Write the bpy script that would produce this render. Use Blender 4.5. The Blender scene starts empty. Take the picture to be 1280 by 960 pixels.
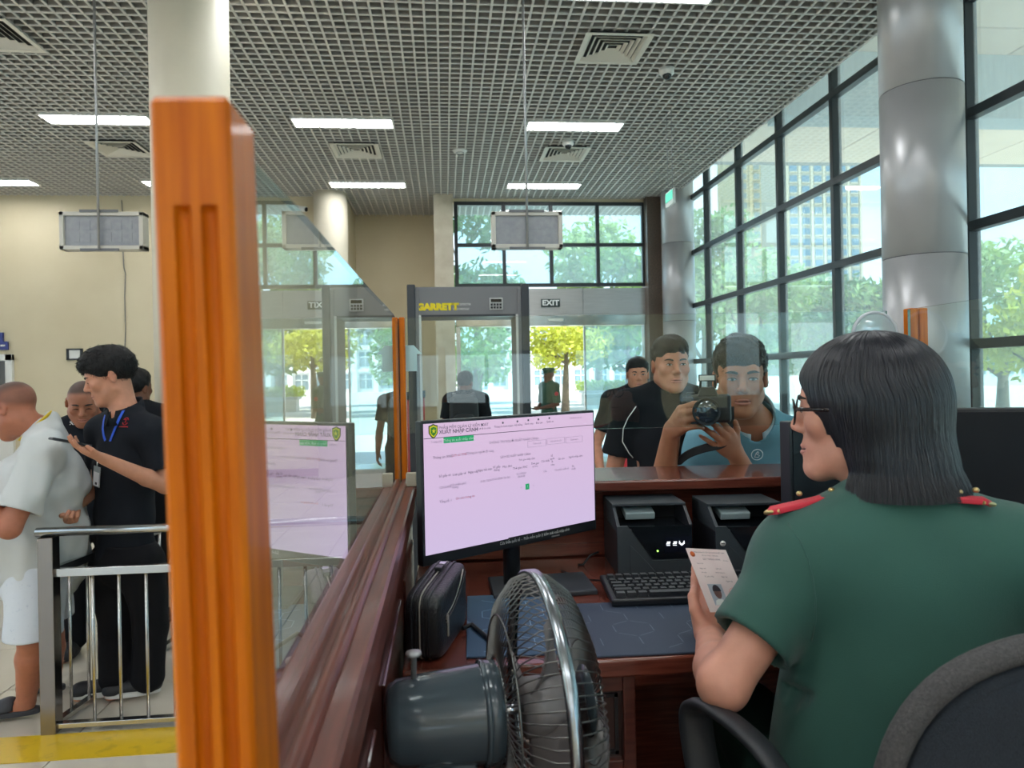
import bpy, bmesh, math, random
import numpy as np
from mathutils import Vector, Matrix, Euler
from mathutils.bvhtree import BVHTree

SC = bpy.context.scene
COL = SC.collection
random.seed(7)
rng = np.random.default_rng(11)

# ------------------------------------------------------------------ camera
FPX, TH, ROLL, CZ = 890.0, math.atan(84 / 890), .019, 1.55
FW = Vector((math.sin(TH), math.cos(TH), 0))
RT = Vector((math.cos(TH), -math.sin(TH), 0))
UP = Vector((0, 0, 1))
CAMP = Vector((0, 0, CZ))


def P(px, py, d):
    """World point seen at photo pixel (px, py) at d metres along the view."""
    a, b = px - 640, py - 470
    return CAMP + d * FW + RT * ((a - ROLL * b) / FPX * d) - UP * ((b + ROLL * a) / FPX * d)


def at(px, py, X=None, Y=None, Z=None):
    v = P(px, py, 1.0) - CAMP
    t = X / v.x if X is not None else Y / v.y if Y is not None else (Z - CZ) / v.z
    return CAMP + v * t


cd = bpy.data.cameras.new('camera')
cam = bpy.data.objects.new('camera', cd)
COL.objects.link(cam)
cd.sensor_width = 36
cd.lens = FPX / 1280 * 36
cd.shift_y = -10 / 1280
cd.clip_start = .02
cd.clip_end = 600
cx = (RT - UP * ROLL).normalized()
cu = (UP + RT * ROLL).normalized()
cam.matrix_world = Matrix(((cx.x, cu.x, -FW.x, 0), (cx.y, cu.y, -FW.y, 0), (cx.z, cu.z, -FW.z, CZ), (0, 0, 0, 1)))
cd.dof.use_dof = True
cd.dof.focus_distance = 1.9
cd.dof.aperture_fstop = 7.5
SC.camera = cam

# ------------------------------------------------------------------ sky, sun, exposure
w = bpy.data.worlds.new('sky')
SC.world = w
w.use_nodes = True
nt = w.node_tree
nt.nodes.clear()
wo = nt.nodes.new('ShaderNodeOutputWorld')
bg = nt.nodes.new('ShaderNodeBackground')
tc = nt.nodes.new('ShaderNodeTexCoord')
sx = nt.nodes.new('ShaderNodeSeparateXYZ')
rp = nt.nodes.new('ShaderNodeValToRGB')
nz = nt.nodes.new('ShaderNodeTexNoise')
nr = nt.nodes.new('ShaderNodeValToRGB')
mx = nt.nodes.new('ShaderNodeMixRGB')
nt.links.new(tc.outputs['Generated'], sx.inputs[0])
nt.links.new(sx.outputs['Z'], rp.inputs[0])
rp.color_ramp.elements[0].position = 0.0
rp.color_ramp.elements[0].color = (.60, .85, 1.0, 1)
rp.color_ramp.elements[1].position = .7
rp.color_ramp.elements[1].color = (.35, .62, .98, 1)
nt.links.new(tc.outputs['Generated'], nz.inputs['Vector'])
nz.inputs['Scale'].default_value = 3.2
nz.inputs['Detail'].default_value = 5
nt.links.new(nz.outputs['Fac'], nr.inputs[0])
nr.color_ramp.elements[0].position = .45
nr.color_ramp.elements[1].position = .68
nt.links.new(nr.outputs[0], mx.inputs[0])
nt.links.new(rp.outputs[0], mx.inputs[1])
mx.inputs[2].default_value = (.97, .98, 1, 1)
nt.links.new(mx.outputs[0], bg.inputs[0])
bg.inputs[1].default_value = 1.2
nt.links.new(bg.outputs[0], wo.inputs[0])

sd = bpy.data.lights.new('sun', 'SUN')
sd.energy = 6.5
sd.angle = .01
sd.color = (1, .95, .86)
sun = bpy.data.objects.new('sun', sd)
COL.objects.link(sun)
sun.rotation_euler = Euler((math.radians(38), 0, math.radians(58)))   # from behind and right of the hall, high

SC.view_settings.view_transform = 'Standard'
SC.view_settings.look = 'None'
SC.view_settings.gamma = 1
SC.view_settings.use_curve_mapping = False
SC.view_settings.exposure = 1.1
SC.cycles.max_bounces = 10
SC.cycles.transparent_max_bounces = 24
SC.cycles.sample_clamp_indirect = 6
SC.cycles.caustics_reflective = False
SC.cycles.caustics_refractive = False
LAMP = 14.5          # radiance of the ceiling tubes


# ------------------------------------------------------------------ materials
def srgb(r, g, b):
    f = lambda c: ((c / 255 + .055) / 1.055) ** 2.4 if c > 10 else c / 255 / 12.92
    return (f(r), f(g), f(b))


MATS = {}


def mat(name, c, rough=.5, metal=0, spec=.5, coat=0, var=0, vscale=8, stretch=(1, 1, 1), bump=0, bscale=60, c2=None,
        detail=4, sheen=0, attr=False, sss=0, ramp=(.3, .7)):
    if name in MATS:
        return MATS[name]
    m = bpy.data.materials.new(name)
    MATS[name] = m
    m.use_nodes = True
    t = m.node_tree
    b = t.nodes['Principled BSDF']
    b.inputs['Base Color'].default_value = (*c, 1)
    b.inputs['Roughness'].default_value = rough
    b.inputs['Metallic'].default_value = metal
    b.inputs['Specular IOR Level'].default_value = spec
    b.inputs['Coat Weight'].default_value = coat
    b.inputs['Coat Roughness'].default_value = .08
    if sheen:
        b.inputs['Sheen Weight'].default_value = sheen
    if sss:
        b.inputs['Subsurface Weight'].default_value = sss
        b.inputs['Subsurface Radius'].default_value = (.006, .002, .001)
        b.inputs['Subsurface Scale'].default_value = 1.0
    src = None
    if attr:
        a = t.nodes.new('ShaderNodeAttribute')
        a.attribute_name = 'Col'
        src = a.outputs['Color']
    if var or c2 or bump:
        co = t.nodes.new('ShaderNodeTexCoord')
        mp = t.nodes.new('ShaderNodeMapping')
        t.links.new(co.outputs['Object'], mp.inputs[0])
        mp.inputs['Scale'].default_value = stretch
    if var or c2:
        n = t.nodes.new('ShaderNodeTexNoise')
        n.inputs['Scale'].default_value = vscale
        n.inputs['Detail'].default_value = detail
        t.links.new(mp.outputs[0], n.inputs['Vector'])
        r = t.nodes.new('ShaderNodeValToRGB')
        r.color_ramp.elements[0].position, r.color_ramp.elements[1].position = ramp
        k = c2 or tuple(x * (1 - var) for x in c)
        r.color_ramp.elements[0].color = (*k, 1)
        r.color_ramp.elements[1].color = (*(c if c2 else tuple(min(1, x * (1 + var)) for x in c)), 1)
        t.links.new(n.outputs['Fac'], r.inputs[0])
        if src is not None:
            q = t.nodes.new('ShaderNodeMixRGB')
            q.blend_type = 'MULTIPLY'
            q.inputs[0].default_value = 1
            t.links.new(src, q.inputs[1])
            t.links.new(r.outputs[0], q.inputs[2])
            src = q.outputs[0]
        else:
            src = r.outputs[0]
    if src is not None:
        t.links.new(src, b.inputs['Base Color'])
    if bump:
        n2 = t.nodes.new('ShaderNodeTexNoise')
        n2.inputs['Scale'].default_value = bscale
        n2.inputs['Detail'].default_value = 3
        t.links.new(mp.outputs[0], n2.inputs['Vector'])
        bp = t.nodes.new('ShaderNodeBump')
        bp.inputs['Strength'].default_value = bump
        bp.inputs['Distance'].default_value = .004
        t.links.new(n2.outputs['Fac'], bp.inputs['Height'])
        t.links.new(bp.outputs[0], b.inputs['Normal'])
    return m


def emis(name, c, s):
    if name in MATS:
        return MATS[name]
    m = bpy.data.materials.new(name)
    MATS[name] = m
    m.use_nodes = True
    b = m.node_tree.nodes['Principled BSDF']
    b.inputs['Base Color'].default_value = (*[x * .3 for x in c], 1)
    b.inputs['Emission Color'].default_value = (*c, 1)
    b.inputs['Emission Strength'].default_value = s
    return m


def glass(name, tint, f0ior=1.5, dirt=0, dust_haze=0):
    """Flat pane: mirror-like share by Fresnel on the outer side of each face, the rest passes straight through."""
    if name in MATS:
        return MATS[name]
    m = bpy.data.materials.new(name)
    MATS[name] = m
    m.use_nodes = True
    t = m.node_tree
    t.nodes.remove(t.nodes['Principled BSDF'])
    out = t.nodes['Material Output']
    tr = t.nodes.new('ShaderNodeBsdfTransparent')
    tr.inputs[0].default_value = (*tint, 1)
    gl = t.nodes.new('ShaderNodeBsdfGlossy')
    gl.inputs['Roughness'].default_value = 0
    gl.inputs[0].default_value = (.95, .97, .97, 1)
    fr = t.nodes.new('ShaderNodeFresnel')
    fr.inputs[0].default_value = f0ior
    ge = t.nodes.new('ShaderNodeNewGeometry')
    a = t.nodes.new('ShaderNodeMath')
    a.operation = 'SUBTRACT'
    a.inputs[0].default_value = 1
    t.links.new(ge.outputs['Backfacing'], a.inputs[1])
    # R_total = 2F/(1+F)
    d2 = t.nodes.new('ShaderNodeMath')
    d2.operation = 'MULTIPLY'
    d2.inputs[1].default_value = 2
    t.links.new(fr.outputs[0], d2.inputs[0])
    p1 = t.nodes.new('ShaderNodeMath')
    p1.operation = 'ADD'
    p1.inputs[1].default_value = 1
    t.links.new(fr.outputs[0], p1.inputs[0])
    dv = t.nodes.new('ShaderNodeMath')
    dv.operation = 'DIVIDE'
    t.links.new(d2.outputs[0], dv.inputs[0])
    t.links.new(p1.outputs[0], dv.inputs[1])
    mu = t.nodes.new('ShaderNodeMath')
    mu.operation = 'MULTIPLY'
    t.links.new(dv.outputs[0], mu.inputs[0])
    t.links.new(a.outputs[0], mu.inputs[1])
    mi = t.nodes.new('ShaderNodeMixShader')
    t.links.new(mu.outputs[0], mi.inputs[0])
    t.links.new(tr.outputs[0], mi.inputs[1])
    t.links.new(gl.outputs[0], mi.inputs[2])
    last = mi
    if dirt:
        df = t.nodes.new('ShaderNodeBsdfDiffuse')
        df.inputs[0].default_value = (.8, .9, .9, 1)
        m2 = t.nodes.new('ShaderNodeMixShader')
        m2.inputs[0].default_value = dirt
        t.links.new(mi.outputs[0], m2.inputs[1])
        t.links.new(df.outputs[0], m2.inputs[2])
        last = m2
    if dust_haze:          # dusty pane, its veil also standing in for outdoor haze and glare
        dl = t.nodes.new('ShaderNodeBsdfTranslucent')
        dl.inputs[0].default_value = (.85, .97, 1, 1)
        m3 = t.nodes.new('ShaderNodeMixShader')
        m3.inputs[0].default_value = dust_haze
        t.links.new(last.outputs[0], m3.inputs[1])
        t.links.new(dl.outputs[0], m3.inputs[2])
        last = m3
    t.links.new(last.outputs[0], out.inputs[0])
    return m


# ------------------------------------------------------------------ mesh builder
class MB:
    def __init__(s):
        s.v, s.f, s.sm, s.mi = [], [], [], []

    def add(s, vs, fs, smooth=False, mi=0, M=None):
        n = len(s.v)
        s.v += [tuple(M @ Vector(p)) for p in vs] if M is not None else [tuple(p) for p in vs]
        s.f += [tuple(n + i for i in f) for f in fs]
        s.sm += [smooth] * len(fs)
        s.mi += [mi] * len(fs)
        return s

    def box(s, c, d, R=None, mi=0, taper=1.0):
        x, y, z = d[0] / 2, d[1] / 2, d[2] / 2
        k = taper
        vs = [(-x, -y, -z), (x, -y, -z), (x, y, -z), (-x, y, -z), (-x * k, -y * k, z), (x * k, -y * k, z), (x * k, y * k, z), (-x * k, y * k, z)]
        fs = [(3, 2, 1, 0), (4, 5, 6, 7), (0, 1, 5, 4), (1, 2, 6, 5), (2, 3, 7, 6), (3, 0, 4, 7)]
        M = Matrix.Translation(c)
        if R is not None:
            M = M @ R.to_4x4()
        return s.add(vs, fs, False, mi, M)

    def bb(s, lo, hi, mi=0):
        return s.box([(a + b) / 2 for a, b in zip(lo, hi)], [abs(b - a) for a, b in zip(lo, hi)], mi=mi)

    def prism(s, poly, d, M=None, mi=0, smooth=False):
        """Polygon in local xz-plane (list of (x, z)), extruded along +y by d."""
        n = len(poly)
        vs = [(x, 0, z) for x, z in poly] + [(x, d, z) for x, z in poly]
        s.add(vs, [tuple(range(n)), tuple(range(2 * n - 1, n - 1, -1))], False, mi, M)
        k = len(s.v) - 2 * n
        fs = [(k + i, k + n + i, k + n + (i + 1) % n, k + (i + 1) % n) for i in range(n)]
        s.f += fs
        s.sm += [smooth] * n
        s.mi += [mi] * n
        return s

    def tube(s, pts, r, n=8, closed=False, mi=0, flat=1.0, upv=None, caps=True):
        pts = [Vector(p) for p in pts]
        m = len(pts)
        rr = r if isinstance(r, (list, tuple)) else [r] * m
        vs = []
        pv = None
        for i, p in enumerate(pts):
            if closed:
                t = pts[(i + 1) % m] - pts[i - 1]
            else:
                t = pts[min(i + 1, m - 1)] - pts[max(i - 1, 0)]
            t.normalize()
            if pv is None:
                u = Vector(upv) if upv is not None else Vector((0, 0, 1))
                if abs(u.dot(t)) > .95:
                    u = Vector((1, 0, 0))
                pv = (u - t * u.dot(t)).normalized()
            else:
                pv = (pv - t * pv.dot(t)).normalized()
            q = t.cross(pv)
            for k in range(n):
                an = 2 * math.pi * k / n
                vs.append(p + pv * (math.cos(an) * rr[i] * flat) + q * (math.sin(an) * rr[i]))
        fs = []
        for i in range(m if closed else m - 1):
            j = (i + 1) % m
            for k in range(n):
                fs.append((i * n + k, i * n + (k + 1) % n, j * n + (k + 1) % n, j * n + k))
        s.add(vs, fs, True, mi)
        if not closed and caps:
            b = len(s.v) - len(vs)
            s.f += [tuple(b + k for k in range(n - 1, -1, -1)), tuple(b + (m - 1) * n + k for k in range(n))]
            s.sm += [False, False]
            s.mi += [mi, mi]
        return s

    def cyl(s, a, b, r, r2=None, n=20, mi=0):
        return s.tube([a, b], [r, r if r2 is None else r2], n, mi=mi)

    def lathe(s, prof, n=32, M=None, mi=0, smooth=True):
        """prof: list of (r, z) spun about z."""
        vs, fs = [], []
        m = len(prof)
        for k in range(n):
            an = 2 * math.pi * k / n
            vs += [(r * math.cos(an), r * math.sin(an), z) for r, z in prof]
        for k in range(n):
            k2 = (k + 1) % n
            for i in range(m - 1):
                fs.append((k * m + i, k2 * m + i, k2 * m + i + 1, k * m + i + 1))
        return s.add(vs, fs, smooth, mi, M)

    def ball(s, c, r, n=16, mi=0, R=None):
        rx_, ry_, rz_ = r if isinstance(r, (tuple, list)) else (r, r, r)
        vs, fs = [], []
        h = n // 2
        for i in range(h + 1):
            ph = math.pi * i / h
            for k in range(n):
                an = 2 * math.pi * k / n
                vs.append((rx_ * math.sin(ph) * math.cos(an), ry_ * math.sin(ph) * math.sin(an), -rz_ * math.cos(ph)))
        for i in range(h):
            for k in range(n):
                fs.append((i * n + k, i * n + (k + 1) % n, (i + 1) * n + (k + 1) % n, (i + 1) * n + k))
        M = Matrix.Translation(c)
        if R is not None:
            M = M @ R.to_4x4()
        return s.add(vs, fs, True, mi, M)

    def grid(s, fn, nu, nv, mi=0, smooth=True, thick=0):
        """fn(u, v) -> point, u, v in 0..1; optionally a slab of the given thickness."""
        pts = [[Vector(fn(i / nu, j / nv)) for j in range(nv + 1)] for i in range(nu + 1)]
        vs = [p for r in pts for p in r]
        fs = [(i * (nv + 1) + j, (i + 1) * (nv + 1) + j, (i + 1) * (nv + 1) + j + 1, i * (nv + 1) + j + 1) for i in range(nu) for j in range(nv)]
        return s.add(vs, fs, smooth, mi)

    def mesh(s, name, mats):
        me = bpy.data.meshes.new(name)
        me.from_pydata(s.v, [], s.f)
        for m in (mats if isinstance(mats, (list, tuple)) else [mats]):
            me.materials.append(m)
        me.polygons.foreach_set('use_smooth', s.sm)
        me.polygons.foreach_set('material_index', s.mi)
        me.update()
        return me

    def obj(s, name, mats, parent=None, loc=None, rel=None, bevel=0, seg=2, rot=None, solid=0, fix=True):
        me = s.mesh(name, mats)
        if fix:
            b = bmesh.new()
            b.from_mesh(me)
            bmesh.ops.recalc_face_normals(b, faces=b.faces)
            b.to_mesh(me)
            b.free()
        o = bpy.data.objects.new(name, me)
        COL.objects.link(o)
        if parent is not None:
            o.parent = parent
        if rel is not None:          # mesh written in world coordinates: put the origin at rel
            me.transform(Matrix.Translation(-Vector(rel)))
        if loc is not None:
            o.location = loc
        elif rel is not None and parent is None:
            o.location = rel
        if rot is not None:
            o.rotation_euler = rot
        if solid:
            md = o.modifiers.new('solid', 'SOLIDIFY')
            md.thickness = solid
            md.offset = 0
        if bevel:
            md = o.modifiers.new('bevel', 'BEVEL')
            md.width = bevel
            md.segments = seg
            md.limit_method = 'ANGLE'
            md.angle_limit = math.radians(40)
            md.harden_normals = False
        return o


def tag(o, label=None, cat=None, group=None, kind=None):
    if label:
        o['label'] = label
    if cat:
        o['category'] = cat
    if group:
        o['group'] = group
    if kind:
        o['kind'] = kind
    return o


def thing(name, label, cat, loc=(0, 0, 0), rz=0, group=None, rot=None):
    o = bpy.data.objects.new(name, None)
    o.empty_display_size = .05
    COL.objects.link(o)
    o.location = loc
    o.rotation_euler = rot if rot is not None else (0, 0, rz)
    return tag(o, label, cat, group)


def copy_tree(o, parent=None):
    c = o.copy()
    COL.objects.link(c)
    if parent is not None:
        c.parent = parent
    for ch in list(o.children):
        copy_tree(ch, c)
    return c


def share(name, me, parent, loc=(0, 0, 0), rot=(0, 0, 0), scale=None):
    o = bpy.data.objects.new(name, me)
    COL.objects.link(o)
    o.parent = parent
    o.location = loc
    o.rotation_euler = rot
    if scale:
        o.scale = scale
    return o


def struct(mb, name, m, parent=None, **k):
    o = mb.obj(name, m, parent, **k)
    if parent is None:
        o['kind'] = 'structure'
    return o


def txt(body, size, m, parent, loc, rot=(math.pi / 2, 0, 0), name='lettering', ax='CENTER', ext=0, sx=1, bold=0, M=None, spacing=1):
    cu_ = bpy.data.curves.new(name, 'FONT')
    cu_.body = body
    cu_.size = size
    cu_.align_x = ax
    cu_.align_y = 'CENTER'
    cu_.extrude = ext
    cu_.offset = bold
    cu_.space_character = spacing
    cu_.resolution_u = 3
    cu_.materials.append(m)
    tmp = bpy.data.objects.new(name, cu_)
    COL.objects.link(tmp)
    me = bpy.data.meshes.new_from_object(tmp.evaluated_get(bpy.context.evaluated_depsgraph_get()))
    bpy.data.objects.remove(tmp)
    bpy.data.curves.remove(cu_)
    me.name = name
    if not me.materials:
        me.materials.append(m)
    o = bpy.data.objects.new(name, me)
    COL.objects.link(o)
    o.parent = parent
    if M is not None:
        o.matrix_local = M
    else:
        o.location = loc
        o.rotation_euler = rot
        o.scale = (sx, 1, 1)
    return o


def frame(o, x, y=None, z=None):
    """4x4 from an origin and axes given as world vectors."""
    x = Vector(x).normalized()
    if z is None:
        y = Vector(y)
        y = (y - x * y.dot(x)).normalized()
        z = x.cross(y)
    else:
        z = Vector(z)
        z = (z - x * z.dot(x)).normalized()
        y = z.cross(x)
    return Matrix(((x.x, y.x, z.x, o[0]), (x.y, y.y, z.y, o[1]), (x.z, y.z, z.z, o[2]), (0, 0, 0, 1)))


# common materials
M_ORANGE = mat('varnished_orange_wood', (.66, .165, .002), .42, coat=.06, spec=.2, c2=(.49, .10, .0015), vscale=9, stretch=(14, 14, .8), detail=6, ramp=(.35, .65))
M_RED = mat('dark_red_wood', (.115, .030, .020), .3, coat=.5, c2=(.062, .014, .010), vscale=8, stretch=(2, 2, 14), detail=6)
M_REDX = mat('red_wood_along', (.20, .052, .034), .38, coat=.12, spec=.3, c2=(.125, .030, .020), vscale=7, stretch=(18, 1.2, 18), detail=6)
M_REDL = mat('red_wood_across', (.20, .05, .030), .26, coat=.6, c2=(.10, .022, .014), vscale=7, stretch=(1.2, 18, 18), detail=6)
M_BLACK = mat('black_plastic', (.012, .014, .018), .38)
M_BLACKG = mat('gloss_black', (.008, .010, .013), .12)
M_CHAR = mat('charcoal_plastic', (.030, .037, .046), .45, bump=.15, bscale=900)
M_STEEL = mat('stainless_steel', (.55, .54, .52), .24, 1)
M_CHROME = mat('chrome', (.72, .74, .76), .12, 1)
M_WHITE = mat('white_paint', (.78, .77, .73), .5)
M_DARKWIN = mat('dark_window_frame', (.030, .036, .040), .4)
M_GREYMET = mat('grey_metal', (.42, .42, .42), .4, .6)
# ------------------------------------------------------------------ the hall
M_CREAM = mat('cream_wall_paint', (.66, .575, .40), .75, c2=(.60, .515, .345), vscale=1.1, detail=7, bump=.2, bscale=14)
M_CREAM2 = mat('cream_column_paint', (.66, .60, .47), .6, var=.05, vscale=2)
M_CREAM3 = mat('cream_stone', (.62, .56, .44), .6, c2=(.50, .43, .32), vscale=5, detail=7)
M_TILE = mat('polished_beige_tile', (.60, .55, .46), .10, c2=(.54, .49, .40), vscale=2.2, detail=6, spec=.55)
M_GROUT = mat('grey_grout', (.30, .27, .23), .8)
M_PLENUM = mat('dim_plenum_paint', (.30, .29, .28), .9)
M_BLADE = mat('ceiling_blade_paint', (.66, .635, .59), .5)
M_ALU = mat('aluminium_cladding', (.50, .50, .51), .36, .35, var=.05, vscale=3)
M_ALUD = mat('cladding_joint', (.16, .16, .17), .6)
M_BROWN = mat('brown_granite', (.14, .10, .075), .35, c2=(.075, .055, .042), vscale=45, detail=8)
M_WINGLASS = glass('tinted_window_glass', (.78, .93, .95), 1.45, dust_haze=.17)
M_HEADER = mat('brushed_header_metal', (.52, .51, .50), .32, .75, c2=(.44, .43, .42), vscale=3, stretch=(1, 1, 20))
M_YEL = mat('worn_yellow_floor_paint', (.62, .40, .012), .35, c2=(.42, .28, .02), vscale=14, detail=8, ramp=(.25, .45))

XL, XR, YB, YN, ZC, ZR = -9.0, 4.05, 11.75, -8.0, 4.5, 5.5

fl = MB()
fl.bb((XL - .2, YN - .2, -.25), (XR + .1, 13.3, -.022))
floor = struct(fl, 'floor', M_GROUT)
TS = .6
tile = MB().box((0, 0, 0), (TS - .006, TS - .006, .022)).mesh('floor_tile', M_TILE)
ty0 = 1.75
for i in range(15):
    for j in range(17):
        x, y = -5.55 + i * TS, ty0 + j * TS
        share('tile', tile, floor, (x, y, -.011 + .0006 * ((i * 7 + j * 5) % 3 - 2)), (0, 0, math.pi / 2 * ((i + j) % 4)))
rest = MB()
x0, x1, y0, y1 = -5.55 - TS / 2, -5.55 + 14.5 * TS, ty0 - TS / 2, ty0 + 16.5 * TS
rest.bb((XL, YN, -.022), (XR, y0, -.0006))
rest.bb((XL, y0, -.022), (x0, 13.2, -.0006))
rest.bb((x1, y0, -.022), (XR, 13.2, -.0006))
rest.bb((x0, y1, -.022), (x1, 13.2, -.0006))
t_ = rest.obj('tiled_surround', M_TILE, floor)
t_['kind'] = 'stuff'
# yellow stripe on the floor beside the steel barrier
sp = at(100, 932, Z=0)
st = MB()
st.bb((-6.5, sp.y - .115, 0), (-.35, sp.y + .115, .0025))
struct(st, 'trim_1', M_YEL)

# walls
wb = MB()
wb.bb((XL, YB, 0), (-1.76, YB + .2, ZR))
wb.bb((-1.76, YB, 0), (-1.56, 13.1, ZR))
struct(wb, 'wall_back_left', M_CREAM)
wr_ = MB()
wr_.bb((-1.76, 13.1, 0), (.18, 13.3, ZR))
struct(wr_, 'wall_recess', M_CREAM)
pl = MB()
pl.bb((-.13, 11.55, 0), (.18, 13.1, ZR))
struct(pl, 'trim_2', M_CREAM3)
bp_ = MB()
bp_.bb((3.405, 11.6, 0), (3.64, 12.0, ZR))
struct(bp_, 'trim_3', M_BROWN)
wc = MB()
wc.bb((3.64, 11.75, 0), (4.05, 11.95, ZR))
wc.bb((.18, 11.80, ZC - .06), (3.405, 11.95, ZR))
struct(wc, 'wall_back_right', M_CREAM)


def wall_with_holes(name, axis, pos, t, lo, hi, holes, m):
    """Wall slab along 'axis' ('x' or 'y') with rectangular openings [(a0, a1, z0, z1)] that do not overlap in a."""
    b = MB()
    def put(a0, a1, z0, z1):
        if a1 - a0 < 1e-4 or z1 - z0 < 1e-4:
            return
        if axis == 'x':
            b.bb((a0, pos, z0), (a1, pos + t, z1))
        else:
            b.bb((pos, a0, z0), (pos + t, a1, z1))
    a = lo
    for (a0, a1, z0, z1) in sorted(holes):
        put(a, a0, 0, ZR)
        put(a0, a1, 0, z0)
        put(a0, a1, z1, ZR)
        a = a1
    put(a, hi, 0, ZR)
    return struct(b, name, m)


# the hall's other two sides (behind and left of the camera) with unseen windows, most added for daylight
hr = [(-8, -5.2, .1, 4.3), (-4.2, -1.5, 3.0, 4.4), (-1.0, 1.0, 1.0, 1.98), (1.45, 2.6, 1.15, 2.02), (1.45 + 1.4, 3.8, 3.0, 4.4)]  # low pair shows mirrored in the counter glass, the rest added for light
wall_with_holes('wall_front', 'x', YN - .2, .2, XL, XR, hr, M_CREAM)
hl_ = [(-6.5, -3.5, .9, 3.9), (-2, 1, .9, 3.9), (2.2, 5.2, .9, 3.9), (6.6, 9.2, .9, 3.9)]  # unseen left windows, added to light the people on that side
wall_with_holes('wall_left', 'y', XL - .2, .2, YN, 13.2, hl_, M_CREAM)
for i, (a0, a1, z0, z1) in enumerate(hr):
    b = MB()
    for aa in (a0 + .03, (a0 + a1) / 2, a1 - .03):
        b.bb((aa - .03, YN - .14, z0), (aa + .03, YN - .06, z1))
    b.bb((a0, YN - .14, z0), (a1, YN - .06, z0 + .06))
    b.bb((a0, YN - .14, z1 - .06), (a1, YN - .06, z1))
    o = struct(b, 'window_%d' % (i + 3), M_DARKWIN)
for i, (a0, a1, z0, z1) in enumerate(hl_):
    b = MB()
    for aa in (a0 + .03, (a0 + a1) / 2, a1 - .03):
        b.bb((XL - .14, aa - .03, z0), (XL - .06, aa + .03, z1))
    b.bb((XL - .14, a0, z0), (XL - .06, a1, z0 + .06))
    b.bb((XL - .14, a0, z1 - .06), (XL - .06, a1, z1))
    struct(b, 'window_%d' % (i + 8), M_DARKWIN)

# roof slab with its porch soffit on the window side
rf = MB()
rf.bb((XL - .3, YN - .3, ZR), (XR + .1, 13.4, ZR + .35))
struct(rf, 'roof', M_PLENUM)
M_SOFFIT = mat('peach_soffit_panel', (.90, .66, .50), .8, var=.06, vscale=1)
M_CONC = mat('grey_blue_concrete', (.50, .54, .55), .85, c2=(.42, .46, .47), vscale=4, stretch=(6, 6, .8), detail=6)
so = MB()
so.bb((XR + .1, YN, ZR + .02), (13, 13.2, ZR + .35))
sof = struct(so, 'ceiling_porch', M_PLENUM)
spn = MB().box((0, 0, 0), (1.46, 2.56, .03)).mesh('soffit_panel', M_SOFFIT)
for i in range(6):
    for j in range(4, 8):
        share('panel', spn, sof, (XR + .12 + .75 + i * 1.49, -7.9 + 1.3 + j * 2.6, ZR))
be = MB()
be.bb((XR + .12, 8.35, 4.68), (13, 8.75, ZR - .02))
be.bb((XR + .12, 2.2, 4.68), (13, 2.6, ZR - .02))
be.bb((12.5, YN, 4.68), (13, 13.2, ZR - .02))
struct(be, 'trim_4', M_CONC)
pc = MB()
for yy in (2.4, 8.55, 13.0):
    pc.tube([(12.75, yy, -.1), (12.75, yy, 4.7)], .3, 20)
struct(pc, 'column_porch', M_CONC)

# open-cell ceiling of thin crossing blades
SPC = .108
ce = MB()
ce.bb((XL, YN, ZC + .03), (3.85, -1.0, ZC + .06))
ceil = struct(ce, 'ceiling', M_BLADE)
ex = MB()
ex.bb((3.83, YN, ZC), (3.855, 11.75, ZC + .10))
ex.obj('edge_trim', M_WHITE, ceil)
nx_, ny_ = int((3.83 - XL) / SPC), int((13.1 + 1.0) / SPC)
M_BLADE_SHADE = mat('ceiling_blade_web', (.40, .385, .36), .6)
def blade(sx_, sy_, nm):      # U-shaped strip: pale foot, thin web with cell shade put in its colour
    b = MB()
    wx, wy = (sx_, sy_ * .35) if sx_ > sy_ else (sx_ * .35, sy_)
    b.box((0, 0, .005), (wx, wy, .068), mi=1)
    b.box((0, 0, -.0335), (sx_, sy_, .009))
    return b.mesh(nm, [M_BLADE, M_BLADE_SHADE])
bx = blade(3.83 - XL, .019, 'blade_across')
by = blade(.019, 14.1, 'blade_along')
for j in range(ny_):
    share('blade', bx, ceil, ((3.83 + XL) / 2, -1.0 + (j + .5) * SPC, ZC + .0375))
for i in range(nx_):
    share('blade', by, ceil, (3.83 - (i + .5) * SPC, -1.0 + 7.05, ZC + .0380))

# round columns
def column(name, x, y, r, m, joints):
    c = thing(name, None, None, (x, y, 0))
    c['kind'] = 'structure'
    if not joints:
        MB().tube([(0, 0, 0), (0, 0, ZR)], r, 40).obj('shaft', m, c)
        return c
    MB().tube([(0, 0, 0), (0, 0, ZR)], r - .006, 40).obj('core', M_ALUD, c)
    zs = [0] + joints + [ZR]
    for a, b in zip(zs[:-1], zs[1:]):
        MB().tube([(0, 0, a + .004), (0, 0, b - .004)], r, 48).obj('panel', m, c)
    return c


zj = [at(1165, 325, Y=5.2).z, at(1165, 122, Y=5.2).z]
stp = zj[1] - zj[0]
JO = [zj[0] - stp, zj[0], zj[1], zj[1] + stp]
column('column_near', 3.66, 5.12, .285, M_ALU, JO)
column('column_far', 3.84, 11.35, .262, M_ALU, JO)
column('column_cream', -1.745, 5.2, .262, M_CREAM2, None)
column('column_cream_far', -1.76, 11.55, .262, M_CREAM2, None)

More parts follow.
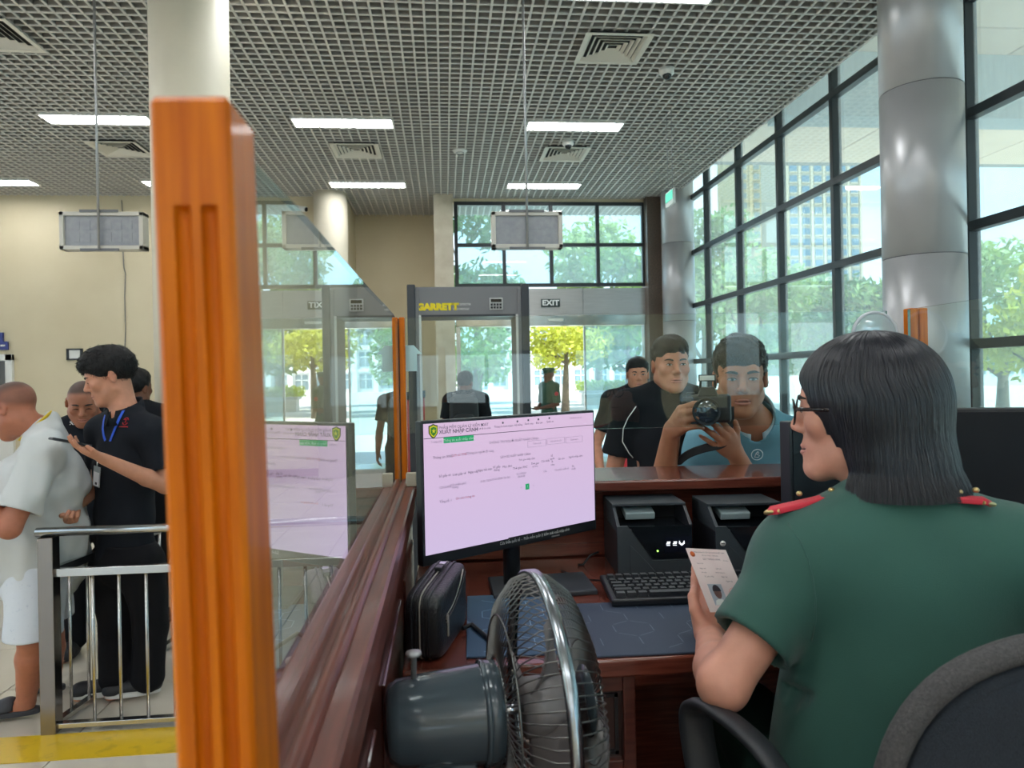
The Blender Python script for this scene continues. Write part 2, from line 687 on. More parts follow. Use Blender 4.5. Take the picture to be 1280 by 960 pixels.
# curtain wall along the window side
win = thing('window_2', None, None, (XR, 0, 0))
win['kind'] = 'structure'
zt = [at(990, (256 + (62 - 256) / 256 * 129), X=XR).z, at(990, 324 - .535 * 128, X=XR).z, at(990, 387.5 - .308 * 128, X=XR).z, at(963, 446, X=XR).z]
dz = (zt[0] - zt[3]) / 3
zs = [0.03, zt[3] - dz, zt[3], zt[2], zt[1], zt[0], ZR - .03]
ys = [at(x, 350, X=XR).y for x in (858, 885.5, 926, 978, 1047.5)]
ys = sorted(ys) + []
step = (ys[-1] - ys[0]) / 4
ycol = at(1216, 350, X=XR).y
yy = sorted([ys[0] - step] + ys + [ycol] + [ycol - step * k for k in range(1, 11)])
yy = [y for y in yy if y > YN]
W2 = .045
for y in yy:
    MB().box((0, y, ZR / 2), (.10, .062, ZR)).obj('mullion', M_DARKWIN, win, bevel=.004)
for z in zs:
    MB().box((-.012, (yy[0] + yy[-1]) / 2, z), (.085, yy[-1] - yy[0], .075)).obj('transom', M_DARKWIN, win, bevel=.004)
for a, b in zip(yy[:-1], yy[1:]):
    for c, d in zip(zs[:-1], zs[1:]):
        MB().box((.02, (a + b) / 2, (c + d) / 2), (.008, b - a - .05, d - c - .06)).obj('pane', M_WINGLASS, win)

# clerestory above the entrance
w1 = thing('window_1', None, None, (.2, 11.82, 3.03))
w1['kind'] = 'structure'
WW, WH = 3.2, ZC - .06 - 3.03
for k in range(5):
    MB().box((k * WW / 4 * .99 + .03, 0, WH / 2), (.06, .07, WH)).obj('mullion', M_DARKWIN, w1)
for z in (.03, .70, WH - .02):
    MB().box((WW / 2, 0, z), (WW, .06, .06)).obj('transom', M_DARKWIN, w1)
for k in range(4):
    for a, b in ((.06, .67), (.73, WH - .05)):
        MB().box((k * WW / 4 * .99 + .43, .0, (a + b) / 2), (.73, .008, b - a)).obj('pane', M_WINGLASS, w1)

# automatic entrance door: header and two glass leaves standing half open
d1 = thing('door_1', None, None, (.2, 11.78, 0))
d1['kind'] = 'structure'
for a, b in ((0, 1.05), (1.056, 2.13), (2.136, 3.2)):
    MB().bb((a, 0, 2.56), (b, .16, 3.0)).obj('panel', M_HEADER, d1)
MB().bb((0, -.06, 2.375), (3.2, .12, 2.55)).obj('track_cover', mat('polished_steel_strip', (.62, .60, .57), .14, 1, c2=(.40, .38, .35), vscale=2.2, stretch=(1, 1, .3)), d1, bevel=.008)
MB().bb((1.52, -.085, 2.45), (1.78, -.06, 2.49)).obj('sensor', M_WHITE, d1)
for a, b in ((.04, 1.12), (2.14, 3.18)):
    lf = MB().bb((a, .05, .06), (b, .058, 2.37)).obj('pane', M_WINGLASS, d1)
    fr = MB()
    fr.bb((a, .03, .0), (b, .08, .07))
    for q in (a, b - .03):
        fr.bb((q, .035, .0), (q + .03, .075, 2.37))
    fr.obj('leaf_frame', M_STEEL, d1)
jm = MB()
jm.bb((-.0, -.03, 0), (.05, .12, 2.4))
jm.bb((3.16, -.03, 0), (3.2, .12, 2.4))
jm.obj('jamb', M_STEEL, d1)

# small service hatch at the far left with its white frame
h_ = thing('door_2', None, None, (-7.9, YB - .02, 0))
h_['kind'] = 'structure'
xr_ = at(18, 450, Y=YB).x + 7.9
ztp = at(10, 443, Y=YB).z
fr = MB()
fr.bb((xr_ - .10, -.05, 0), (xr_, .02, ztp))
fr.bb((0, -.05, ztp - .10), (xr_, .02, ztp))
fr.obj('door_frame', M_WHITE, h_, bevel=.006)
MB().bb((0, -.01, 1.55), (xr_ - .1, .0, ztp - .1)).obj('dark_pane', mat('dim_brown_glass', (.07, .06, .045), .1), h_)
MB().bb((0, -.02, 0), (xr_ - .1, .0, 1.55)).obj('lower_panel', M_WHITE, h_)
bs = MB()
bs.bb((-6.68, YB - .02, 0), (-2.02, YB, .12))
struct(bs, 'baseboard_back', mat('brown_skirting_tile', (.16, .07, .05), .3))

# ------------------------------------------------------------------ ceiling fittings
M_TUBE = emis('lit_fluorescent_tube', (.96, .98, 1.0), LAMP)
M_REFL = mat('mirror_louvre', (.8, .82, .82), .2, .8)


def make_light():
    t = thing('ceiling_light', '', 'ceiling light')
    f = MB()
    L, Wd = 1.15, .30
    f.bb((-L / 2, -Wd / 2, -.012), (L / 2, -Wd / 2 + .018, .05))
    f.bb((-L / 2, Wd / 2 - .018, -.012), (L / 2, Wd / 2, .05))
    f.bb((-L / 2, -Wd / 2, -.012), (-L / 2 + .018, Wd / 2, .05))
    f.bb((L / 2 - .018, -Wd / 2, -.012), (L / 2, Wd / 2, .05))
    f.bb((-L / 2, -Wd / 2, .045), (L / 2, Wd / 2, .055))
    f.obj('housing', M_WHITE, t)
    for y in (-.07, .07):
        MB().box((0, y, .006), (L - .06, .085, .024)).obj('tube', M_TUBE, t)
    for k in range(11):
        MB().box((-L / 2 + (k + 1) * L / 12, 0, -.008), (.008, Wd - .04, .010)).obj('louvre', M_REFL, t)
    return t


lx = [-6.45, -3.79, -1.105, 1.585]
ly = [10.96, 8.32, 5.36, 3.03, .40, -2.25, -4.9, -7.3]
names = {(-3.79, 8.32): 'long lit ceiling light partly cut off by the tall orange post',
         (-1.105, 8.32): 'lit ceiling light just right of the tall orange post, nearer of two in its line',
         (1.585, 8.32): 'lit ceiling light between the square vents on the right, near small dome camera',
         (-6.45, 10.96): 'small lit ceiling light at the left edge above the cream wall',
         (-1.105, 10.96): 'farther lit ceiling light above the cream round column by the recess',
         (1.585, 10.96): 'farthest lit ceiling light right above the hanging box before the entrance windows'}
proto = None
for y in ly:
    for x in lx:
        if proto is None:
            proto = o = make_light()
        else:
            o = copy_tree(proto)
        o.location = (x, y, ZC - .004)
        o['label'] = names.get((x, y)) or 'lit ceiling light, %s from the left in the %s' % (('first', 'second', 'third', 'last')[lx.index(x)], {10.96: 'row nearest the entrance', 8.32: 'second row from the entrance', 5.36: 'row at the top picture edge', 3.03: 'row over the service counter', .40: 'row over the booth', -2.25: 'first row behind the booth', -4.9: 'second row behind the booth', -7.3: 'row along the front wall'}[y])
        o['group'] = 'rows of recessed ceiling lights'
M_VENT = mat('ivory_vent_paint', (.74, .70, .61), .5)
M_VENTD = mat('vent_dark', (.03, .03, .03), .9)


def make_vent(s):
    t = thing('ceiling_vent', '', 'vent')
    MB().bb((-s / 2 + .05, -s / 2 + .05, .02), (s / 2 - .05, s / 2 - .05, .03)).obj('dark_throat', M_VENTD, t)
    for k in range(6):
        a = s / 2 - k * s * .078
        wd = .045 if k == 0 else .026
        z0 = -.012 if k == 0 else -.004
        vs = [(-a, -a, z0), (a, -a, z0), (a, a, z0), (-a, a, z0)]
        i = a - wd
        vs += [(-i, -i, z0 + (.004 if k == 0 else .022)), (i, -i, z0 + (.004 if k == 0 else .022)), (i, i, z0 + (.004 if k == 0 else .022)), (-i, i, z0 + (.004 if k == 0 else .022))]
        vs += [(x, y, z + .004) for x, y, z in vs]
        fs = []
        for q in range(4):
            r = (q + 1) % 4
            fs += [(q, r, 4 + r, 4 + q), (8 + r, 8 + q, 12 + q, 12 + r), (q, 8 + q, 8 + r, r), (4 + q, 4 + r, 12 + r, 12 + q)]
        MB().add(vs, fs).obj('frame' if k == 0 else 'louvre', M_VENT, t)
    return t


vp = make_vent(.60)
for i, (x, y, lb) in enumerate([
    (1.555, 6.27, 'large square ceiling vent nearest the viewer, upper right of middle'),
    (1.63, 9.30, 'square ceiling vent beside the small dome camera and smoke detector'),
    (-1.07, 9.26, 'square ceiling vent between the two lights right of the orange post'),
    (-3.97, 9.28, 'square ceiling vent half hidden behind the left side of the orange post'),
    (-3.72, 6.30, 'square ceiling vent cut by the upper left corner of the picture')]):
    o = vp if i == 0 else copy_tree(vp)
    o.location = (x, y, ZC - .028)
    o['label'] = lb
    o['group'] = 'square ceiling vents'


def dome(x, y, lb):
    t = thing('dome_camera', lb, 'camera', (x, y, ZC), 0, 'ceiling dome cameras')
    MB().lathe([(0, -.07), (.05, -.068), (.072, -.05), (.075, 0), (0, 0)], 24).obj('housing', M_WHITE, t)
    MB().ball((0, -.012, -.068), .044).obj('lens_dome', M_BLACKG, t)


p = at(833, 86, Z=ZC)
dome(p.x, p.y, 'white dome camera alone on the ceiling near the row of windows')
p = at(710, 176, Z=ZC)
dome(p.x, p.y, 'white dome camera just behind a square vent and lit ceiling light')
p = at(575, 188, Z=ZC)
t = thing('smoke_detector', 'round flat white smoke detector in the middle of the grid ceiling', 'smoke detector', (p.x, p.y, ZC))
MB().lathe([(0, -.035), (.08, -.03), (.095, -.01), (.095, 0), (0, 0)], 24).obj('body', M_WHITE, t)
MB().lathe([(.05, -.045), (.056, -.03), (0, -.03), (0, -.045)], 16).obj('sensor_cap', M_GREYMET, t)

# wall camera near the far cream column
p = P(370, 255, 11.0)
t = thing('bullet_camera', 'small bullet camera on a bracket by the cream column', 'camera', (p.x, YB - .02, p.z))
MB().tube([(0, 0, .06), (0, -.14, .04)], .014, 8).obj('bracket', M_WHITE, t)
MB().tube([(-.06, -.12, .02), (.10, -.20, -.02)], .045, 14).obj('housing', M_WHITE, t)
MB().tube([(.10, -.20, -.02), (.108, -.204, -.022)], .036, 14).obj('lens', M_BLACKG, t)

# hanging double-sided display boxes on single rods
M_LED = mat('unlit_display_grey', (.33, .34, .36), .3, c2=(.27, .28, .31), vscale=30)


def led(px0, px1, py0, py1, d, rodx, lb, wire):
    a, b = P(px0, (py0 + py1) / 2, d), P(px1, (py0 + py1) / 2, d)
    ztop, zbot = P((px0 + px1) / 2, py0, d).z, P((px0 + px1) / 2, py1, d).z
    c = (a + b) / 2
    W_, H_ = abs(b.x - a.x), ztop - zbot
    t = thing('hanging_display', lb, 'display', (c.x, c.y, zbot), 0, 'hanging display boxes above the lanes')
    f = MB()
    f.bb((-W_ / 2, -.04, 0), (W_ / 2, .06, .028))
    f.bb((-W_ / 2, -.04, H_ - .028), (W_ / 2, .06, H_))
    f.bb((-W_ / 2, -.04, 0), (-W_ / 2 + .03, .06, H_))
    f.bb((W_ / 2 - .03, -.04, 0), (W_ / 2, .06, H_))
    f.obj('case', mat('pale_display_case', (.60, .57, .51), .45), t, bevel=.003)
    MB().bb((-W_ / 2 + .03, -.02, .028), (W_ / 2 - .03, .04, H_ - .028)).obj('display_face', M_LED, t)
    for k in range(6):
        for j in range(2):
            MB().bb((-W_ * .36 + k * W_ * .125, -.023, H_ * (.2 + .33 * j)), (-W_ * .36 + k * W_ * .125 + W_ * .09, -.018, H_ * (.45 + .33 * j))).obj('display_module', M_LED, t)
    rx_ = P(rodx, (py0 + py1) / 2, d).x - c.x
    MB().tube([(rx_, -.055, .0), (rx_, -.055, ZC + .2 - zbot)], .009, 8).obj('rod', M_GREYMET, t)
    MB().bb((rx_ - .13, -.048, H_ - .006), (rx_ + .13, -.04, H_ + .012)).obj('clamp_bar', M_ALUD, t)
    MB().bb((rx_ - .13, -.048, -.012), (rx_ + .13, -.04, .006)).obj('clamp_bar', M_ALUD, t)
    return t


led(80, 180, 266, 313, 5.05, 128, 'pale hanging display box on a thin rod left of the orange post', True)
led(614, 703, 266, 311, 5.2, 658, 'pale hanging display box in front of the entrance windows', False)

# hanging exit sign near the far column
p = P(838, 248, 8.0)
t = thing('hanging_exit_sign', 'small green exit sign hung on two cords by the far metal column', 'sign', (p.x, p.y, p.z), .0)
MB().box((0, 0, 0), (.03, .26, .17)).obj('case', mat('sign_white', (.75, .8, .78), .4), t, bevel=.004)
MB().box((-.017, 0, .02), (.004, .24, .10)).obj('green_face', emis('green_sign_face', (.06, .55, .36), .7), t)
for s in (-.08, .08):
    MB().tube([(0, s, .08), (0, s, ZC + .3 - p.z)], .004, 6).obj('cord', M_GREYMET, t)

# EXIT sign on the door header
p = at(688, 379, Y=11.78)
t = thing('exit_sign', 'black sign with white EXIT letters on the metal door header', 'sign', (p.x, 11.775, p.z))
MB().box((0, -.012, 0), (.32, .024, .135)).obj('plate', mat('sign_black', (.015, .03, .028), .4), t, bevel=.003)
txt('EXIT', .125, mat('sign_letter_white', (.85, .88, .85), .5), t, (0, -.026, 0), sx=1.12, bold=.004)

# wall cable, small frame, blue sign
t = MB()
wp = [at(x, y, Y=YB - .012) for x, y in ((152, 250), (154, 275), (153, 300), (155, 335), (157, 342), (156, 370), (157, 410), (156, 440), (152, 452))]
c = t.tube([q - wp[0] for q in wp], .007, 6).obj('wall_cable', M_ALUD, loc=wp[0])
tag(c, 'thin cable running down the cream wall behind the hanging display', 'cable')
p = at(92, 443, Y=YB - .02)
t = thing('wall_frame', 'small black frame on cream wall behind the head of the phone user', 'frame', p)
f = MB()
for lo, hi in (((-.10, -.02, -.09), (.14, .01, -.065)), ((-.10, -.02, .065), (.14, .01, .09)), ((-.10, -.02, -.09), (-.065, .01, .09)), ((.105, -.02, -.09), (.14, .01, .09))):
    f.bb(lo, hi)
f.obj('rim', M_BLACK, t)
MB().bb((-.065, -.005, -.065), (.105, .01, .065)).obj('sheet', M_WHITE, t)
p = at(0, 427, Y=YB - .03)
t = thing('blue_wall_sign', 'dark blue stepped sign above the white hatch at the left edge', 'sign', p)
MB().bb((-.35, -.02, -.13), (.12, .02, .0)).obj('lower_board', mat('sign_blue', (.03, .04, .22), .4), t)
MB().bb((-.35, -.02, .0), (.05, .02, .14)).obj('upper_board', mat('sign_blue', (.03, .04, .22), .4), t)
MB().bb((.02, -.024, -.075), (.085, -.02, -.05)).obj('white_bar', M_WHITE, t)
# ------------------------------------------------------------------ service booth
ZF, ZD, ZT = .34, 1.06, 1.27          # booth floor, desk top, counter / rail top
pf = MB()
pf.bb((-.16, -1.6, 0), (1.37, 1.88, ZF))
struct(pf, 'floor_booth', mat('booth_floor_wood', (.10, .045, .03), .4))


def rail_profile(x0, x1, xg, flip=False):
    """Cap board with two half-round beads either side of the glass slot (x, z)."""
    pr = [(x0, -.03), (x1, -.03), (x1 + .002, -.022), (x1, -.003), (x1 - .004, 0)]
    for cxx in (xg + .0135, xg - .0135):
        for k in range(9):
            a = math.pi * k / 8
            pr.append((cxx + .0085 * math.cos(a), .0095 * math.sin(a)))
        if cxx > xg:
            pr += [(xg + .0045, -.003), (xg - .0045, -.003)]
    pr += [(x0 + .004, 0), (x0, -.003), (x0 - .002, -.022)]
    return pr


def partition(xg, x0, x1, ya, yb, lb, inner):
    t = thing('partition_wall', lb, 'partition', (xg, ya, 0))
    pr = [(x - xg, z) for x, z in rail_profile(x0, x1, xg)]
    MB().prism(pr, yb - ya, Matrix.Translation((0, 0, ZT))).obj('rail_cap', M_REDX, t)
    MB().bb((x0 - xg + .014, 0, 0), (x1 - xg - .012, yb - ya, ZT - .03)).obj('panel_body', M_RED, t)
    # mouldings and raised fields on the booth side and the hall side
    n = 3
    L = yb - ya
    for side, xf in ((1, x1 - xg - .012), (-1, x0 - xg + .014)):
        zlo = ZF if side == inner else 0
        MB().bb((xf - .001 * side, 0, ZT - .075), (xf + .008 * side, L, ZT - .03)).obj('moulding', M_REDX, t, bevel=.003)
        MB().bb((xf - .001 * side, 0, zlo), (xf + .006 * side, L, zlo + .10)).obj('moulding', M_REDX, t, bevel=.003)
        for k in range(n):
            MB().bb((xf - .001 * side, L * k / n + .06, zlo + .16), (xf + .005 * side, L * (k + 1) / n - .06, ZT - .14)).obj('raised_panel', M_RED, t, bevel=.004)
    return t


XG = -.126
partition(XG, -.168, -.082, .424, 1.935, 'dark red wood partition with a beaded rail carrying the slanted glass', 1)
partition(1.290, 1.246, 1.333, -.5, 1.87, 'dark red wood partition on the right side behind the officer', -1)


# the tall orange post with two flutes
def fluted_post(w, dpt, h, fl_frac, r, z_end, top=True):
    """Square post: front face at y=0 carries round flutes that end in a dome at z_end."""
    zs_ = [0, z_end - r] + [z_end - r + r * math.sin(math.pi / 2 * k / 6) for k in range(1, 7)] + [z_end + .001, h - .003, h]
    b = MB()
    rings = []
    for z in zs_:
        f = 1.0 if z <= z_end - r else math.sqrt(max(0, 1 - ((z - z_end + r) / r) ** 2)) if z < z_end else 0
        ins = .002 if z == h else 0
        c = .0025
        pr = [(-w / 2 + c, ins)]
        for q in fl_frac:
            xc = -w / 2 + w * q
            for k in range(9):
                a = math.pi * k / 8
                pr.append((xc - r * math.cos(a), ins + r * 1.3 * math.sin(a) * f))
        pr += [(w / 2 - c, ins), (w / 2 - ins, c), (w / 2 - ins, dpt - c), (w / 2 - c, dpt - ins), (-w / 2 + c, dpt - ins), (-w / 2 + ins, dpt - c), (-w / 2 + ins, c)]
        rings.append([(x, y, z) for x, y in pr])
    n = len(rings[0])
    vs = [p for r_ in rings for p in r_]
    fs = []
    for i in range(len(rings) - 1):
        for k in range(n):
            fs.append((i * n + k, i * n + (k + 1) % n, (i + 1) * n + (k + 1) % n, (i + 1) * n + k))
    fs.append(tuple(range(n))[::-1])
    fs.append(tuple((len(rings) - 1) * n + k for k in range(n)))
    b.add(vs, fs, False)
    return b


a, b = P(185, 116, .36), P(283, 117, .36)
xc = (a.x + b.x) / 2
pw = b.x - a.x
zt_ = P(235, 116, .36).z
ze_ = P(235, 254, .36).z
LEAN = .021          # the post stands slightly out of plumb
post = fluted_post(pw, .05, zt_, (.365, .70), .0043, ze_).obj('wooden_post', M_ORANGE, loc=(xc + zt_ * LEAN, a.y, 0), rot=(0, -LEAN, 0))
md = post.modifiers.new('bevel', 'BEVEL')
md.width = .0012
md.segments = 2
md.limit_method = 'ANGLE'
md.angle_limit = math.radians(35)
tag(post, 'tall orange varnished post with two long flutes in front of the hall', 'post')


def twin_post(x, y, w, h, lb):
    t = thing('glass_post', lb, 'post', (x, y, ZT), 0, 'slim posts at the counter glass')
    for s in (-1, 1):
        MB().bb((s * w * .27 - w * .23, -.016, 0), (s * w * .27 + w * .23, .016, h)).obj('strip', M_ORANGE, t, bevel=.003)
    MB().bb((-w * .1, -.008, 0), (w * .1, .013, h - .004)).obj('core', M_RED, t)
    return t


GY = lambda x: 1.965 - .035 * (x + .12)      # the counter glass runs very slightly towards the viewer on the right
GA = math.atan(.035)
pa, pb = at(490, 397, Y=1.95), at(506, 397, Y=1.95)
twin_post((pa.x + pb.x) / 2, 1.953, pb.x - pa.x, pa.z - ZT, 'slim orange post where slanted glass meets the counter glass')
pc_, pd = at(1131, 386, Y=1.90), at(1153, 386, Y=1.90)
twin_post((pc_.x + pd.x) / 2, 1.893, pd.x - pc_.x, pc_.z - ZT, 'slim orange post behind the top of the officer\'s hair')

M_BGLASS = glass('clear_booth_glass', (.93, .975, .965), 1.52)
M_GEDGE = mat('green_glass_edge', (.14, .26, .23), .15)
# slanted side glass with its curved top edge
cv = [(303, 200), (330, 222), (355, 247), (378, 271), (402, 298), (430, 329), (452, 353), (468, 370), (480, 382), (490, 393)]
tp = [at(x, y, X=XG) for x, y in cv]
tp[0] = Vector((XG, .41, tp[0].z))
poly = [(p.y - .4, p.z - ZT) for p in tp] + [(1.935 - .4, tp[-1].z - ZT - .01), (1.935 - .4, -.002), (.41 - .4, -.002)]
vs = [(-.004, y, z) for y, z in poly] + [(.004, y, z) for y, z in poly]
n = len(poly)
t = thing('side_glass', 'clear side glass with a curved sloping top between the orange posts', 'glass', (XG, .4, ZT))
g = MB().add(vs, [tuple(range(n)), tuple(range(2 * n - 1, n - 1, -1))]).obj('pane', M_BGLASS, t)
e = MB()
for i in range(n):
    if i == n - 2:      # the lower edge sits in the rail slot
        continue
    j = (i + 1) % n
    e.add([vs[i], vs[j], vs[n + j], vs[n + i]], [(0, 1, 2, 3)])
e.obj('edge', M_GEDGE, t)


def glass_plate(name, lb, x0, x1, z0, z1, loc, rz):
    t = thing(name, lb, 'glass', loc, rz)
    b = MB()
    b.add([(x0, -.004, z0), (x1, -.004, z0), (x1, -.004, z1), (x0, -.004, z1), (x0, .004, z0), (x1, .004, z0), (x1, .004, z1), (x0, .004, z1)],
          [(0, 1, 2, 3), (7, 6, 5, 4)])
    b.obj('pane', M_BGLASS, t)
    e = MB()
    e.add([(x0, -.004, z0), (x1, -.004, z0), (x1, -.004, z1), (x0, -.004, z1), (x0, .004, z0), (x1, .004, z0), (x1, .004, z1), (x0, .004, z1)],
          [(3, 2, 6, 7), (0, 4, 5, 1), (0, 3, 7, 4), (1, 5, 6, 2)])
    e.obj('edge', M_GEDGE, t)
    return t


gz0 = at(760, 536, Y=1.94).z
gz1 = at(800, 393, Y=1.94).z
cg = glass_plate('counter_glass', 'clear glass plate standing over the counter between the slim posts', 0, 1.36, gz0, gz1, (-.105, GY(-.105), 0), -GA)
p = at(1090, 420, Y=1.92)
ring = MB()
ring.tube([(.066 * math.cos(2 * math.pi * k / 32), 0, .066 * math.sin(2 * math.pi * k / 32)) for k in range(32)], .006, 8, closed=True, flat=.8)
o = ring.obj('speech_ring', mat('clear_grey_plastic', (.55, .58, .62), .2), loc=(p.x, GY(p.x) - .012, p.z))
dsk = MB().lathe([(0, 0), (.062, 0), (.062, .004), (0, .004)], 32, Matrix.Rotation(math.pi / 2, 4, 'X')).obj('membrane', glass('frosted_clear_plastic', (.72, .76, .80), 1.5, dirt=.34), o)
tag(o, 'round translucent speech ring fixed on the counter glass above the officer\'s head', 'speech ring')
rg = glass_plate('right_glass', 'clear glass plate along the right partition, cut by the right picture edge', 0, 2.35, ZT - .002, gz1, (1.290, -.48, 0), math.pi / 2)

# sticker and clip at the left end
p = at(507, 448, Y=1.945)
s_ = MB().prism([(-.017, -.035), (.014, -.035), (.014, .012), (.028, .012), (.006, .036), (-.017, .036)], .0012)
o = s_.obj('arrow_sticker', mat('pale_cyan_paper', (.52, .74, .76), .6), loc=(p.x + .016, GY(p.x) - .0058, p.z))
tag(o, 'pale cyan arrow sticker on the counter glass beside the slim post', 'sticker')
p = at(516, 600, Y=1.86)
o = MB().box((0, 0, 0), (.026, .03, .034)).obj('glass_clip', mat('beige_plastic', (.55, .47, .36), .5), loc=(p.x - .004, 1.865, ZT + .017), bevel=.002)
tag(o, 'small beige block on the rail beside the upper left monitor corner', 'clip')

# counter: shelf and front panel
sh = thing('service_counter', 'glossy red wood counter shelf and front between the officer and the visitors', 'counter', (0, 0, ZT))
q = [(-.085, 1.855), (1.245, 1.795), (1.245, 2.055), (-.085, 2.145)]
b = MB()
vs = [(x, y, -.028) for x, y in q] + [(x, y, 0) for x, y in q]
b.add(vs, [(3, 2, 1, 0), (4, 5, 6, 7), (0, 1, 5, 4), (1, 2, 6, 5), (2, 3, 7, 6), (3, 0, 4, 7)])
b.obj('shelf_board', M_REDL, sh, bevel=.005)
cf = bpy.data.objects.new('front_panel', None)
cf = sh
b = MB()
CFY = 1.9
b.bb((-.08, CFY, -ZT), (1.245, CFY + .05, -.028))
b.obj('front_panel', M_REDL, cf)
for k in range(3):
    MB().bb((-.02 + k * .42, CFY + .048, .15 - ZT), (.36 + k * .42, CFY + .056, 1.1 - ZT)).obj('raised_panel', M_RED, cf, bevel=.004)
MB().bb((-.08, CFY - .008, ZD + .005 - ZT), (1.245, CFY, ZD + .035 - ZT)).obj('moulding', M_REDL, cf)

# desk
dk = thing('desk', 'red wood desk with a paneled drawer unit under the blue mat', 'desk', (0, 1.2, ZF))
h = ZD - ZF
MB().bb((-.08, 0, h - .032), (1.244, .685, h)).obj('desk_top', M_REDL, dk, bevel=.004)
MB().bb((-.075, .035, h - .062), (1.24, .06, h - .032)).obj('apron', M_REDL, dk)
px_ = at(792, 860, Y=1.23).x
b = MB()
b.bb((-.075, .02, 0), (px_ - .01, .66, .05))
b.bb((-.075, .3, 0), (-.06, .66, h - .035))
b.bb((px_ - .016, .05, 0), (px_, .66, h - .035))
b.bb((-.075, .64, 0), (px_, .66, h - .035))
b.obj('carcass', M_RED, dk)
for x0_, x1_ in ((px_ - .022, px_), (-.075, -.05)):
    MB().bb((x0_, .018, 0), (x1_, .042, h - .034)).obj('stile', M_RED, dk, bevel=.002)
zr_ = [h - .050, h - .20, h - .42, .04]
for z in zr_:
    MB().bb((-.05, .02, z - .014), (px_ - .022, .04, z + .016)).obj('rail', M_RED, dk, bevel=.002)
for za, zb in zip(zr_[:-1], zr_[1:]):
    dr = MB().bb((-.05, .034, zb + .016), (px_ - .022, .052, za - .014)).obj('drawer', mat('very_dark_wood', (.035, .012, .010), .3, coat=.4), dk)
    fr_ = MB()
    a0, a1, b0, b1 = -.043, px_ - .029, zb + .023, za - .021
    for lo, hi in (((a0, .028, b0), (a1, .036, b0 + .006)), ((a0, .028, b1 - .006), (a1, .036, b1)), ((a0, .028, b0), (a0 + .006, .036, b1)), ((a1 - .006, .028, b0), (a1, .036, b1))):
        fr_.bb(lo, hi)
    fr_.obj('bead', M_BLACKG, dr)
    MB().tube([(px_ / 2 - .03, .03, (za + zb) / 2), (px_ / 2 - .03, .012, (za + zb) / 2)], .012, 12).obj('knob', M_CHROME, dr)
for x_ in (1.18,):
    MB().bb((x_, .04, 0), (1.24, .66, h - .035)).obj('side_panel', M_RED, dk)

# mats with their hexagon print
def hexmat(name, lb, w, d, loc, rz, cbase, cline, s, full):
    t = thing(name, lb, 'mat', loc, rz)
    MB().bb((0, 0, 0), (w, d, .004)).obj('mat_body', mat(name + '_rubber', cbase, .62, bump=.25, bscale=1500), t, bevel=.0015)
    b = MB()
    hh = s * math.sqrt(3) / 2
    i = 0
    rl = random.Random(3)
    yy_ = 0
    for r in range(int(d / (1.5 * s)) + 2):
        for c in range(int(w / (2 * hh)) + 2):
            cx_, cy_ = c * 2 * hh + (hh if r % 2 else 0), r * 1.5 * s
            for k in range(3):
                a0, a1 = math.radians(30 + 60 * k), math.radians(90 + 60 * k)
                p0, p1 = Vector((cx_ + s * math.cos(a0), cy_ + s * math.sin(a0))), Vector((cx_ + s * math.cos(a1), cy_ + s * math.sin(a1)))
                if not full:
                    if k != 2 and rl.random() < .8:
                        continue
                    m_, f_ = (p0 + p1) / 2, .34
                    p0, p1 = m_ + (p0 - m_) * 2 * f_ * 1.2, m_ + (p1 - m_) * 2 * f_ * 1.2
                if min(p0.x, p1.x) < .004 or max(p0.x, p1.x) > w - .004 or min(p0.y, p1.y) < .004 or max(p0.y, p1.y) > d - .004:
                    continue
                nn = Vector((-(p1 - p0).y, (p1 - p0).x)).normalized() * .0008
                b.add([(p0.x - nn.x, p0.y - nn.y, .0043), (p1.x - nn.x, p1.y - nn.y, .0043), (p1.x + nn.x, p1.y + nn.y, .0043), (p0.x + nn.x, p0.y + nn.y, .0043)], [(0, 1, 2, 3)])
    b.obj('hexagon_print', mat(name + '_print', cline, .5), t, fix=False)
    return t


hexmat('desk_mat', 'dark blue desk mat with faint hexagon dashes in front of the keyboard', .80, .285, (.20, 1.21, ZD + .0005), math.radians(-1.5), (.034, .052, .088), (.11, .15, .21), .042, False)
hexmat('mouse_pad', 'blue pad with pale hexagon lines between black pouch and fan', .165, .345, (.028, 1.238, ZD + .0005), math.radians(-2), (.045, .10, .18), (.24, .40, .58), .036, True)

# ------------------------------------------------------------------ main monitor
mc = Vector((.157, 1.582, 0))
mang = math.atan2(.283, .414)
MW, ZB_, ZTP = .502, 1.1690, 1.4625
mon = thing('computer_monitor', 'lit computer monitor showing a pale pink form page on the desk', 'monitor', (mc.x, mc.y, ZD), mang)
MH = ZTP - ZB_
zb = ZB_ - ZD
MB().bb((-MW / 2, 0, zb), (MW / 2, .022, zb + MH)).obj('case', M_BLACK, mon, bevel=.003)
MB().bb((-MW / 2 + .1, .02, zb + .05), (MW / 2 - .1, .055, zb + MH - .05)).obj('rear_cover', M_BLACK, mon, bevel=.012)
SB, STp, SS = .0225, .006, .006      # bezels: bottom, top, side
scr = MB().bb((-MW / 2 + SS, -.0012, zb + SB), (MW / 2 - SS, .002, zb + MH - STp)).obj('screen', None, mon)
m_scr = bpy.data.materials.new('lit_screen')
m_scr.use_nodes = True
_b = m_scr.node_tree.nodes['Principled BSDF']
_b.inputs['Base Color'].default_value = (.02, .02, .02, 1)
_b.inputs['Roughness'].default_value = .35
_t = m_scr.node_tree
_co = _t.nodes.new('ShaderNodeTexCoord')
_sp = _t.nodes.new('ShaderNodeSeparateXYZ')
_t.links.new(_co.outputs['Generated'], _sp.inputs[0])
_r = _t.nodes.new('ShaderNodeValToRGB')
_t.links.new(_sp.outputs['Z'], _r.inputs[0])
_r.color_ramp.elements[0].color = (.70, .57, .84, 1)
